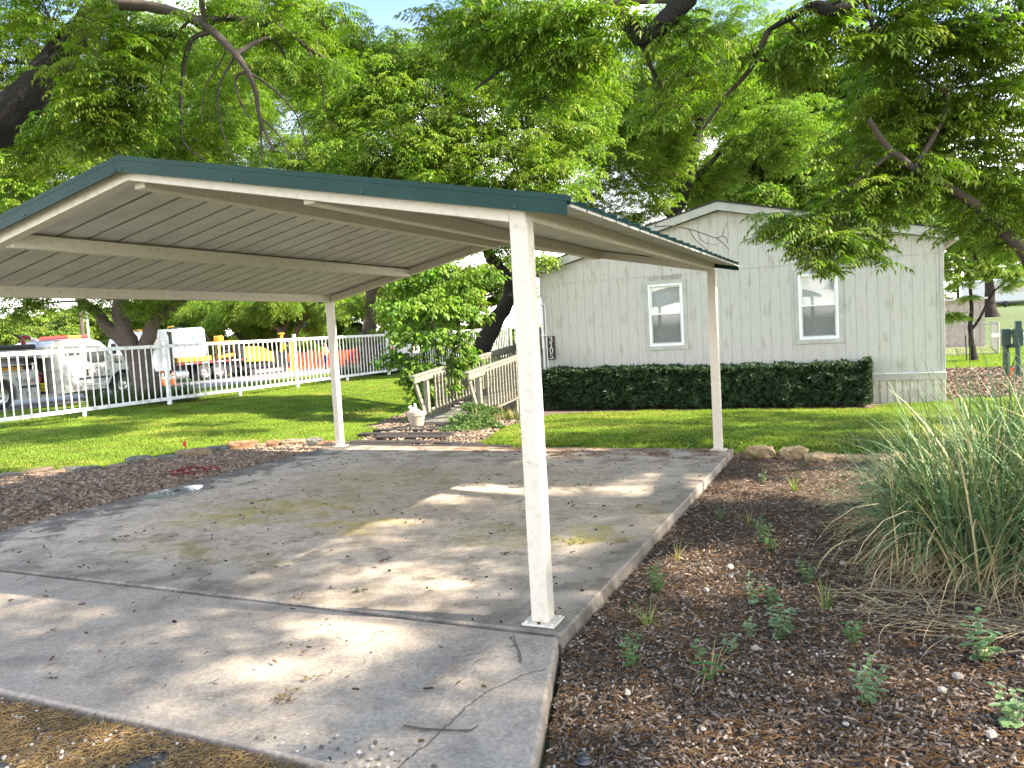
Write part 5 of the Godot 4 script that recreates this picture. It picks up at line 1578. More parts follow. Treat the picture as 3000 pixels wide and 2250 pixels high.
func grassy_weeds() -> void:
	var a := tuft(450, 22, 0.02, 0.22, 0.006, Color(0.13, 0.2, 0.06), 0.3)
	var b := tuft(451, 14, 0.015, 0.30, 0.005, Color(0.24, 0.22, 0.1), 0.6)
	var k := 0
	for s in [[2085, 1985, b, "wiry half-dry grass tuft beside the spindly seedling"], [1900, 1838, a, "small green grass tuft with a bent dry stem near the slab corner"], [2330, 1440, a, "green grass tuft in the sunlit mulch before the flat cream stones"], [2195, 1540, b, "dry grass tuft beside the tall narrow dark seedling"], [2440, 1560, b, "dry grass tuft at the fringe of the tall grass clump"], [2415, 1790, a, "grass tuft between the dense seedling and the lying straw"], [1985, 1640, b, "straggly dry grass tuft along the slab's mulch edge"]]:
		var p := on_y(s[0], s[1], -0.1)
		var o := solo("grass_weed", s[2], M.blade, s[3], "weed", onground(p.x, p.z, 0.01), "grassy weeds in the mulch")
		o.rotation.y = k * 1.1
		k += 1

# ------------------------------------------------------------------ hedge, shrubs, flower bed
func hedge() -> void:
	var at := onground(-1.6, -12.9)
	var t := thing("hedge", "clipped dark green hedge along the foot of the house wall", "hedge", at)
	var rg := rnd(81)
	var nz := noise(82, 0.9, 3)
	var ms := [rosette(83, 8, 0.075, 0.026, 0.4), rosette(84, 7, 0.07, 0.024, 0.7)]
	var bufs := [PackedFloat32Array(), PackedFloat32Array()]
	var x0 := -5.05
	var x1 := 1.70
	for i in 15000:
		var x := rg.randf_range(x0, x1)
		var f := rg.randf()
		var top := 0.575 - 0.012 * (x + 5.0) + 0.07 * nz.get_noise_1d(x * 2.0)
		var g := gy(x, -12.9)
		var y := g + 0.06 + (top - g) * (1.0 - pow(rg.randf(), 1.6))
		var zf := -12.42 + 0.10 * nz.get_noise_2d(x * 1.5, y * 3.0) - 0.12 * pow(clampf((y - g) / (top - g), 0, 1), 4.0)
		var z := zf - pow(rg.randf(), 1.8) * 0.75
		if f < 0.3: # the clipped top
			y = top + rg.randf_range(-0.06, 0.015) + (0.07 if rg.randf() < 0.06 else 0.0)
			z = rg.randf_range(-13.22, zf - 0.05)
		elif f < 0.36: # the end
			x = x1 + rg.randf_range(-0.06, 0.05)
			z = rg.randf_range(-13.15, zf)
		var q := rg.randf_range(0.7, 1.3)
		var out := Basis(Vector3.RIGHT, rg.randf_range(0.2, 1.2)) if f > 0.36 else Basis(Vector3.RIGHT, rg.randf_range(-0.4, 0.4))
		put(bufs[rg.randi() % 2], Basis(Vector3.UP, rg.randf_range(-0.6, 0.6)) * out * Basis(Vector3.UP, rg.randf() * TAU).scaled(Vector3.ONE * rg.randf_range(0.8, 1.25)), Vector3(x, y, z) - at, Color(0.032 * q, 0.062 * q, 0.022 * q))
	var stems := MB.new()
	for i in 26:
		var x := x0 + 0.2 + i * (x1 - x0 - 0.4) / 25.0
		var b := onground(x, -12.85)
		for k in 3: stems.tube([b, b + Vector3(rg.randf_range(-.1, .1), 0.3, rg.randf_range(-.12, .1)), b + Vector3(rg.randf_range(-.2, .2), 0.72, rg.randf_range(-.2, .2))], [0.014, 0.01, 0.005], 5, false)
	part(t, "stems", stems, M.twig)
	for i in 2: copies(t, "foliage", ms[i], M.leaf_dull, bufs[i]).set_meta("kind", "stuff")
	# a shoot that escaped the shears
	var sp := MB.new()
	sp.use_col = true
	var sb := px(2437, 1075, 16.0)
	for k in 5:
		for s in [0.0, PI]: ovate(sp, sb + Vector3(0, 0.06 * k + 0.06, 0), Vector3(cos(s + k), 0.35, sin(s + k)).normalized(), Vector3.UP, 0.075, 0.04, Color(0.06, 0.10, 0.035), Color(0.06, 0.10, 0.035))
	part(t, "shoot", sp, M.leaf_dull)
	part(t, "shoot_stem", MB.new().tube([sb + Vector3(0, -0.1, 0), sb + Vector3(0, 0.34, 0)], [0.004, 0.002], 5), M.twig)

func shrubs() -> void:
	var b := onground(-7.55, -12.0)
	var L := [[[b, px(1285, 1100, 16.9), px(1270, 960, 16.9), px(1260, 840, 16.9)], 0.05, 0.015], [[b, px(1250, 1080, 16.9), px(1210, 950, 16.9), px(1190, 870, 16.9)], 0.04, 0.012], [[b, px(1310, 1080, 16.9), px(1340, 980, 16.9), px(1350, 880, 16.9)], 0.04, 0.012]]
	var C := pxc([[1190, 830, 17.0, 0.42], [1270, 800, 17.0, 0.45], [1350, 840, 17.0, 0.42], [1150, 900, 16.9, 0.36], [1220, 900, 16.6, 0.45], [1300, 900, 16.6, 0.45], [1370, 920, 16.8, 0.36], [1180, 980, 16.7, 0.42], [1260, 990, 16.5, 0.45], [1340, 1000, 16.6, 0.40], [1160, 1050, 16.8, 0.32], [1230, 1070, 16.5, 0.42], [1310, 1070, 16.5, 0.40], [1370, 1050, 16.8, 0.26], [1240, 1140, 16.4, 0.34], [1200, 1110, 16.6, 0.30], [1300, 1140, 16.6, 0.32], [1225, 1185, 16.3, 0.22], [1420, 800, 17.2, 0.36], [1300, 740, 17.3, 0.40], [1220, 760, 17.3, 0.36]])
	for c in C: c[2] = 1.25
	tree("leafy_shrub", "tall leafy green shrub between the lawn and the ramp handrail", b, L, C, {"seed": 41, "leaf": Color(0.17, 0.28, 0.05), "sprays": "broad", "bark": M.twig, "twigs": 5, "twig_r": 0.006}).set_meta("category", "shrub")
	# low bed by the ramp foot: mound of fine leaves, strap leaves, pale flowers
	var at := onground(-4.75, -7.9)
	var t := thing("flower_bush", "low mounded green bush with a few pale pink flowers at the path", "bush", at)
	var rg := rnd(91)
	var fine := rosette(92, 9, 0.06, 0.016, 0.7)
	var buf := PackedFloat32Array()
	for c in pxc([[1385, 1262, 13.4, 0.30], [1330, 1268, 13.4, 0.26], [1440, 1255, 13.6, 0.26], [1350, 1235, 13.9, 0.26], [1410, 1230, 14.0, 0.28], [1300, 1262, 13.5, 0.16], [1400, 1200, 14.6, 0.24], [1370, 1190, 14.6, 0.18], [1440, 1200, 14.8, 0.18]]):
		for i in int(700 * c[1]):
			var d := Vector3(rg.randfn(), absf(rg.randfn()), rg.randfn()).normalized() * float(c[1]) * pow(rg.randf(), 0.5)
			var p: Vector3 = c[0] + d * Vector3(1, 0.8, 1)
			p.y = maxf(p.y - 0.08, gy(p.x, p.z) + 0.02)
			var q := rg.randf_range(0.7, 1.3)
			put(buf, Basis(Vector3.UP, rg.randf() * TAU) * Basis(Vector3.RIGHT, rg.randf_range(-.6, .6)), p - at, Color(0.115 * q, 0.19 * q, 0.05 * q))
	copies(t, "foliage", fine, M.leaf_dull, buf).set_meta("kind", "stuff")
	for s in [[1395, 1255], [1420, 1245], [1345, 1250]]:
		var o := part(t, "strap_leaves", tuft(int(s[0]), 40, 0.06, 0.45, 0.012, Color(0.12, 0.2, 0.07)), M.blade)
		o.position = onground(on_y(s[0], s[1], -0.1).x, on_y(s[0], s[1], -0.1).z) - at
	for s in [[1340, 1192, 14.2], [1352, 1182, 14.3], [1345, 1203, 14.1], [1330, 1200, 14.2]]:
		var p := px(s[0], s[1], s[2])
		var fl := MB.new()
		for k in 6:
			var a := TAU * k / 6
			fl.face([p, p + Vector3(cos(a), 0.5, sin(a)) * 0.035, p + Vector3(cos(a + 0.5), 0.6, sin(a + 0.5)) * 0.06, p + Vector3(cos(a + 1.0), 0.5, sin(a + 1.0)) * 0.035], Vector3.UP)
		part(t, "flower", fl, mt(lin(0.62, 0.48, 0.52), 0.7, {"two": 1}))
		part(t, "flower_stem", MB.new().tube([p, p + Vector3(0.03, -0.35, 0.02)], [0.004, 0.005], 5, false), mt(lin(0.1, 0.16, 0.06), 0.7))
	var tf := [tuft(95, 55, 0.08, 0.4, 0.014, Color(0.15, 0.2, 0.07), 0.35), tuft(96, 150, 0.22, 0.72, 0.014, Color(0.05, 0.085, 0.03), 0.06)]
	var k := 0
	for s in [[1450, 1232, "yellowing strap-leaved tuft next to the pale-flowered bush by the ramp"], [1485, 1225, "yellowing strap-leaved tuft beside the lawn edge under the ramp"], [1510, 1228, "yellowing strap-leaved tuft at the lawn corner by the hedge end"], [1265, 1210, "dry grassy tuft between the plant pot and the ramp rail"]]:
		var q := on_y(s[0], s[1], -0.14)
		var o := solo("strap_leaf_tuft", tf[0], M.blade, s[2], "plant", onground(q.x, q.z), "strap-leaved tufts by the ramp")
		o.rotation.y = k
		k += 1
	# border grass round the fence trees
	var groups := [[px(430, 1178, 24.0), 1.1, 13, "dark border grass tuft around the forked trunk by the fence"], [px(1090, 1085, 34.0), 1.15, 10, "dark border grass tuft around the straight trunk by the fence"]]
	for g in groups:
		for i in g[2]:
			var a: float = TAU * i / float(g[2])
			var rr: float = g[1] * rg.randf_range(0.7, 1.25)
			var x: float = g[0].x + cos(a) * rr
			var z: float = g[0].z + sin(a) * rr
			var o := solo("border_grass", tf[1], M.blade, g[3], "plant", onground(minf(x, -16.75), z), "border grass round the fence trees")
			o.rotation.y = a
			o.scale = Vector3.ONE * rg.randf_range(0.9, 1.3)

# ------------------------------------------------------------------ loose ground cover
func chip(sd: int, l: float, w: float, th: float) -> ArrayMesh:
	var rg := rnd(sd)
	var mb := MB.new()
	var e := [Vector3(-l, 0, -w * rg.randf_range(0.3, 1.0)), Vector3(l, 0, -w * rg.randf_range(0.4, 1.0)), Vector3(l * rg.randf_range(0.7, 1.1), 0, w), Vector3(-l * rg.randf_range(0.7, 1.1), 0, w * rg.randf_range(0.4, 1.0))]
	for i in 4: e[i] = (e[i] as Vector3) * 0.5 + Vector3(0, rg.randf_range(-th, th) * 0.5, 0)
	mb.prism(e, Vector3(0, th, 0))
	return mb.done()

func strand(sd: int, L: float, w: float) -> ArrayMesh: # a dry catkin, curled on the ground
	var rg := rnd(sd)
	var ps := []
	var p := Vector3.ZERO
	var a := rg.randf() * TAU
	for i in 6:
		ps.append(p)
		a += rg.randf_range(-0.9, 0.9)
		p += Vector3(cos(a), rg.randf_range(-0.12, 0.12), sin(a)) * L / 5.0
	return MB.new().tube(ps, [w, w, w, w, w * 0.7, w * 0.4], 4, false).done()

func pebble(sd: int) -> ArrayMesh:
	var rg := rnd(sd)
	var nz := noise(sd, 1.0, 2)
	var mb := MB.new()
	var rows := 4
	var cols := 6
	var ps := []
	for i in rows + 1:
		var la := -PI * 0.5 + PI * i / rows
		for j in cols:
			var lo := TAU * j / cols + i * 0.3
			var d := Vector3(cos(la) * cos(lo), sin(la), cos(la) * sin(lo))
			ps.append(d * (0.5 + 0.22 * nz.get_noise_3dv(d * 1.5)) * Vector3(1, 0.65, 0.85))
	for i in rows:
		for j in cols:
			var q := i * cols + j
			var r := i * cols + (j + 1) % cols
			mb.face([ps[q], ps[r], ps[r + cols], ps[q + cols]], ps[q] + ps[r + cols])
	return mb.done()

func scatter(meshes: Array, called: String, label: String, cat: String, pl: PackedVector2Array, n: int, sd: int, cols: Array, s0: float, s1: float, lift: float, near: float, m: Material, tilt := 0.5, keep = null) -> void:
	# thicker towards the viewer's side of the bed, where single pieces show
	var rg := rnd(sd)
	var lo := pl[0]
	var hi := pl[0]
	for p in pl:
		lo = lo.min(p); hi = hi.max(p)
	var bufs := []
	for q in meshes: bufs.append(PackedFloat32Array())
	var made := 0
	var tries := 0
	while made < n and tries < n * 8:
		tries += 1
		var x := rg.randf_range(lo.x, hi.x)
		var z := rg.randf_range(lo.y, hi.y)
		var d := Vector2(x - cam.position.x, z - cam.position.z).length()
		if near > 0 and rg.randf() > pow(clampf(near / d, 0.0, 1.0), 1.3): continue
		if not inside(pl, x, z): continue
		if keep != null and not keep.call(x, z): continue
		made += 1
		var c: Color = cols[rg.randi() % cols.size()]
		var g := rg.randf_range(0.6, 1.3)
		var s := rg.randf_range(s0, s1)
		put(bufs[rg.randi() % meshes.size()], Basis(Vector3.UP, rg.randf() * TAU) * Basis(Vector3.RIGHT, rg.randf_range(-tilt, tilt)) * Basis(Vector3.BACK, rg.randf_range(-tilt, tilt)).scaled(Vector3.ONE * s), Vector3(x, (gy(x, z) if lift > -50 else 0.0) + (lift if lift > -50 else lift + 100.0) + rg.randf_range(0.0, 0.012), z), Color(c.r * g, c.g * g, c.b * g))
	for i in meshes.size(): stuff(called if i == 0 else "%s_%03d" % [called, i], meshes[i], m, bufs[i], label, cat)

func litter() -> void:
	var br := poly(BED_R)
	var bl := poly(BED_L)
	var chips := [chip(501, 0.04, 0.008, 0.003), chip(502, 0.022, 0.011, 0.004), chip(503, 0.016, 0.012, 0.005)]
	var browns := [Color(0.125, 0.088, 0.06), Color(0.095, 0.068, 0.05), Color(0.18, 0.13, 0.092), Color(0.06, 0.046, 0.036), Color(0.28, 0.22, 0.17), Color(0.12, 0.09, 0.068), Color(0.22, 0.175, 0.14)]
	scatter(chips, "wood_mulch", "brown wood mulch chips covering the bed with the tall grass clump", "mulch", br, 80000, 504, browns, 0.4, 1.5, 0.02, 3.6, M.dull, 0.5, func(x, z): return x < 3.7)
	scatter([strand(505, 0.06, 0.0016), strand(506, 0.05, 0.0016)], "dry_catkins", "rust-brown dry catkins matted over the mulch by the tall grass clump", "litter", br, 24000, 507, [Color(0.15, 0.075, 0.025), Color(0.12, 0.062, 0.024), Color(0.19, 0.10, 0.035)], 0.6, 1.3, 0.03, 2.6, M.dull, 0.3, func(x, z): return x < 3.6)
	scatter([pebble(508), pebble(509)], "limestone_grit", "white limestone grit sprinkled over the dark mulch", "gravel", br, 4200, 510, [Color(0.36, 0.33, 0.28), Color(0.26, 0.23, 0.19), Color(0.42, 0.39, 0.34), Color(0.13, 0.12, 0.11)], 0.006, 0.018, 0.03, 2.4, M.dull, 0.5, func(x, z): return x < 3.4 and z > -3.5)
	var pink := [Color(0.25, 0.18, 0.125), Color(0.19, 0.138, 0.098), Color(0.30, 0.225, 0.165), Color(0.14, 0.102, 0.075), Color(0.35, 0.275, 0.215)]
	scatter([chip(511, 0.05, 0.03, 0.014), chip(512, 0.04, 0.028, 0.018)], "bark_chips", "reddish bark chips in the bed between the slab and the fenced lawn", "mulch", bl, 26000, 513, pink, 0.7, 1.4, 0.01, 0.0, M.dull, 0.6, func(x, z): return x + z * 0.2 > -10.4 and z < 0.4)
	scatter([chip(514, 0.06, 0.03, 0.012)], "path_chips", "bark chips and dry leaves around the dark path ties", "mulch", poly([[-5.7, -5.95], [-5.95, -7.0], [-6.2, -7.9], [-6.6, -8.3], [-7.3, -8.9], [-7.7, -10.0], [-8.3, -11.4], [-8.6, -13.0], [-5.3, -13.0], [-4.55, -11.0], [-4.2, -8.8], [-4.0, -8.0], [-3.75, -7.2], [-3.55, -6.0]]), 5000, 515, pink, 0.6, 1.2, 0.01, 0.0, M.dull)
	scatter([chip(516, 0.07, 0.03, 0.012)], "yard_mulch", "brown mulch on the bed around the green pipe risers", "mulch", poly([[3.2, -13.9], [3.2, -22.4], [9.0, -22.0], [9.0, -14.1]]), 7000, 517, [Color(0.10, 0.065, 0.05), Color(0.16, 0.11, 0.09), Color(0.07, 0.045, 0.035), Color(0.26, 0.2, 0.17)], 0.8, 1.6, 0.01, 0.0, M.dull)
	# drive corner: gravel, and tan catkins swept against the slab
	var dv := poly([[-4.2, 1.6], [-2.3, 1.56], [-1.0, 1.56], [0.1, 1.58], [0.5, 1.56], [0.55, 3.0], [-4.2, 3.2]])
	var nz := noise(518, 1.3, 3)
	scatter([pebble(519), pebble(520)], "drive_gravel", "grey and white gravel loose on the asphalt before the apron", "gravel", dv, 3600, 521, [Color(0.24, 0.23, 0.22), Color(0.4, 0.39, 0.37), Color(0.10, 0.10, 0.10), Color(0.16, 0.14, 0.12)], 0.006, 0.022, 0.036, 2.2, M.dull, 0.5, func(x, z): return nz.get_noise_2d(x * 2, z * 2) > -0.15)
	scatter([strand(522, 0.05, 0.0015), strand(523, 0.04, 0.0015)], "swept_catkins", "tan dry catkins drifted against the edge of the apron", "litter", dv, 30000, 524, [Color(0.22, 0.145, 0.065), Color(0.27, 0.185, 0.085), Color(0.16, 0.105, 0.05)], 0.6, 1.3, 0.038, 2.2, M.dull, 0.25, func(x, z): return z < 2.1 + 0.9 * nz.get_noise_2d(x * 1.5 + 5.0, z) or nz.get_noise_2d(x * 1.2, z * 1.2 + 9.0) > 0.25)
	# gravel spilled on to the apron's corner
	scatter([pebble(525)], "spilled_gravel", "gravel spilled over the front edge of the concrete apron", "gravel", poly([[-0.7, 1.50], [-0.4, 1.36], [0.0, 1.40], [0.22, 1.45], [0.25, 1.57], [-0.75, 1.54]]), 60, 526, [Color(0.4, 0.37, 0.33), Color(0.1, 0.095, 0.09), Color(0.22, 0.19, 0.17)], 0.006, 0.024, -99.999, 0.0, M.dull)
	# crumbs blown over the concrete
	var sl := poly([[-5.7, -5.8], [0.1, -5.8], [0.1, 1.45], [-5.7, 1.5]])
	scatter([chip(527, 0.03, 0.012, 0.004), strand(528, 0.05, 0.0014), chip(529, 0.018, 0.012, 0.006)], "leaf_crumbs", "dark dry leaf crumbs and catkins scattered over the concrete", "litter", sl, 900, 530, [Color(0.05, 0.04, 0.03), Color(0.10, 0.07, 0.04), Color(0.03, 0.03, 0.03), Color(0.14, 0.09, 0.05)], 0.4, 1.5, -99.997, 0.0, M.dull, 0.15)
	scatter([strand(531, 0.05, 0.0016)], "mud_catkins", "rust catkins washed up along the back edge of the slab", "litter", poly([[-3.6, -5.82], [0.0, -5.82], [0.0, -5.35], [-2.0, -5.1], [-3.6, -5.5]]), 900, 532, [Color(0.14, 0.075, 0.03), Color(0.2, 0.11, 0.05)], 0.6, 1.3, -99.997, 0.0, M.dull, 0.15, func(x, z): return nz.get_noise_2d(x * 1.4, z * 3.0) > 0.02)

# ------------------------------------------------------------------ small things about the slab
func pot() -> void:
	var at := onground(-5.98, -8.62)
	var clay := mt(lin(0.46, 0.40, 0.33), 0.8, {"tex": tinted(601, 0.03, [Color(0.8, 0.78, 0.74), Color(1, 1, 1)], 4), "tri": 3.0})
	var t := thing("plant_pot", "beige plastic plant pot with a thick rim beside the path", "pot", at)
	part(t, "body", MB.new().lathe(at, [[0.0, 0.0], [0.115, 0.0], [0.12, 0.012], [0.165, 0.235], [0.152, 0.235], [0.14, 0.2], [0.0, 0.2]], 24), clay)
	part(t, "rim", MB.new().lathe(at, [[0.163, 0.225], [0.178, 0.228], [0.182, 0.30], [0.176, 0.31], [0.158, 0.31], [0.152, 0.23]], 24), clay)
	part(t, "soil", MB.new().lathe(at, [[0.155, 0.262], [0.0, 0.27]], 18), M.soil)
	# white garden figure: two small animals sitting up
	var fa := at + Vector3(-0.03, 0.265, 0.01)
	var f := thing("garden_figure", "small white statuette of a squirrel pair standing in the pot", "figurine", fa)
	var w := mt(lin(0.75, 0.75, 0.73), 0.6)
	part(f, "squirrel", sdf_mesh([[Vector3(-0.05, 0.0, 0), Vector3(-0.05, 0.07, 0.0), 0.045, 0.035], [Vector3(-0.05, 0.07, 0), Vector3(-0.065, 0.125, 0.02), 0.03, 0.028], [Vector3(-0.065, 0.125, 0.02), Vector3(-0.09, 0.12, 0.04), 0.02, 0.012], [Vector3(-0.02, 0.0, -0.02), Vector3(-0.005, 0.08, -0.03), 0.02, 0.026], [Vector3(-0.005, 0.08, -0.03), Vector3(-0.02, 0.11, -0.03), 0.026, 0.015], [Vector3(-0.06, 0.14, 0.02), Vector3(-0.058, 0.16, 0.015), 0.008, 0.004]], 0.009, 0.012), w)
	part(f, "squirrel", sdf_mesh([[Vector3(0.045, 0.0, 0), Vector3(0.045, 0.06, 0.0), 0.04, 0.032], [Vector3(0.045, 0.06, 0), Vector3(0.035, 0.15, 0.01), 0.026, 0.02], [Vector3(0.035, 0.15, 0.01), Vector3(0.03, 0.18, 0.02), 0.022, 0.018], [Vector3(0.08, 0.0, -0.01), Vector3(0.095, 0.06, -0.02), 0.018, 0.014]], 0.009, 0.012), w)

# rounded body meshed from tapered capsules that melt into one another
func sdf_mesh(caps: Array, cell: float, k: float) -> ArrayMesh:
	var lo := Vector3.INF
	var hi := -Vector3.INF
	for c in caps:
		var r := maxf(c[2], c[3]) + k
		for p in [c[0], c[1]]:
			lo = lo.min((p as Vector3) - Vector3.ONE * r); hi = hi.max((p as Vector3) + Vector3.ONE * r)
	lo -= Vector3.ONE * cell * 2
	hi += Vector3.ONE * cell * 2
	var nx := int((hi.x - lo.x) / cell) + 1
	var ny := int((hi.y - lo.y) / cell) + 1
	var nz := int((hi.z - lo.z) / cell) + 1
	var f := PackedFloat32Array()
	f.resize(nx * ny * nz)
	for i in f.size(): f[i] = 9.0
	for c in caps:
		var a: Vector3 = c[0]
		var b: Vector3 = c[1]
		var ra: float = c[2]
		var rb: float = c[3]
		var m := maxf(ra, rb) + k * 2 + cell * 2
		var q0 := ((a.min(b) - Vector3.ONE * m - lo) / cell).floor()
		var q1 := ((a.max(b) + Vector3.ONE * m - lo) / cell).ceil()
		var ab := b - a
		var l2 := maxf(ab.length_squared(), 1e-9)
		for z in range(maxi(0, int(q0.z)), mini(nz, int(q1.z) + 1)):
			for y in range(maxi(0, int(q0.y)), mini(ny, int(q1.y) + 1)):
				for x in range(maxi(0, int(q0.x)), mini(nx, int(q1.x) + 1)):
					var p := lo + Vector3(x, y, z) * cell
					var t := clampf((p - a).dot(ab) / l2, 0.0, 1.0)
					var d := p.distance_to(a + ab * t) - lerpf(ra, rb, t)
					var at := (z * ny + y) * nx + x
					var e := f[at]
					if e > 8.0: f[at] = d
					else:
						var h := clampf(0.5 + 0.5 * (e - d) / k, 0.0, 1.0)
						f[at] = lerpf(e, d, h) - k * h * (1.0 - h)
	var id := {}
	var mb := MB.new()
	for z in nz - 1:
		for y in ny - 1:
			for x in nx - 1:
				var s := Vector3.ZERO
				var cnt := 0
				var vals := []
				for q in 8: vals.append(f[((z + (q >> 2)) * ny + y + ((q >> 1) & 1)) * nx + x + (q & 1)])
				for e in [[0, 1], [2, 3], [4, 5], [6, 7], [0, 2], [1, 3], [4, 6], [5, 7], [0, 4], [1, 5], [2, 6], [3, 7]]:
					var va: float = vals[e[0]]
					var vb: float = vals[e[1]]
					if (va < 0) != (vb < 0):
						var t := va / (va - vb)
						s += Vector3(e[0] & 1, (e[0] >> 1) & 1, e[0] >> 2).lerp(Vector3(e[1] & 1, (e[1] >> 1) & 1, e[1] >> 2), t)
						cnt += 1
				if cnt > 0:
					id[(z * ny + y) * nx + x] = mb.v.size()
					mb.v.append(lo + (Vector3(x, y, z) + s / cnt) * cell)
					mb.n.append(Vector3(vals[1] - vals[0] + vals[3] - vals[2] + vals[5] - vals[4] + vals[7] - vals[6], vals[2] - vals[0] + vals[3] - vals[1] + vals[6] - vals[4] + vals[7] - vals[5], vals[4] - vals[0] + vals[5] - vals[1] + vals[6] - vals[2] + vals[7] - vals[3]).normalized())
					mb.c.append(Color.WHITE)
	var st := [1, nx, nx * ny]
	for key in id:
		var kx: int = key % nx
		var ky: int = (key / nx) % ny
		var kz: int = key / (nx * ny)
		for ax in 3:
			var u := (ax + 1) % 3
			var w := (ax + 2) % 3
			if [kx, ky, kz][u] == 0 or [kx, ky, kz][w] == 0: continue
			var fa := f[key]
			var fb := f[key + st[ax]]
			if (fa < 0) == (fb < 0): continue
			var q := [key, key - st[u], key - st[u] - st[w], key - st[w]]
			if not (id.has(q[1]) and id.has(q[2]) and id.has(q[3])): continue
			var i0: int = id[q[0]]
			var i1: int = id[q[1]]
			var i2: int = id[q[2]]
			var i3: int = id[q[3]]
			if fa < 0: mb.ix.append_array(PackedInt32Array([i0, i2, i1, i0, i3, i2]))
			else: mb.ix.append_array(PackedInt32Array([i0, i1, i2, i0, i2, i3]))
	return mb.done()

func stick(label: String, ps: Array, r: float, m: Material, forks := [], cat := "stick") -> void:
	var at: Vector3 = ps[0]
	var t := thing("stick", label, cat, at)
	var rr := []
	for i in ps.size(): rr.append(r * (1.0 - 0.5 * i / (ps.size() - 1)))
	part(t, "stem", MB.new().tube(smooth_pts(ps, 3), smooth_r(rr, 3), 6), m)
	for f in forks: part(t, "twig", MB.new().tube(f, [r * 0.5, r * 0.4, r * 0.25], 5), m)

func smooth_r(rr: Array, per: int) -> Array:
	var o := []
	for i in rr.size() - 1:
		for k in per: o.append(lerpf(rr[i], rr[i + 1], float(k) / per))
	o.append(rr[-1])
	return o

func leaf_heap(at: Vector3, sd: int, label: String, c: Color, n: int, r: float, curl := 0.5) -> void:
	var rg := rnd(sd)
	var mb := MB.new()
	mb.use_col = true
	for i in n:
		var a := rg.randf() * TAU
		var g := rg.randf_range(0.6, 1.3)
		var cc := Color(c.r * g, c.g * g, c.b * g)
		var p := at + Vector3(rg.randfn(), 0, rg.randfn()) * r * 0.4 + Vector3(0, rg.randf_range(0.003, 0.016), 0)
		ovate(mb, p, Vector3(cos(a), rg.randf_range(-0.05, curl), sin(a)).normalized(), Vector3.UP, rg.randf_range(0.02, 0.045), rg.randf_range(0.007, 0.014), cc, cc)
	for i in mb.v.size(): mb.v[i].y = maxf(mb.v[i].y, at.y + 0.002)
	var o := solo("leaf_clump", mb, M.dull, label, "leaves", at, "fallen leaf clumps on the slab")
	o.name = o.name

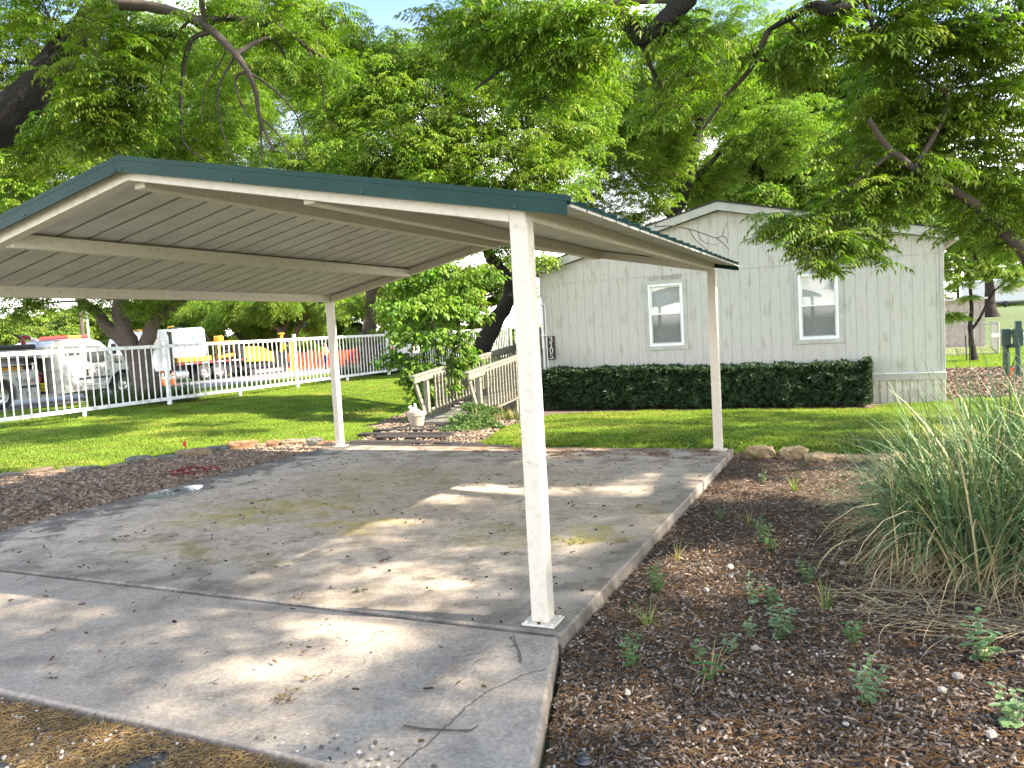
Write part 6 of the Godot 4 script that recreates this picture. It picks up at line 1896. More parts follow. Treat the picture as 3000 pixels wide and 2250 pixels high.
func slab_things() -> void:
	var gs := mt(lin(0.20, 0.17, 0.14), 0.9)
	var ds := mt(lin(0.07, 0.06, 0.05), 0.9)
	var g := func(u: float, v: float) -> Vector3: return on_y(u, v, 0.008)
	stick("pale curved stick with a forked end lying on the apron", [g.call(1260, 2000), g.call(1300, 1975), g.call(1328, 1950), g.call(1335, 1925), g.call(1318, 1900), g.call(1308, 1893)], 0.006, gs, [[g.call(1328, 1950), g.call(1340, 1965), g.call(1342, 1972)]])
	stick("straight grey branch with a hooked end lying on the apron", [g.call(1183, 2126), g.call(1230, 2134), g.call(1290, 2138), g.call(1340, 2140), g.call(1380, 2138), g.call(1400, 2126)], 0.0055, ds, [[g.call(1340, 2140), g.call(1365, 2144), g.call(1378, 2146)], [g.call(1230, 2134), g.call(1245, 2139), g.call(1262, 2140)]])
	stick("thin dark bent twig on the apron close to a post base plate", [g.call(1505, 1862), g.call(1512, 1890), g.call(1524, 1912), g.call(1528, 1936)], 0.004, ds, [[g.call(1512, 1890), g.call(1490, 1893), g.call(1482, 1890)]])
	# black branch across the bark bed
	var e := func(u: float, v: float) -> Vector3: return on_y(u, v, 0.0) + Vector3(0, 0.02, 0)
	stick("long black fallen branch with side twigs in the bark bed", [e.call(0, 1515), e.call(40, 1518), e.call(80, 1505), e.call(130, 1480), e.call(180, 1460), e.call(230, 1478)], 0.011, ds, [[e.call(122, 1485), e.call(120, 1465), e.call(128, 1450)], [e.call(160, 1468), e.call(175, 1460), e.call(182, 1452)], [e.call(180, 1462), e.call(205, 1466), e.call(215, 1460)]])
	stick("short black branch tip beside the first edging stones", [e.call(0, 1402), e.call(45, 1396), e.call(80, 1398), e.call(105, 1400)], 0.012, ds)
	stick("forked black twig in the bark bed at the drive end", [e.call(0, 1440), e.call(15, 1436), e.call(24, 1432)], 0.008, ds)
	var GR := Color(0.07, 0.09, 0.035)
	var BR := Color(0.09, 0.055, 0.03)
	var H := [[762, 1472, GR, 16, 0.10, "wilted dark green leaf sprig on the slab between the puddle and the pollen stain"], [366, 1523, BR, 6, 0.05, "curled brown leaf pair on the slab close to the puddle"], [720, 1522, BR, 6, 0.05, "brown leaf scrap beside the wilted sprig"], [716, 1614, Color(0.02, 0.02, 0.02), 5, 0.03, "black pecan husk on the middle of the slab"], [1460, 1393, BR, 14, 0.08, "brown catkin knot on the slab in line with the tie path"], [1482, 1541, GR, 14, 0.08, "grey-green dry leaf clump beside a small brown leaf on the slab"], [1468, 1560, BR, 6, 0.05, "small brown leaf below the grey-green clump"], [1680, 1592, GR, 18, 0.10, "green leafy twig end on the slab by a yellow stain"], [1808, 1592, Color(0.14, 0.07, 0.035), 14, 0.08, "rusty leaf clump at the slab edge along the mulch"], [1795, 1622, GR, 9, 0.06, "dark leaf scrap below the rusty clump"], [1130, 1644, Color(0.05, 0.05, 0.04), 14, 0.07, "dark crumpled leaf in the middle of the slab"], [926, 1568, BR, 8, 0.05, "dry leaf on the slab below the yellow stain"], [870, 1752, BR, 7, 0.05, "brown leaf lying by the joint in the concrete"], [1050, 1730, GR, 9, 0.06, "greenish leaf near the joint in the concrete"], [1885, 1436, Color(0.15, 0.08, 0.04), 18, 0.10, "rust catkin heap on the sunlit part of the slab"], [2010, 1342, Color(0.12, 0.065, 0.03), 26, 0.14, "large rust catkin heap by the carport post at the cream stones"], [150, 1985 , BR, 6, 0.04, "brown leaf on the apron by the drifted catkins"], [835, 2048, Color(0.15, 0.10, 0.05), 26, 0.08, "tangled brown catkin heap on the apron"], [155, 1852, Color(0.04, 0.035, 0.03), 5, 0.04, "dark bark flake on the apron away from the sticks"], [917, 1991, Color(0.2, 0.16, 0.07), 10, 0.05, "yellowish catkin curl on the apron"], [1690, 1392 + 30, GR, 8, 0.05, "dark leaf among the sun patches on the slab"]]
	var k := 0
	for h in H:
		leaf_heap(on_y(h[0], h[1], 0.002), 700 + k, h[5], h[2], h[3], h[4])
		k += 1
	# single stones that stand out
	var S := [[2140, 1672, 0.06, 0.6, "oval white stone beside a round one in the mulch"], [2143, 1697, 0.045, 0.62, "round white stone next to the oval one in the mulch"], [2069, 1738, 0.045, 0.5, "cream stone alone in the mulch near the leafy seedling"], [2213, 1912, 0.05, 0.45, "pinkish pointed stone below the bushy seedling"], [2806, 1998, 0.06, 0.40, "tan stone on the open mulch with a grey side"], [2760, 2037, 0.045, 0.5, "squarish cream stone beside the tan one"], [1840, 2043, 0.035, 0.55, "flat white stone by a bark chip in the mulch"], [2478, 2135, 0.03, 0.55, "small triangular cream stone in the mulch"], [2905, 2170, 0.05, 0.5, "upright white stone chip beside the broad-leaved seedling"], [615, 2047, 0.022, 0.5, "single cream pebble on the apron"], [2470, 1660, 0.05, 0.5, "pale stone half under the straw"], [524, 2158, 0.03, 0.6, "white stone in the catkins against the apron"], [2060, 2150, 0.03, 0.5, "white pebble low in the mulch between seedlings"], [1990, 2115, 0.025, 0.5, "white chip among the grit in the mulch"]]
	k = 0
	for s in S:
		var on := u_on_slab(s[0], s[1])
		var p := on_y(s[0], s[1], 0.0 if on else -0.10)
		var y: float = 0.0 if on else gy(p.x, p.z) + 0.03
		var o := solo("loose_stone", pebble(750 + k), mt(lin(s[3] * 0.56, s[3] * 0.51, s[3] * 0.44), 0.9), s[4], "stone", Vector3(p.x, y + s[2] * 0.2, p.z), "loose stones")
		o.scale = Vector3.ONE * float(s[2])
		o.rotation.y = k * 1.3
		k += 1
	# puddle
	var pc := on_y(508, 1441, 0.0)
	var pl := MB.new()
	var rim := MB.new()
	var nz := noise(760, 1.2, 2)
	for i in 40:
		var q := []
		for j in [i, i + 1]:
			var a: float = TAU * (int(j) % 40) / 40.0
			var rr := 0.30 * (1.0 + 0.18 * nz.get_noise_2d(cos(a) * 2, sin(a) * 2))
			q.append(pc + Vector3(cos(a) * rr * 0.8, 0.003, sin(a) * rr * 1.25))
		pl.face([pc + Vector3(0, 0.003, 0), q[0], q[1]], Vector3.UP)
	var water := mt(lin(0.30, 0.31, 0.30), 0.04, {"spec": 0.6})  # pale base colour stands in for a bright sky reflection
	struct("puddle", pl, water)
	var rg := rnd(761)
	var lb := MB.new()
	lb.use_col = true
	for i in 34:
		var a := rg.randf() * TAU
		var p := pc + Vector3(rg.randfn() * 0.07, 0.006, rg.randfn() * 0.10)
		ovate(lb, p, Vector3(cos(a), 0.05, sin(a)).normalized(), Vector3.UP, 0.045, 0.016, GR, GR)
	solo("leaf_clump", lb, M.dull, "wet green leaves lying in the small puddle", "leaves", pc + Vector3(0, 0.004, 0), "fallen leaf clumps on the slab")
	# marker flag and paint ring in the bark
	var fp := on_y(547, 1338, -0.03)
	var fl := thing("marker_flag", "small red marker flag on a wire behind the big pale stone", "flag", fp)
	part(fl, "wire", MB.new().tube([fp, fp + Vector3(0.0, 0.26, 0.0)], [0.0025, 0.002], 5), M.chrome)
	part(fl, "flag", MB.new().prism([fp + Vector3(0, 0.26, 0), fp + Vector3(-0.045, 0.19, 0.02), fp + Vector3(0.02, 0.12, 0.0), fp + Vector3(0.004, 0.13, 0)], Vector3(0, 0.001, 0.002)), mt(lin(0.55, 0.03, 0.015), 0.6, {"back": Color(0.6, 0.1, 0.05)}))
	var pr := on_y(560, 1372, 0.0)
	var paint := PackedFloat32Array()
	var chm := chip(762, 0.05, 0.03, 0.014)
	for i in 130:
		var a := rg.randf() * TAU
		var rr := 0.22 + rg.randfn() * 0.07
		var x := pr.x + cos(a) * rr * 1.2
		var z := pr.z + sin(a) * rr
		put(paint, Basis(Vector3.UP, rg.randf() * TAU) * Basis(Vector3.RIGHT, rg.randf_range(-.4, .4)), onground(x, z, 0.024 + rg.randf_range(0, .01)), Color(0.22 * rg.randf_range(0.5, 1.1), 0.03, 0.025))
	stuff("painted_chips", chm, M.dull, paint, "ring of bark chips sprayed red by the marker flag", "paint mark")
	# stake light at the very bottom
	var sl := on_y(1713, 2238, -0.08)
	var st := thing("garden_light", "small black domed solar light at the edge of the apron", "light", sl)
	part(st, "dome", MB.new().lathe(sl, [[0.028, 0.0], [0.03, 0.012], [0.026, 0.024], [0.02, 0.03], [0.018, 0.036], [0.008, 0.044], [0.0, 0.046]], 20), mt(lin(0.03, 0.03, 0.032), 0.3))
	part(st, "ring", MB.new().lathe(sl + Vector3(0, 0.012, 0), [[0.031, 0.0], [0.033, 0.003], [0.031, 0.006]], 20), mt(lin(0.12, 0.12, 0.12), 0.4))
	part(st, "stake", MB.new().tube([sl + Vector3(0, -0.06, 0), sl + Vector3(0, 0.005, 0)], [0.01], 8), M.black)

func u_on_slab(u: float, v: float) -> bool:
	var p := on_y(u, v, 0.0)
	return p.x < 0.15 and p.z < 1.5

func roof_branch() -> void:
	var d := 9.15
	var ps := pxs([[1918, 664], [1965, 662], [2015, 670], [2060, 684], [2098, 697], [2116, 690], [2121, 672], [2133, 650]], d)
	var t := thing("dead_branch", "bare dead branch lying on the carport eave towards the house", "branch", ps[0])
	part(t, "stem", MB.new().tube(smooth_pts(ps, 3), [0.009, 0.009, 0.008, 0.008, 0.008, 0.008, 0.007, 0.007, 0.007, 0.006, 0.006, 0.006, 0.005, 0.005, 0.005, 0.004, 0.004, 0.004, 0.003, 0.003, 0.003, 0.002], 6), M.twig)
	for f in [[[1918, 664], [1932, 640], [1950, 615], [1962, 598]], [[2018, 671], [2035, 700], [2060, 722], [2075, 735], [2082, 760]], [[2098, 697], [2118, 712], [2135, 731]], [[2045, 680], [2052, 700], [2066, 712], [2100, 718]], [[2075, 735], [2070, 750], [2066, 762]], [[2116, 690], [2128, 698], [2132, 712]]]:
		part(t, "twig", MB.new().tube(pxs(f, d), [0.006, 0.005, 0.004, 0.003, 0.002], 5), M.twig)

# ------------------------------------------------------------------ side yard on the right
func side_yard() -> void:
	var green := mt(lin(0.007, 0.036, 0.028), 0.5)
	var a := onground(4.9, -19.1)
	var t := thing("pipe_risers", "pair of dark green pipe risers with boxed tops in the mulch", "pipes", a)
	var p2 := onground(5.13, -18.9)
	for q in [[a, 0.075, 0.80], [p2, 0.06, 0.80]]:
		var c: Vector3 = q[0]
		part(t, "pipe", MB.new().tube([c + Vector3(0, -0.1, 0), c + Vector3(0, q[2], 0)], [q[1]], 14), green)
		part(t, "box", MB.new().box(c + Vector3(0, 0.98, 0), Vector3(0.20, 0.42, 0.20), Basis.IDENTITY, 0.01), green)
	part(t, "pipe", MB.new().bb(p2 + Vector3(-0.06, 1.15, -0.1), p2 + Vector3(0.08, 1.38, 0.06), 0.01), green)
	part(t, "bracket", MB.new().bb(a + Vector3(0.08, 0.72, -0.05), p2 + Vector3(-0.05, 0.82, 0.02)), green)
	part(t, "bracket", MB.new().bb(a + Vector3(0.08, 1.08, -0.05), p2 + Vector3(-0.05, 1.16, 0.02)), green)
	part(t, "cross_pipe", MB.new().tube([a + Vector3(-0.28, 1.02, -0.13), p2 + Vector3(0.5, 1.02, -0.13)], [0.055], 12), M.vinyl)
	var tool := thing("garden_tool", "long-handled tool with an orange grip leaning on the green risers", "tool", a + Vector3(0.1, 0.05, 0.1))
	part(tool, "handle", MB.new().tube([a + Vector3(0.10, 0.22, 0.14), a + Vector3(0.28, 0.75, 0.12)], [0.016], 8), M.black)
	part(tool, "grip", MB.new().tube([a + Vector3(0.05, 0.0, 0.14), a + Vector3(0.10, 0.22, 0.14)], [0.024, 0.03], 8), M.orange)
	# stake by the young tree
	var s := px(2833, 1057, 25.6)
	s.y = gy(s.x, s.z)
	solo("tree_stake", MB.new().tube([s + Vector3(0, -0.1, 0), s + Vector3(-0.03, 0.85, 0)], [0.02], 6), M.rubber, "dark metal stake standing beside the young forked tree", "stake", s)
	# wire-mesh pen
	var f := thing("wire_fence", "low galvanised wire-mesh pen fence before the tan shed", "fence", onground(5.2, -29.1))
	var galv := mt(lin(0.32, 0.32, 0.31), 0.5, {"metal": 0.6})
	var pts := [Vector3(3.4, 0, -29.4), Vector3(5.35, 0, -29.25), Vector3(6.1, 0, -29.1), Vector3(6.45, 0, -33.5)]
	for i in pts.size():
		var q := onground(pts[i].x, pts[i].z)
		part(f, "post", MB.new().tube([q, q + Vector3(0, 1.16, 0)], [0.035 if i == 2 else 0.022], 8), galv)
	for i in 3:
		var p := onground(pts[i].x, pts[i].z)
		var q := onground(pts[i + 1].x, pts[i + 1].z)
		part(f, "rail", MB.new().tube([p + Vector3(0, 1.1, 0), q + Vector3(0, 1.1, 0)], [0.02], 6), galv)
		part(f, "rail", MB.new().tube([p + Vector3(0, 0.05, 0), q + Vector3(0, 0.05, 0)], [0.014], 6), galv)
		var wm := MB.new()
		for k in 7: wm.tube([p + Vector3(0, 0.16 + 0.14 * k, 0), q + Vector3(0, 0.16 + 0.14 * k, 0)], [0.004], 3, false)
		var n := int(p.distance_to(q) / 0.15)
		for k in n:
			var w := p.lerp(q, (k + 0.5) / n)
			wm.tube([w + Vector3(0, 0.06, 0), w + Vector3(0, 1.09, 0)], [0.004], 3, false)
		var wo := part(f, "wire_mesh", wm, galv)
		wo.set_meta("kind", "stuff")
	# shed
	var tan := mt(lin(0.42, 0.37, 0.32), 0.8, {"tex": tinted(770, 0.02, [Color(0.85, 0.85, 0.83), Color(1, 1, 1)], 4), "tri": 0.7})
	var sh := thing("garden_shed", "tan flat-roofed shed standing behind the wire pen", "shed", onground(3.8, -36.5))
	var gb := gy(4.5, -35.0)
	var x := 1.4
	while x < 6.35:
		part(sh, "wall_panel", MB.new().bb(Vector3(x, gb - 0.1, -34.75), Vector3(minf(x + 0.595, 6.35), 1.72, -34.70)), tan)
		x += 0.605
	part(sh, "wall", MB.new().bb(Vector3(1.4, gb - 0.1, -38.0), Vector3(6.33, 1.75, -34.76)), tan)
	part(sh, "corner_trim", MB.new().bb(Vector3(6.22, gb - 0.1, -34.78), Vector3(6.37, 1.75, -34.67)), tan)
	part(sh, "frieze", MB.new().bb(Vector3(1.35, 1.66, -34.8), Vector3(6.37, 1.78, -34.66)), tan)
	part(sh, "roof", MB.new().bb(Vector3(1.25, 1.781, -38.1), Vector3(6.48, 1.87, -34.55)), mt(lin(0.55, 0.5, 0.45), 0.7))
	sheet("pen_gravel", [[3.4, -34.6], [3.4, -29.5], [6.1, -29.1], [6.4, -33.5], [6.45, -34.6]], 0.02, mt(lin(0.42, 0.36, 0.29), 0.95, {"tex": tinted(771, 0.08, [Color(0.5, 0.5, 0.5), Color(1, 1, 1)], 4), "tri": 1.0}), 0.5)
	# camper far behind
	var c := px(2925, 905, 86.0)
	c.y = gy(c.x, c.z)
	var rv := thing("camper_trailer", "white camper trailer parked across the lawn past the shed", "camper", c)
	part(rv, "body", MB.new().bb(c + Vector3(-3.6, 0.55, -1.2), c + Vector3(3.2, 3.1, 1.2), 0.15), M.white_paint)
	part(rv, "window", MB.new().bb(c + Vector3(-0.6, 1.6, 1.2), c + Vector3(0.5, 2.3, 1.22)), M.dark_glass)
	part(rv, "window", MB.new().bb(c + Vector3(1.4, 1.6, 1.2), c + Vector3(2.2, 2.3, 1.22)), M.dark_glass)
	for q in [-0.5, 0.5]: wheel(rv, c + Vector3(q, 0.36, 1.1), 0.36, 0.25)
	part(rv, "underframe", MB.new().bb(c + Vector3(-3.4, 0.35, -1.0), c + Vector3(4.4, 0.55, 1.0)), M.black)
	# a lit gap in the shade: pasture beyond is part of the ground

# ------------------------------------------------------------------ road crew
func wheel(t: Node3D, c: Vector3, r: float, w: float, rim_mat: Material = null, ax := Vector3(1, 0, 0)) -> void:
	var o := part(t, "wheel", MB.new().lathe(c - ax * w * 0.5, [[r * 0.6, 0.0], [r * 0.86, 0.0], [r * 0.97, w * 0.12], [r, w * 0.25], [r, w * 0.75], [r * 0.97, w * 0.88], [r * 0.86, w], [r * 0.6, w]], 24, ax), M.rubber)
	var rm: Material = rim_mat if rim_mat != null else M.chrome
	part(o, "rim", MB.new().lathe(c - ax * w * 0.42, [[r * 0.6, w * 0.9], [r * 0.55, w * 0.88], [r * 0.5, w * 0.6], [r * 0.26, w * 0.55], [r * 0.24, w * 0.85], [r * 0.1, w * 0.9], [0.0, w * 0.9]], 20, ax), rm)

# outline in (z, y), pushed across from x0 to x1
func side(pl: Array, x0: float, x1: float) -> MB:
	var p2 := PackedVector2Array()
	for p in pl: p2.append(Vector2(p[0], p[1]))
	return MB.new().prism2(p2, Vector3(x0, 0, 0), Vector3(0, 0, 1), Vector3(0, 1, 0), Vector3(x1 - x0, 0, 0))

func arch(zc: float, yc: float, r: float, a0: float, a1: float, n := 10) -> Array:
	var o := []
	for i in n + 1:
		var a := deg_to_rad(lerpf(a0, a1, float(i) / n))
		o.append([zc + cos(a) * r, yc + sin(a) * r])
	return o

func fire_truck() -> void:
	var X1 := -28.3
	var X0 := -30.7
	var t := thing("fire_truck", "white fire truck with a lit red light bar parked beyond the fence", "fire truck", Vector3(-29.5, -0.32, -18.0))
	var grime := tinted(805, 0.02, [Color(0.55, 0.53, 0.5), Color(0.9, 0.9, 0.89), Color(1, 1, 1), Color(0.82, 0.81, 0.8)], 5)
	var wp: Material = mt(lin(0.42, 0.43, 0.435), 0.28, {"metal": 0.15, "tex": grime, "tri": 0.5})
	var sv: Material = mt(lin(0.25, 0.265, 0.28), 0.35, {"metal": 0.25})
	part(t, "chassis", MB.new().bb(Vector3(X0 + 0.7, 0.0, -21.6), Vector3(X1 - 0.5, 0.3, -12.2)), M.black)
	# rear body with its wheel arch
	var body := [[-12.0, 0.02], [-12.0, 1.08], [-16.85, 1.08], [-16.85, 0.02], [-15.95, 0.02]]
	body.append_array(arch(-15.3, 0.2, 0.66, 195, -15))
	body.append([-14.62, 0.02])
	part(t, "body", side(body, X0, X1), wp)
	for q in [[-16.78, -16.02, 0.58, 1.02], [-16.78, -16.02, 0.06, 0.40], [-14.5, -13.3, 0.06, 1.02], [-13.2, -12.1, 0.06, 1.02]]:
		var cd := part(t, "compartment_door", MB.new().bb(Vector3(X1 + 0.001, q[2], q[0]), Vector3(X1 + 0.012, q[3], q[1]), 0.004), wp)
		part(cd, "latch", MB.new().bb(Vector3(X1 + 0.012, (q[2] + q[3]) * 0.5 - 0.03, q[1] - 0.1), Vector3(X1 + 0.03, (q[2] + q[3]) * 0.5 + 0.03, q[1] - 0.04)), M.black)
	part(t, "rub_rail", MB.new().bb(Vector3(X1 + 0.001, -0.02, -16.84), Vector3(X1 + 0.04, 0.04, -15.98), 0.01), M.chrome)
	part(t, "body_top", MB.new().bb(Vector3(X0, 1.60, -16.85), Vector3(X1 - 0.02, 1.92, -12.0), 0.03), sv)
	part(t, "body_core", MB.new().bb(Vector3(X0, 1.081, -16.84), Vector3(X1 - 0.75, 1.60, -12.0)), sv)
	for y in [1.1, 1.33]: part(t, "shelf", MB.new().bb(Vector3(X1 - 0.74, y, -16.8), Vector3(X1 - 0.03, y + 0.03, -12.0)), wp)
	for z in [-16.84, -16.1, -15.3, -14.4, -13.4]: part(t, "shelf_post", MB.new().bb(Vector3(X1 - 0.06, 1.081, z), Vector3(X1 - 0.02, 1.60, z + 0.05)), wp)
	for y in [1.16, 1.24]: part(t, "pike_pole", MB.new().tube([Vector3(X1 - 0.12, y, -16.3), Vector3(X1 - 0.12, y, -12.0)], [0.03], 8), M.yellow)
	part(t, "hard_suction_hose", MB.new().tube([Vector3(X1 - 0.18, 2.03, -16.9), Vector3(X1 - 0.18, 2.03, -12.0)], [0.10], 12), M.rubber)
	part(t, "hose_tray", MB.new().bb(Vector3(X1 - 0.32, 1.905, -16.9), Vector3(X1 - 0.02, 1.935, -12.0)), sv)
	# pump bay, open and dark
	part(t, "pump_bay_frame", MB.new().bb(Vector3(X0 + 0.02, 0.06, -17.44), Vector3(X1 - 0.55, 1.95, -16.851)), M.black)
	part(t, "pump_bay_floor", MB.new().bb(Vector3(X1 - 0.56, 0.04, -17.90), Vector3(X1 + 0.02, 0.10, -16.86)), sv)
	part(t, "pump_bay_top", MB.new().bb(Vector3(X1 - 0.6, 1.55, -17.44), Vector3(X1 - 0.01, 2.0, -16.86), 0.01), sv)
	part(t, "pump_gauge", MB.new().lathe(Vector3(X1 - 0.56, 0.72, -17.2), [[0.13, 0.0], [0.13, 0.04], [0.10, 0.05], [0.0, 0.05]], 16, Vector3(1, 0, 0)), M.red)
	part(t, "pump_valve", MB.new().tube([Vector3(X1 - 0.5, 0.95, -17.3), Vector3(X1 - 0.4, 0.9, -17.0)], [0.035], 8), M.chrome)
	part(t, "pump_valve", MB.new().tube([Vector3(X1 - 0.5, 0.95, -17.0), Vector3(X1 - 0.4, 0.9, -17.3)], [0.025], 8), M.red)
	for q in [0.2, 0.32, 0.44]: part(t, "hose_roll", MB.new().lathe(Vector3(X1 - 0.4, q, -17.25), [[0.13, 0.0], [0.17, 0.03], [0.17, 0.08], [0.13, 0.11]], 14), mt(lin(0.5, 0.42, 0.03), 0.7))
	part(t, "pump_pipe", MB.new().tube([Vector3(X1 - 0.45, 0.15, -16.95), Vector3(X1 - 0.45, 1.4, -16.95)], [0.05], 8), M.chrome)
	# cab
	var cab := [[-17.45, 0.06], [-17.45, 2.0], [-17.60, 2.18], [-17.9, 2.24], [-19.4, 2.22], [-19.75, 2.12], [-20.0, 1.9], [-20.18, 1.5], [-20.18, 0.62], [-20.06, 0.32], [-19.6, 0.12], [-17.9, 0.06]]
	var cb := part(t, "cab", side(cab, X0, X1), wp)
	part(cb, "roof", MB.new().box(Vector3((X0 + X1) * 0.5, 2.255, -18.65), Vector3(2.2, 0.05, 1.6), Basis.IDENTITY, 0.02), sv)
	var dr := part(t, "door", side([[-18.92, 0.52], [-18.92, 2.05], [-19.65, 2.04], [-19.95, 1.72], [-20.06, 1.3], [-20.06, 0.52]], X1 + 0.002, X1 + 0.02), wp)
	part(dr, "window", side([[-19.02, 1.30], [-19.02, 1.98], [-19.62, 1.97], [-19.88, 1.68], [-19.95, 1.36], [-19.75, 1.24], [-19.3, 1.22]], X1 + 0.021, X1 + 0.026), M.dark_glass)
	part(dr, "handle", MB.new().bb(Vector3(X1 + 0.021, 0.72, -19.02), Vector3(X1 + 0.05, 0.98, -18.95)), M.black)
	part(t, "crew_window", side([[-18.05, 1.58], [-18.05, 1.98], [-18.72, 1.98], [-18.72, 1.58]], X1 + 0.002, X1 + 0.008), M.dark_glass)
	part(t, "crew_panel", side([[-17.95, 0.7], [-17.95, 1.5], [-18.8, 1.5], [-18.8, 0.7]], X1 + 0.002, X1 + 0.012), sv)
	part(t, "stripe", MB.new().bb(Vector3(X1 + 0.003, 0.56, -20.05), Vector3(X1 + 0.024, 0.65, -18.6)), M.navy)
	part(t, "stripe", MB.new().bb(Vector3(X1 + 0.002, 0.43, -16.84), Vector3(X1 + 0.016, 0.53, -15.98)), M.navy)
	for y in [0.30, 0.10]: part(t, "step", MB.new().bb(Vector3(X1 - 0.5, y, -19.95), Vector3(X1 + 0.03, y + 0.06, -18.85), 0.01), M.chrome)
	part(t, "fuel_tank", MB.new().tube([Vector3(X1 - 0.3, 0.20, -19.85), Vector3(X1 - 0.3, 0.20, -18.75)], [0.22], 16), M.chrome)
	var hood := [[-20.19, 0.62], [-20.19, 1.56], [-20.7, 1.48], [-21.5, 1.25], [-21.85, 1.05], [-21.95, 0.75], [-21.95, 0.25], [-21.5, 0.25]]
	hood.append_array(arch(-20.78, 0.2, 0.66, 183, 38))
	part(t, "hood", side(hood, X0 + 0.05, X1 - 0.02), wp)
	part(t, "headlight", MB.new().bb(Vector3(X1 - 0.4, 0.72, -21.99), Vector3(X1 - 0.06, 0.95, -21.95)), M.chrome)
	part(t, "bumper", MB.new().bb(Vector3(X0, 0.0, -22.35), Vector3(X1, 0.3, -22.0), 0.04), M.chrome)
	part(t, "vent", MB.new().bb(Vector3(X1 - 0.019, 1.15, -20.75), Vector3(X1 - 0.01, 1.25, -20.4)), M.navy)
	for q in [[-20.78, 0.2], [-15.3, 0.2]]:
		wheel(t, Vector3(X1 - 0.20, q[1], q[0]), 0.52, 0.32)
		wheel(t, Vector3(X0 + 0.20, q[1], q[0]), 0.52, 0.32)
	# mirror
	var mr := part(t, "mirror", MB.new().bb(Vector3(X1 + 0.05, 1.55, -20.28), Vector3(X1 + 0.30, 2.0, -20.20), 0.02), M.black)
	part(mr, "bracket", MB.new().tube([Vector3(X1, 1.2, -20.05), Vector3(X1 + 0.22, 1.15, -20.25), Vector3(X1 + 0.22, 2.05, -20.25), Vector3(X1, 2.1, -19.9)], [0.014], 6), M.black)
	# light bar, lit
	var redglow := mt(lin(0.7, 0.03, 0.03), 0.3)
	redglow.emission_enabled = true
	redglow.emission = Color(1.0, 0.12, 0.1)
	redglow.emission_energy_multiplier = 1.4
	var amber := mt(lin(0.8, 0.5, 0.05), 0.3)
	amber.emission_enabled = true
	amber.emission = Color(1.0, 0.72, 0.2)
	amber.emission_energy_multiplier = 1.8
	var lb := part(t, "light_bar", MB.new().bb(Vector3(X0 + 0.5, 2.285, -19.5), Vector3(X1 - 0.35, 2.325, -18.3), 0.01), M.black)
	for i in 4: part(lb, "warning_light", MB.new().bb(Vector3(X0 + 0.55, 2.327, -18.58 - i * 0.305 + 0.285 - 0.02), Vector3(X1 - 0.4, 2.43, -18.58 - i * 0.305), 0.02), redglow if i == 0 or i == 3 else amber)
	for i in 3: part(lb, "warning_light", MB.new().bb(Vector3(X1 - 0.395, 2.34, -18.42 - i * 0.34 - 0.3), Vector3(X1 - 0.36, 2.40, -18.42 - i * 0.34), 0.01), redglow)
	var ol := OmniLight3D.new()
	ol.name = "light_bar_glow"
	ol.light_color = Color(1.0, 0.25, 0.12)
	ol.light_energy = 0.6
	ol.omni_range = 12.0
	ol.light_size = 0.3
	ol.shadow_enabled = true
	add_child(ol)
	ol.position = Vector3(X1 + 0.05, 2.42, -18.9)
	# deck gun over the pump
	var gc := Vector3(X1 - 1.1, 2.1, -17.1)
	var gn := part(t, "deck_gun", MB.new().tube([gc, gc + Vector3(0, 0.15, 0), gc + Vector3(0, 0.32, 0.08), gc + Vector3(0, 0.36, -0.1), gc + Vector3(0, 0.30, -0.28)], [0.09, 0.09, 0.10, 0.09, 0.08], 10), mt(lin(0.12, 0.01, 0.012), 0.4))
	part(gn, "nozzle", MB.new().tube([gc + Vector3(0, 0.30, -0.28), gc + Vector3(0, 0.16, -0.62)], [0.05, 0.07], 10), M.chrome)
	part(gn, "handle", MB.new().tube([gc + Vector3(0, 0.25, 0.1), gc + Vector3(0, 0.55, 0.45)], [0.04, 0.03], 8), M.black)
	# lettering
	var face := Basis(Vector3(0, 0, -1), Vector3(0, 1, 0), Vector3(1, 0, 0))
	words(t, "lettering", "DIAL 911", 0.14, Vector3(X1 + 0.016, 0.70, -16.38), face, M.letter, 0.004)
	words(t, "lettering", "VFD", 0.16, Vector3(X1 + 0.024, 0.76, -19.48), face, M.letter, 0.004)
	var nm := "QUAIL VALLEY"
	for i in nm.length():
		var a := deg_to_rad(200.0 - 220.0 * i / (nm.length() - 1))
		words(t, "lettering", nm[i], 0.085, Vector3(X1 + 0.024, 1.02 + sin(a) * 0.26, -19.48 - cos(a) * 0.33), face * Basis(Vector3(0, 0, 1), a - PI * 0.5), M.letter, 0.004)
	part(t, "emblem", MB.new().lathe(Vector3(X1 + 0.021, 1.02, -19.48), [[0.15, 0.0], [0.15, 0.004], [0.11, 0.004], [0.11, 0.0]], 20, Vector3(1, 0, 0)), M.letter)
	part(t, "emblem", MB.new().lathe(Vector3(X1 + 0.021, 1.02, -19.48), [[0.07, 0.0], [0.07, 0.004], [0.0, 0.004]], 8, Vector3(1, 0, 0)), M.letter)
	words(t, "lettering", "QV2", 0.10, Vector3(X1 + 0.004, 2.12, -19.05), face, M.letter, 0.004)

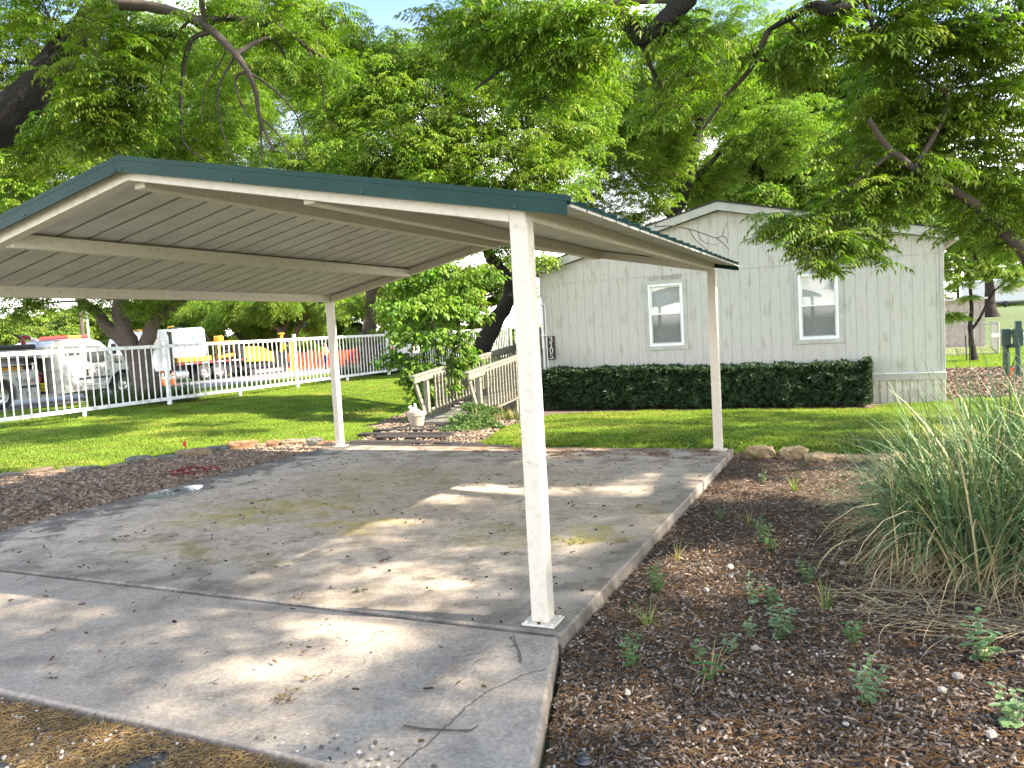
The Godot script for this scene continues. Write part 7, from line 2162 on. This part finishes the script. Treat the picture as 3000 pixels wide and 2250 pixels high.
func tank_truck() -> void:
	var X1 := -33.8
	var X0 := -36.2
	var g := -0.32
	var t := thing("tank_truck", "white flatbed truck carrying a translucent water tank and pump frame", "truck", Vector3(-35.0, g, -30.0))
	part(t, "chassis", MB.new().bb(Vector3(X0 + 0.6, 0.25, -34.4), Vector3(X1 - 0.6, 0.62, -24.5)), M.black)
	var dk := part(t, "deck", MB.new().bb(Vector3(X0, 0.66, -34.42), Vector3(X1, 0.83, -28.75), 0.01), M.black)
	for i in 9: part(dk, "reflector_strip", MB.new().bb(Vector3(X1 + 0.001, 0.70, -28.9 - i * 0.6 - 0.54), Vector3(X1 + 0.006, 0.77, -28.9 - i * 0.6)), M.red if i % 2 == 0 else M.white_paint)
	# cab with hood, facing the other way from the fire truck
	var cab := [[-28.45, 0.45], [-28.45, 2.35], [-28.3, 2.62], [-27.6, 2.74], [-26.9, 2.66], [-26.45, 2.3], [-26.2, 1.6], [-26.2, 0.45]]
	var cb := part(t, "cab", side(cab, X0 + 0.1, X1 - 0.05), M.white_paint)
	part(cb, "window", side([[-27.75, 1.62], [-27.75, 2.3], [-26.85, 2.3], [-26.5, 1.62]], X1 - 0.049, X1 - 0.04), M.dark_glass)
	part(cb, "door_line", MB.new().bb(Vector3(X1 - 0.049, 0.6, -27.86), Vector3(X1 - 0.045, 2.4, -27.84)), M.black)
	part(cb, "amber_light", MB.new().bb(Vector3(X0 + 0.6, 2.70, -27.2), Vector3(X1 - 0.5, 2.80, -26.95), 0.02), M.yellow)
	part(t, "hood", side([[-26.19, 0.45], [-26.19, 1.58], [-24.8, 1.42], [-24.4, 1.2], [-24.35, 0.3]], X0 + 0.2, X1 - 0.15), M.white_paint)
	part(t, "exhaust_stack", MB.new().tube([Vector3(X1 - 0.25, 0.7, -28.62), Vector3(X1 - 0.25, 2.62, -28.62)], [0.19], 14), M.black)
	part(t, "stack_cap", MB.new().lathe(Vector3(X1 - 0.25, 2.62, -28.62), [[0.2, 0.0], [0.2, 0.03], [0.0, 0.05]], 14), M.chrome)
	part(t, "fuel_tank", MB.new().tube([Vector3(X1 - 0.32, 0.14, -29.65), Vector3(X1 - 0.32, 0.14, -28.6)], [0.31], 18), M.chrome)
	for z in [-28.75, -29.1, -29.5]: part(t, "tank_strap", MB.new().lathe(Vector3(X1 - 0.32, 0.14, z), [[0.313, 0.0], [0.32, 0.01], [0.32, 0.05], [0.313, 0.06]], 18, Vector3(0, 0, 1)), M.black)
	for z in [-30.95, -32.06]:
		wheel(t, Vector3(X1 - 0.3, g + 0.51, z), 0.51, 0.55)
		wheel(t, Vector3(X0 + 0.3, g + 0.51, z), 0.51, 0.55)
	wheel(t, Vector3(X1 - 0.25, g + 0.51, -26.9), 0.51, 0.3)
	for z in [-30.4, -32.7]: part(t, "mud_flap", MB.new().bb(Vector3(X1 - 0.6, -0.15, z - 0.02), Vector3(X1 - 0.05, 0.62, z)), M.black)
	part(t, "rear_frame", MB.new().bb(Vector3(X0 + 0.3, -0.05, -34.2), Vector3(X1 - 0.3, 0.6, -32.8)), M.black)
	# tank
	var poly_white := mt(lin(0.62, 0.68, 0.68), 0.35, {"back": Color(0.5, 0.55, 0.55)})
	var tk := part(t, "water_tank", side([[-28.95, 1.12], [-28.82, 1.3], [-28.82, 2.6], [-29.0, 2.76], [-31.1, 2.83], [-31.32, 2.68], [-31.36, 1.3], [-31.25, 1.12]], X0 + 0.35, X1 - 0.25), poly_white)
	for z in [-29.9, -30.65]: part(tk, "strap", side([[z, 1.12], [z + 0.06, 1.12], [z + 0.06, 2.81], [z, 2.81]], X1 - 0.249, X1 - 0.23), mt(lin(0.4, 0.42, 0.42), 0.5))
	part(tk, "lid", MB.new().lathe(Vector3(-35.0, 2.79, -30.2), [[0.3, 0.0], [0.3, 0.08], [0.0, 0.1]], 16), M.black)
	part(t, "tank_cradle", MB.new().bb(Vector3(X0 + 0.15, 0.831, -31.5), Vector3(X1 - 0.02, 1.11, -28.95), 0.02), M.yellow)
	for z in [-29.5, -30.4, -31.3]: part(t, "cradle_post", MB.new().bb(Vector3(X1 - 0.018, 0.84, z), Vector3(X1 + 0.01, 1.14, z + 0.06)), M.yellow)
	var face := Basis(Vector3(0, 0, -1), Vector3(0, 1, 0), Vector3(1, 0, 0))
	var teal := mt(lin(0.10, 0.22, 0.24), 0.6)
	words(tk, "lettering", "Vermeer", 0.12, Vector3(X1 - 0.245, 2.52, -30.3) - t.position, face, M.letter, 0.006, false)
	part(tk, "mark", MB.new().prism([Vector3(X1 - 0.249, 2.40, -30.02), Vector3(X1 - 0.249, 2.40, -30.58), Vector3(X1 - 0.249, 1.92, -30.42)], Vector3(0.006, 0, 0)), teal)
	part(t, "top_pipe", MB.new().tube([Vector3(X1 - 0.4, 2.5, -28.78), Vector3(X1 - 0.4, 2.88, -28.8), Vector3(X1 - 0.5, 2.92, -29.3)], [0.03], 8), M.yellow)
	part(t, "hose", MB.new().tube(smooth_pts([Vector3(X1 - 0.5, 2.6, -31.3), Vector3(X1 - 0.4, 2.3, -31.6), Vector3(X1 - 0.4, 1.6, -31.9), Vector3(X1 - 0.35, 1.1, -32.2)], 4), [0.05], 8), M.black)
	# pump frame on the rear deck
	for z in [-32.35, -33.5]:
		for x in [X1 - 0.2, X1 - 1.6]: part(t, "pump_frame", MB.new().bb(Vector3(x, 0.831, z), Vector3(x + 0.07, 1.82, z + 0.07)), M.yellow)
	part(t, "pump_frame", MB.new().bb(Vector3(X1 - 1.7, 1.82, -33.7), Vector3(X1 - 0.1, 1.95, -32.1), 0.02), M.yellow)
	part(t, "pump_cowl", MB.new().bb(Vector3(X1 - 0.9, 1.951, -33.0), Vector3(X1 - 0.4, 2.28, -32.6), 0.05), M.yellow)
	part(t, "hose", MB.new().tube(smooth_pts([Vector3(X1 - 0.3, 1.5, -32.2), Vector3(X1 - 0.2, 1.65, -32.7), Vector3(X1 - 0.2, 1.4, -33.2), Vector3(X1 - 0.25, 1.25, -32.7), Vector3(X1 - 0.2, 1.1, -32.3)], 4), [0.07], 8), M.black)
	part(t, "pump", MB.new().tube([Vector3(X1 - 0.5, 1.0, -32.4), Vector3(X1 - 0.4, 1.05, -33.9)], [0.14], 10), M.yellow)
	part(t, "pump", MB.new().bb(Vector3(X1 - 0.9, 0.84, -33.9), Vector3(X1 - 0.6, 1.4, -33.0), 0.04), M.black)

func drill() -> void:
	var X1 := -33.9
	var X0 := -35.5
	var t := thing("drilling_machine", "yellow and black tracked drilling machine at the roadside", "machine", Vector3(-34.7, -0.33, -36.4))
	part(t, "engine_hood", side([[-34.42, 0.57], [-34.46, 1.5], [-35.3, 1.52], [-35.95, 1.43], [-36.5, 1.22], [-37.0, 0.98], [-37.02, 0.40], [-36.4, 0.52]], X0, X1), M.yellow)
	part(t, "cab_box", MB.new().bb(Vector3(X0, 0.75, -34.38), Vector3(X1 - 0.03, 1.6, -33.75), 0.05), M.black)
	part(t, "base", MB.new().bb(Vector3(X0 + 0.05, 0.12, -37.2), Vector3(X1 - 0.05, 0.42, -34.3), 0.02), M.black)
	var tr := part(t, "track", side([[-34.6, -0.1], [-34.75, 0.06], [-37.9, 0.06], [-38.1, -0.1], [-37.9, -0.32], [-34.8, -0.32]], X1 - 0.4, X1 + 0.02), M.rubber)
	part(tr, "track_frame", MB.new().bb(Vector3(X1 + 0.021, -0.22, -37.6), Vector3(X1 + 0.05, -0.02, -35.1), 0.01), mt(lin(0.35, 0.3, 0.25), 0.7))
	part(t, "track", side([[-34.6, -0.1], [-34.75, 0.06], [-37.9, 0.06], [-38.1, -0.1], [-37.9, -0.32], [-34.8, -0.32]], X0, X0 + 0.4), M.rubber)
	part(t, "blade", MB.new().prism([Vector3(X1 - 0.3, 0.3, -34.3), Vector3(X1 - 0.3, 0.3, -33.6), Vector3(X1 - 0.3, -0.2, -34.5)], Vector3(0.3, 0, 0)), M.black)
	part(t, "mast", MB.new().tube([Vector3(X1 + 0.05, 1.0, -37.65), Vector3(X1 + 0.05, 2.2, -37.85)], [0.13], 4), M.yellow)
	part(t, "mast_head", MB.new().bb(Vector3(X1 - 0.08, 2.2, -38.0), Vector3(X1 + 0.2, 2.3, -37.6), 0.02), M.yellow)
	part(t, "anchor_post", MB.new().bb(Vector3(X1 - 0.05, -0.3, -38.8), Vector3(X1 + 0.1, 1.85, -38.62), 0.01), M.yellow)
	part(t, "anchor_post", MB.new().bb(Vector3(X1 - 0.5, -0.3, -38.62), Vector3(X1 - 0.36, 1.6, -38.5), 0.01), M.yellow)
	part(t, "drill_box", MB.new().bb(Vector3(X0, 0.3, -38.4), Vector3(X1 - 0.02, 1.15, -37.15), 0.05), M.black)
	part(t, "drill_frame", MB.new().bb(Vector3(X0, 0.0, -38.6), Vector3(X1, 0.3, -37.2), 0.02), M.black)
	part(t, "pipe", MB.new().tube([Vector3(X1 - 0.1, 1.5, -38.3), Vector3(X1 + 0.0, 0.9, -39.6)], [0.05], 8), M.chrome)
	var face := Basis(Vector3(0, 0, -1), Vector3(0, 1, 0), Vector3(1, 0, 0))
	words(t, "lettering", "Vermeer", 0.10, Vector3(X1 + 0.003, 1.10, -34.85), face, M.letter, 0.006, false)
	part(t, "mark", MB.new().prism([Vector3(X1 + 0.001, 1.02, -34.62), Vector3(X1 + 0.001, 1.02, -34.98), Vector3(X1 + 0.001, 0.76, -34.82)], Vector3(0.006, 0, 0)), M.white_paint)

func crew_things() -> void:
	# cones in front of the tank truck
	var k := 0
	for s in [[478, -33.2, "orange traffic cone with white bands beside the tank truck's front wheel"], [508, -32.9, "orange traffic cone with white bands beside the chrome fuel tank"]]:
		var r := ray(s[0], 1120)
		var d: float = (float(s[1]) - cam.position.x) / r.x
		var c := cam.position + r * d
		c.y = gy(c.x, c.z) + 0.03
		var t := thing("traffic_cone", s[2], "cone", c, "cones by the tank truck")
		part(t, "base", MB.new().bb(c + Vector3(-0.18, 0, -0.18), c + Vector3(0.18, 0.03, 0.18), 0.008), M.orange)
		var pr := [[0.135, 0.03], [0.035, 0.74], [0.0, 0.75]]
		part(t, "cone", MB.new().lathe(c, pr, 16), M.orange)
		for y in [0.36, 0.54]: part(t, "band", MB.new().lathe(c, [[0.137 - (y - 0.03) * 0.141, y], [0.137 - (y + 0.07) * 0.141, y + 0.1]], 16), M.white_paint)
		k += 1
	# safety netting hung from stakes
	var nt := thing("safety_netting", "sagging orange safety netting round the dug-up verge", "netting", Vector3(-35.2, -0.3, -41.0))
	var run := [Vector3(-35.6, 0, -38.9), Vector3(-35.4, 0, -40.4), Vector3(-34.9, 0, -42.0), Vector3(-34.0, 0, -43.6), Vector3(-32.9, 0, -45.0)]
	var net := MB.new()
	var rg := rnd(801)
	for i in run.size():
		var q: Vector3 = run[i]
		q.y = gy(q.x, q.z)
		part(nt, "stake", MB.new().tube([q, q + Vector3(0, 1.35, 0)], [0.02], 6), mt(lin(0.3, 0.25, 0.18), 0.8))
	for i in run.size() - 1:
		var a: Vector3 = run[i]
		var b: Vector3 = run[i + 1]
		var n := 22
		var g := gy(a.x, a.z)
		for j in n:
			var p := a.lerp(b, float(j) / n)
			var q := a.lerp(b, float(j + 1) / n)
			var sag := -0.10 * sin(PI * float(j) / n)
			var wav := 0.06 * sin(j * 1.9 + i)
			for r in 9:
				var y := g + 0.05 + 0.145 * r + sag * r / 8.0
				net.face([p + Vector3(wav, y, 0), q + Vector3(-wav, y, 0), q + Vector3(-wav, y + 0.075, 0), p + Vector3(wav, y + 0.075, 0)], Vector3(1, 0, 0))
			net.face([p + Vector3(0.005, g + 0.05, 0), p + Vector3(0.005, g + 1.2 + sag, 0), p + Vector3(0.005, g + 1.2 + sag, -0.045), p + Vector3(0.005, g + 0.05, -0.045)], Vector3(1, 0, 0))
	part(nt, "net", net, mt(lin(0.78, 0.10, 0.03), 0.6, {"two": 1, "back": Color(0.6, 0.2, 0.1)}))
	var mound := MB.new()
	var nz := noise(802, 0.8, 3)
	var mc := Vector3(-36.6, -0.38, -40.6)
	for i in 24:
		for j in 10:
			var f := func(ii: int, jj: int) -> Vector3:
				var a := TAU * ii / 24.0
				var r := jj / 10.0
				return mc + Vector3(cos(a) * r * 1.5, 0.55 * (1.0 - r * r) * (1.0 + 0.3 * nz.get_noise_2d(cos(a) * r * 3, sin(a) * r * 3)), sin(a) * r * 2.2)
			mound.face([f.call(i, j), f.call(i + 1, j), f.call(i + 1, j + 1), f.call(i, j + 1)], Vector3.UP)
	solo("dirt_mound", mound, mt(lin(0.36, 0.22, 0.15), 0.95, {"tex": tinted(803, 0.05, [Color(0.6, 0.6, 0.6), Color(1, 1, 1)], 4), "tri": 0.7}), "low mound of reddish dirt before the orange netting", "dirt", mc)
	person()
	pickup()
	# poles and a sign seen from behind
	var p1 := px(243, 985, 58.0); p1.y = gy(p1.x, p1.z)
	var up := thing("utility_pole", "brown wooden utility pole behind the fire truck", "pole", p1)
	part(up, "shaft", MB.new().tube([p1, p1 + Vector3(0, 9.0, 0)], [0.17, 0.12], 10), M.bark_pale)
	part(up, "crossarm", MB.new().bb(p1 + Vector3(-0.06, 8.2, -1.1), p1 + Vector3(0.06, 8.33, 1.1)), M.bark_pale)
	var p2 := px(260, 985, 57.0); p2.y = gy(p2.x, p2.z)
	solo("metal_pole", MB.new().tube([p2, p2 + Vector3(0, 6.5, 0)], [0.09, 0.08], 10), mt(lin(0.45, 0.46, 0.46), 0.5, {"metal": 0.5}), "slim grey metal pole beside the wooden utility pole", "pole", p2)
	var p3 := px(60, 1000, 46.0); p3.y = gy(p3.x, p3.z)
	var sg := thing("road_sign", "back of a square road sign behind the hose bed", "sign", p3)
	part(sg, "post", MB.new().tube([p3, p3 + Vector3(0, 2.75, 0)], [0.03], 6), M.chrome)
	part(sg, "plate", MB.new().bb(p3 + Vector3(0.03, 2.35, -0.22), p3 + Vector3(0.045, 2.85, 0.22)), mt(lin(0.16, 0.17, 0.18), 0.6))
	# brick house past the road
	var h := px(985, 1000, 74.0); h.y = gy(h.x, h.z)
	var hs := thing("brick_house", "dark brick house with a low pale gable across the road", "house", h)
	var brick := mt(lin(0.14, 0.075, 0.06), 0.9, {"tex": tinted(804, 0.1, [Color(0.6, 0.55, 0.55), Color(1, 1, 1)], 3), "tri": 1.0})
	part(hs, "wall", MB.new().prism([h + Vector3(0, -0.2, 5.0), h + Vector3(0, -0.2, -5.0), h + Vector3(0, 2.4, -5.0), h + Vector3(0, 4.0, 0.0), h + Vector3(0, 2.4, 5.0)], Vector3(-9, 0, 0)), brick)
	for s in [1.0, -1.0]: part(hs, "roof", MB.new().prism([h + Vector3(0.4, 4.05, 0.0), h + Vector3(0.4, 2.25, 5.6 * s), h + Vector3(0.4, 2.40, 5.6 * s), h + Vector3(0.4, 4.2, 0.0)], Vector3(-9.8, 0, 0)), M.shingle)
	for s in [1.0, -1.0]: part(hs, "rake_board", MB.new().prism([h + Vector3(0.45, 4.03, 0.0), h + Vector3(0.45, 2.22, 5.62 * s), h + Vector3(0.45, 2.42, 5.62 * s), h + Vector3(0.45, 4.22, 0.0)], Vector3(-0.04, 0, 0)), mt(lin(0.5, 0.55, 0.52), 0.6))
	part(hs, "window", MB.new().bb(h + Vector3(0.0, 0.9, -2.2), h + Vector3(0.03, 1.9, -0.9)), M.dark_glass)
	part(hs, "window", MB.new().bb(h + Vector3(0.0, 0.9, 1.0), h + Vector3(0.03, 1.9, 2.3)), M.dark_glass)

func person() -> void:
	var p := on_y(957, 1081, -0.33)
	p.y = gy(p.x, p.z) + 0.03
	var t := thing("person", "person in a yellow safety vest, jeans and cap standing by the netting", "person", p)
	# faces towards the drill, arms folded low in front; joints relative to the feet
	var f := Vector3(-0.25, 0, 0.97).normalized()
	var s := Vector3(0.97, 0, 0.25).normalized()
	var J := func(a: float, y: float, b: float) -> Vector3: return s * a + Vector3(0, y, 0) + f * b
	var caps := []
	for q in [-1.0, 1.0]:
		caps.append([J.call(0.10 * q, 0.93, 0.0), J.call(0.11 * q, 0.50, 0.02), 0.10, 0.068])
		caps.append([J.call(0.11 * q, 0.50, 0.02), J.call(0.12 * q, 0.09, -0.02), 0.066, 0.045])
		caps.append([J.call(0.12 * q, 0.05, -0.04), J.call(0.13 * q, 0.035, 0.16), 0.045, 0.04])
		caps.append([J.call(0.19 * q, 1.42, 0.0), J.call(0.26 * q, 1.16, -0.01), 0.062, 0.05])
		caps.append([J.call(0.26 * q, 1.16, -0.01), J.call(0.20 * q, 0.98, 0.18), 0.046, 0.036])
		caps.append([J.call(0.20 * q, 0.98, 0.18), J.call(0.17 * q, 0.94, 0.25), 0.036, 0.03])
	caps.append([J.call(0, 0.95, 0), J.call(0, 1.15, 0.0), 0.135, 0.13])
	caps.append([J.call(0, 1.15, 0), J.call(0, 1.38, -0.01), 0.14, 0.145])
	caps.append([J.call(-0.14, 1.42, -0.01), J.call(0.14, 1.42, -0.01), 0.075, 0.075])
	caps.append([J.call(0, 1.45, 0), J.call(0, 1.56, 0.01), 0.055, 0.052])
	caps.append([J.call(0, 1.62, 0.01), J.call(0, 1.70, 0.0), 0.082, 0.09])
	caps.append([J.call(0, 1.62, 0.09), J.call(0, 1.645, 0.105), 0.018, 0.012])
	for q in [-1.0, 1.0]: caps.append([J.call(0.085 * q, 1.64, 0), J.call(0.095 * q, 1.67, -0.01), 0.02, 0.018])
	var body: ArrayMesh = sdf_mesh(caps, 0.022, 0.03)
	# dye the figure by garment
	var ar := body.surface_get_arrays(0)
	var vs: PackedVector3Array = ar[Mesh.ARRAY_VERTEX]
	var cs := PackedColorArray()
	for v in vs:
		var side_off := absf(v.dot(s))
		if v.y < 0.10: cs.append(Color(0.05, 0.045, 0.04))
		elif v.y < 0.96 and v.dot(f) < 0.15: cs.append(Color(0.035, 0.06, 0.14))
		elif v.y > 1.5 or (v.dot(f) > 0.08 and v.y < 1.12 and side_off > 0.1): cs.append(Color(0.32, 0.19, 0.13))
		else: cs.append(Color(0.55, 0.55, 0.54))
	ar[Mesh.ARRAY_COLOR] = cs
	var bm := ArrayMesh.new()
	bm.add_surface_from_arrays(Mesh.PRIMITIVE_TRIANGLES, ar)
	part(t, "body", bm, M.dull)
	var vest: Array = []
	vest.append([J.call(0, 1.02, 0), J.call(0, 1.2, 0.0), 0.152, 0.15])
	vest.append([J.call(0, 1.2, 0), J.call(0, 1.36, -0.01), 0.155, 0.158])
	vest.append([J.call(-0.10, 1.41, -0.01), J.call(0.10, 1.41, -0.01), 0.085, 0.085])
	part(t, "safety_vest", sdf_mesh(vest, 0.022, 0.03), mt(lin(0.6, 0.62, 0.04), 0.6))
	part(t, "vest_band", MB.new().lathe(p + Vector3(0, 1.12, 0), [[0.166, 0.0], [0.168, 0.01], [0.168, 0.05], [0.166, 0.06]], 16), M.white_paint)
	part(t, "vest_strap", MB.new().beam(p + J.call(0.08, 1.05, 0.158), p + J.call(0.08, 1.42, 0.14), 0.045, 0.012), M.orange)
	part(t, "vest_strap", MB.new().beam(p + J.call(-0.08, 1.05, 0.158), p + J.call(-0.08, 1.42, 0.14), 0.045, 0.012), M.orange)
	var cap := [[J.call(0, 1.735, -0.005), J.call(0, 1.745, -0.005), 0.098, 0.09], [J.call(0, 1.725, 0.08), J.call(0, 1.72, 0.15), 0.04, 0.03]]
	part(t, "cap", sdf_mesh(cap, 0.016, 0.02), mt(lin(0.12, 0.11, 0.09), 0.8))

func pickup() -> void:
	var c := Vector3(-28.2, -0.32, -46.0)
	var t := thing("pickup_truck", "white pickup with a utility bed parked past the straight fence tree", "pickup", c)
	var X1 := c.x + 0.95
	var X0 := c.x - 0.95
	part(t, "bed", MB.new().bb(Vector3(X0, 0.35, c.z - 0.6), Vector3(X1, 1.0, c.z + 2.2), 0.03), M.white_paint)
	part(t, "cab", side([[c.z - 0.62, 0.35], [c.z - 0.62, 1.5], [c.z - 0.9, 1.62], [c.z - 1.9, 1.6], [c.z - 2.5, 1.05], [c.z - 3.6, 0.95], [c.z - 3.7, 0.35]], X0 + 0.04, X1 - 0.04), M.white_paint)
	part(t, "window", side([[c.z - 0.95, 1.05], [c.z - 1.0, 1.5], [c.z - 1.8, 1.5], [c.z - 2.25, 1.05]], X1 - 0.039, X1 - 0.03), M.dark_glass)
	part(t, "rear_window", MB.new().bb(Vector3(X0 + 0.2, 1.08, c.z - 0.618), Vector3(X1 - 0.2, 1.48, c.z - 0.60)), M.dark_glass)
	part(t, "bumper", MB.new().bb(Vector3(X0, 0.12, c.z + 2.2), Vector3(X1, 0.32, c.z + 2.32), 0.02), M.chrome)
	for x in [X0 + 0.12, X1 - 0.12]: part(t, "tail_light", MB.new().bb(Vector3(x - 0.08, 0.6, c.z + 2.2), Vector3(x + 0.08, 0.95, c.z + 2.22)), M.red)
	part(t, "underbody", MB.new().bb(Vector3(X0 + 0.1, -0.02, c.z - 3.6), Vector3(X1 - 0.1, 0.36, c.z + 2.15)), M.black)
	for z in [c.z + 1.1, c.z - 2.6]:
		for x in [X0 + 0.12, X1 - 0.12]: wheel(t, Vector3(x, c.y + 0.38, z), 0.38, 0.24)

func _ready() -> void:
	light()
	materials()
	grounds()
	carport()
	house()
	number_sign()
	fences()
	ramp()
	path()
	stones()
	trees()
	lawns()
	hedge()
	shrubs()
	big_grass()
	weeds()
	grassy_weeds()
	litter()
	pot()
	slab_things()
	roof_branch()
	side_yard()
	fire_truck()
	tank_truck()
	drill()
	crew_things()
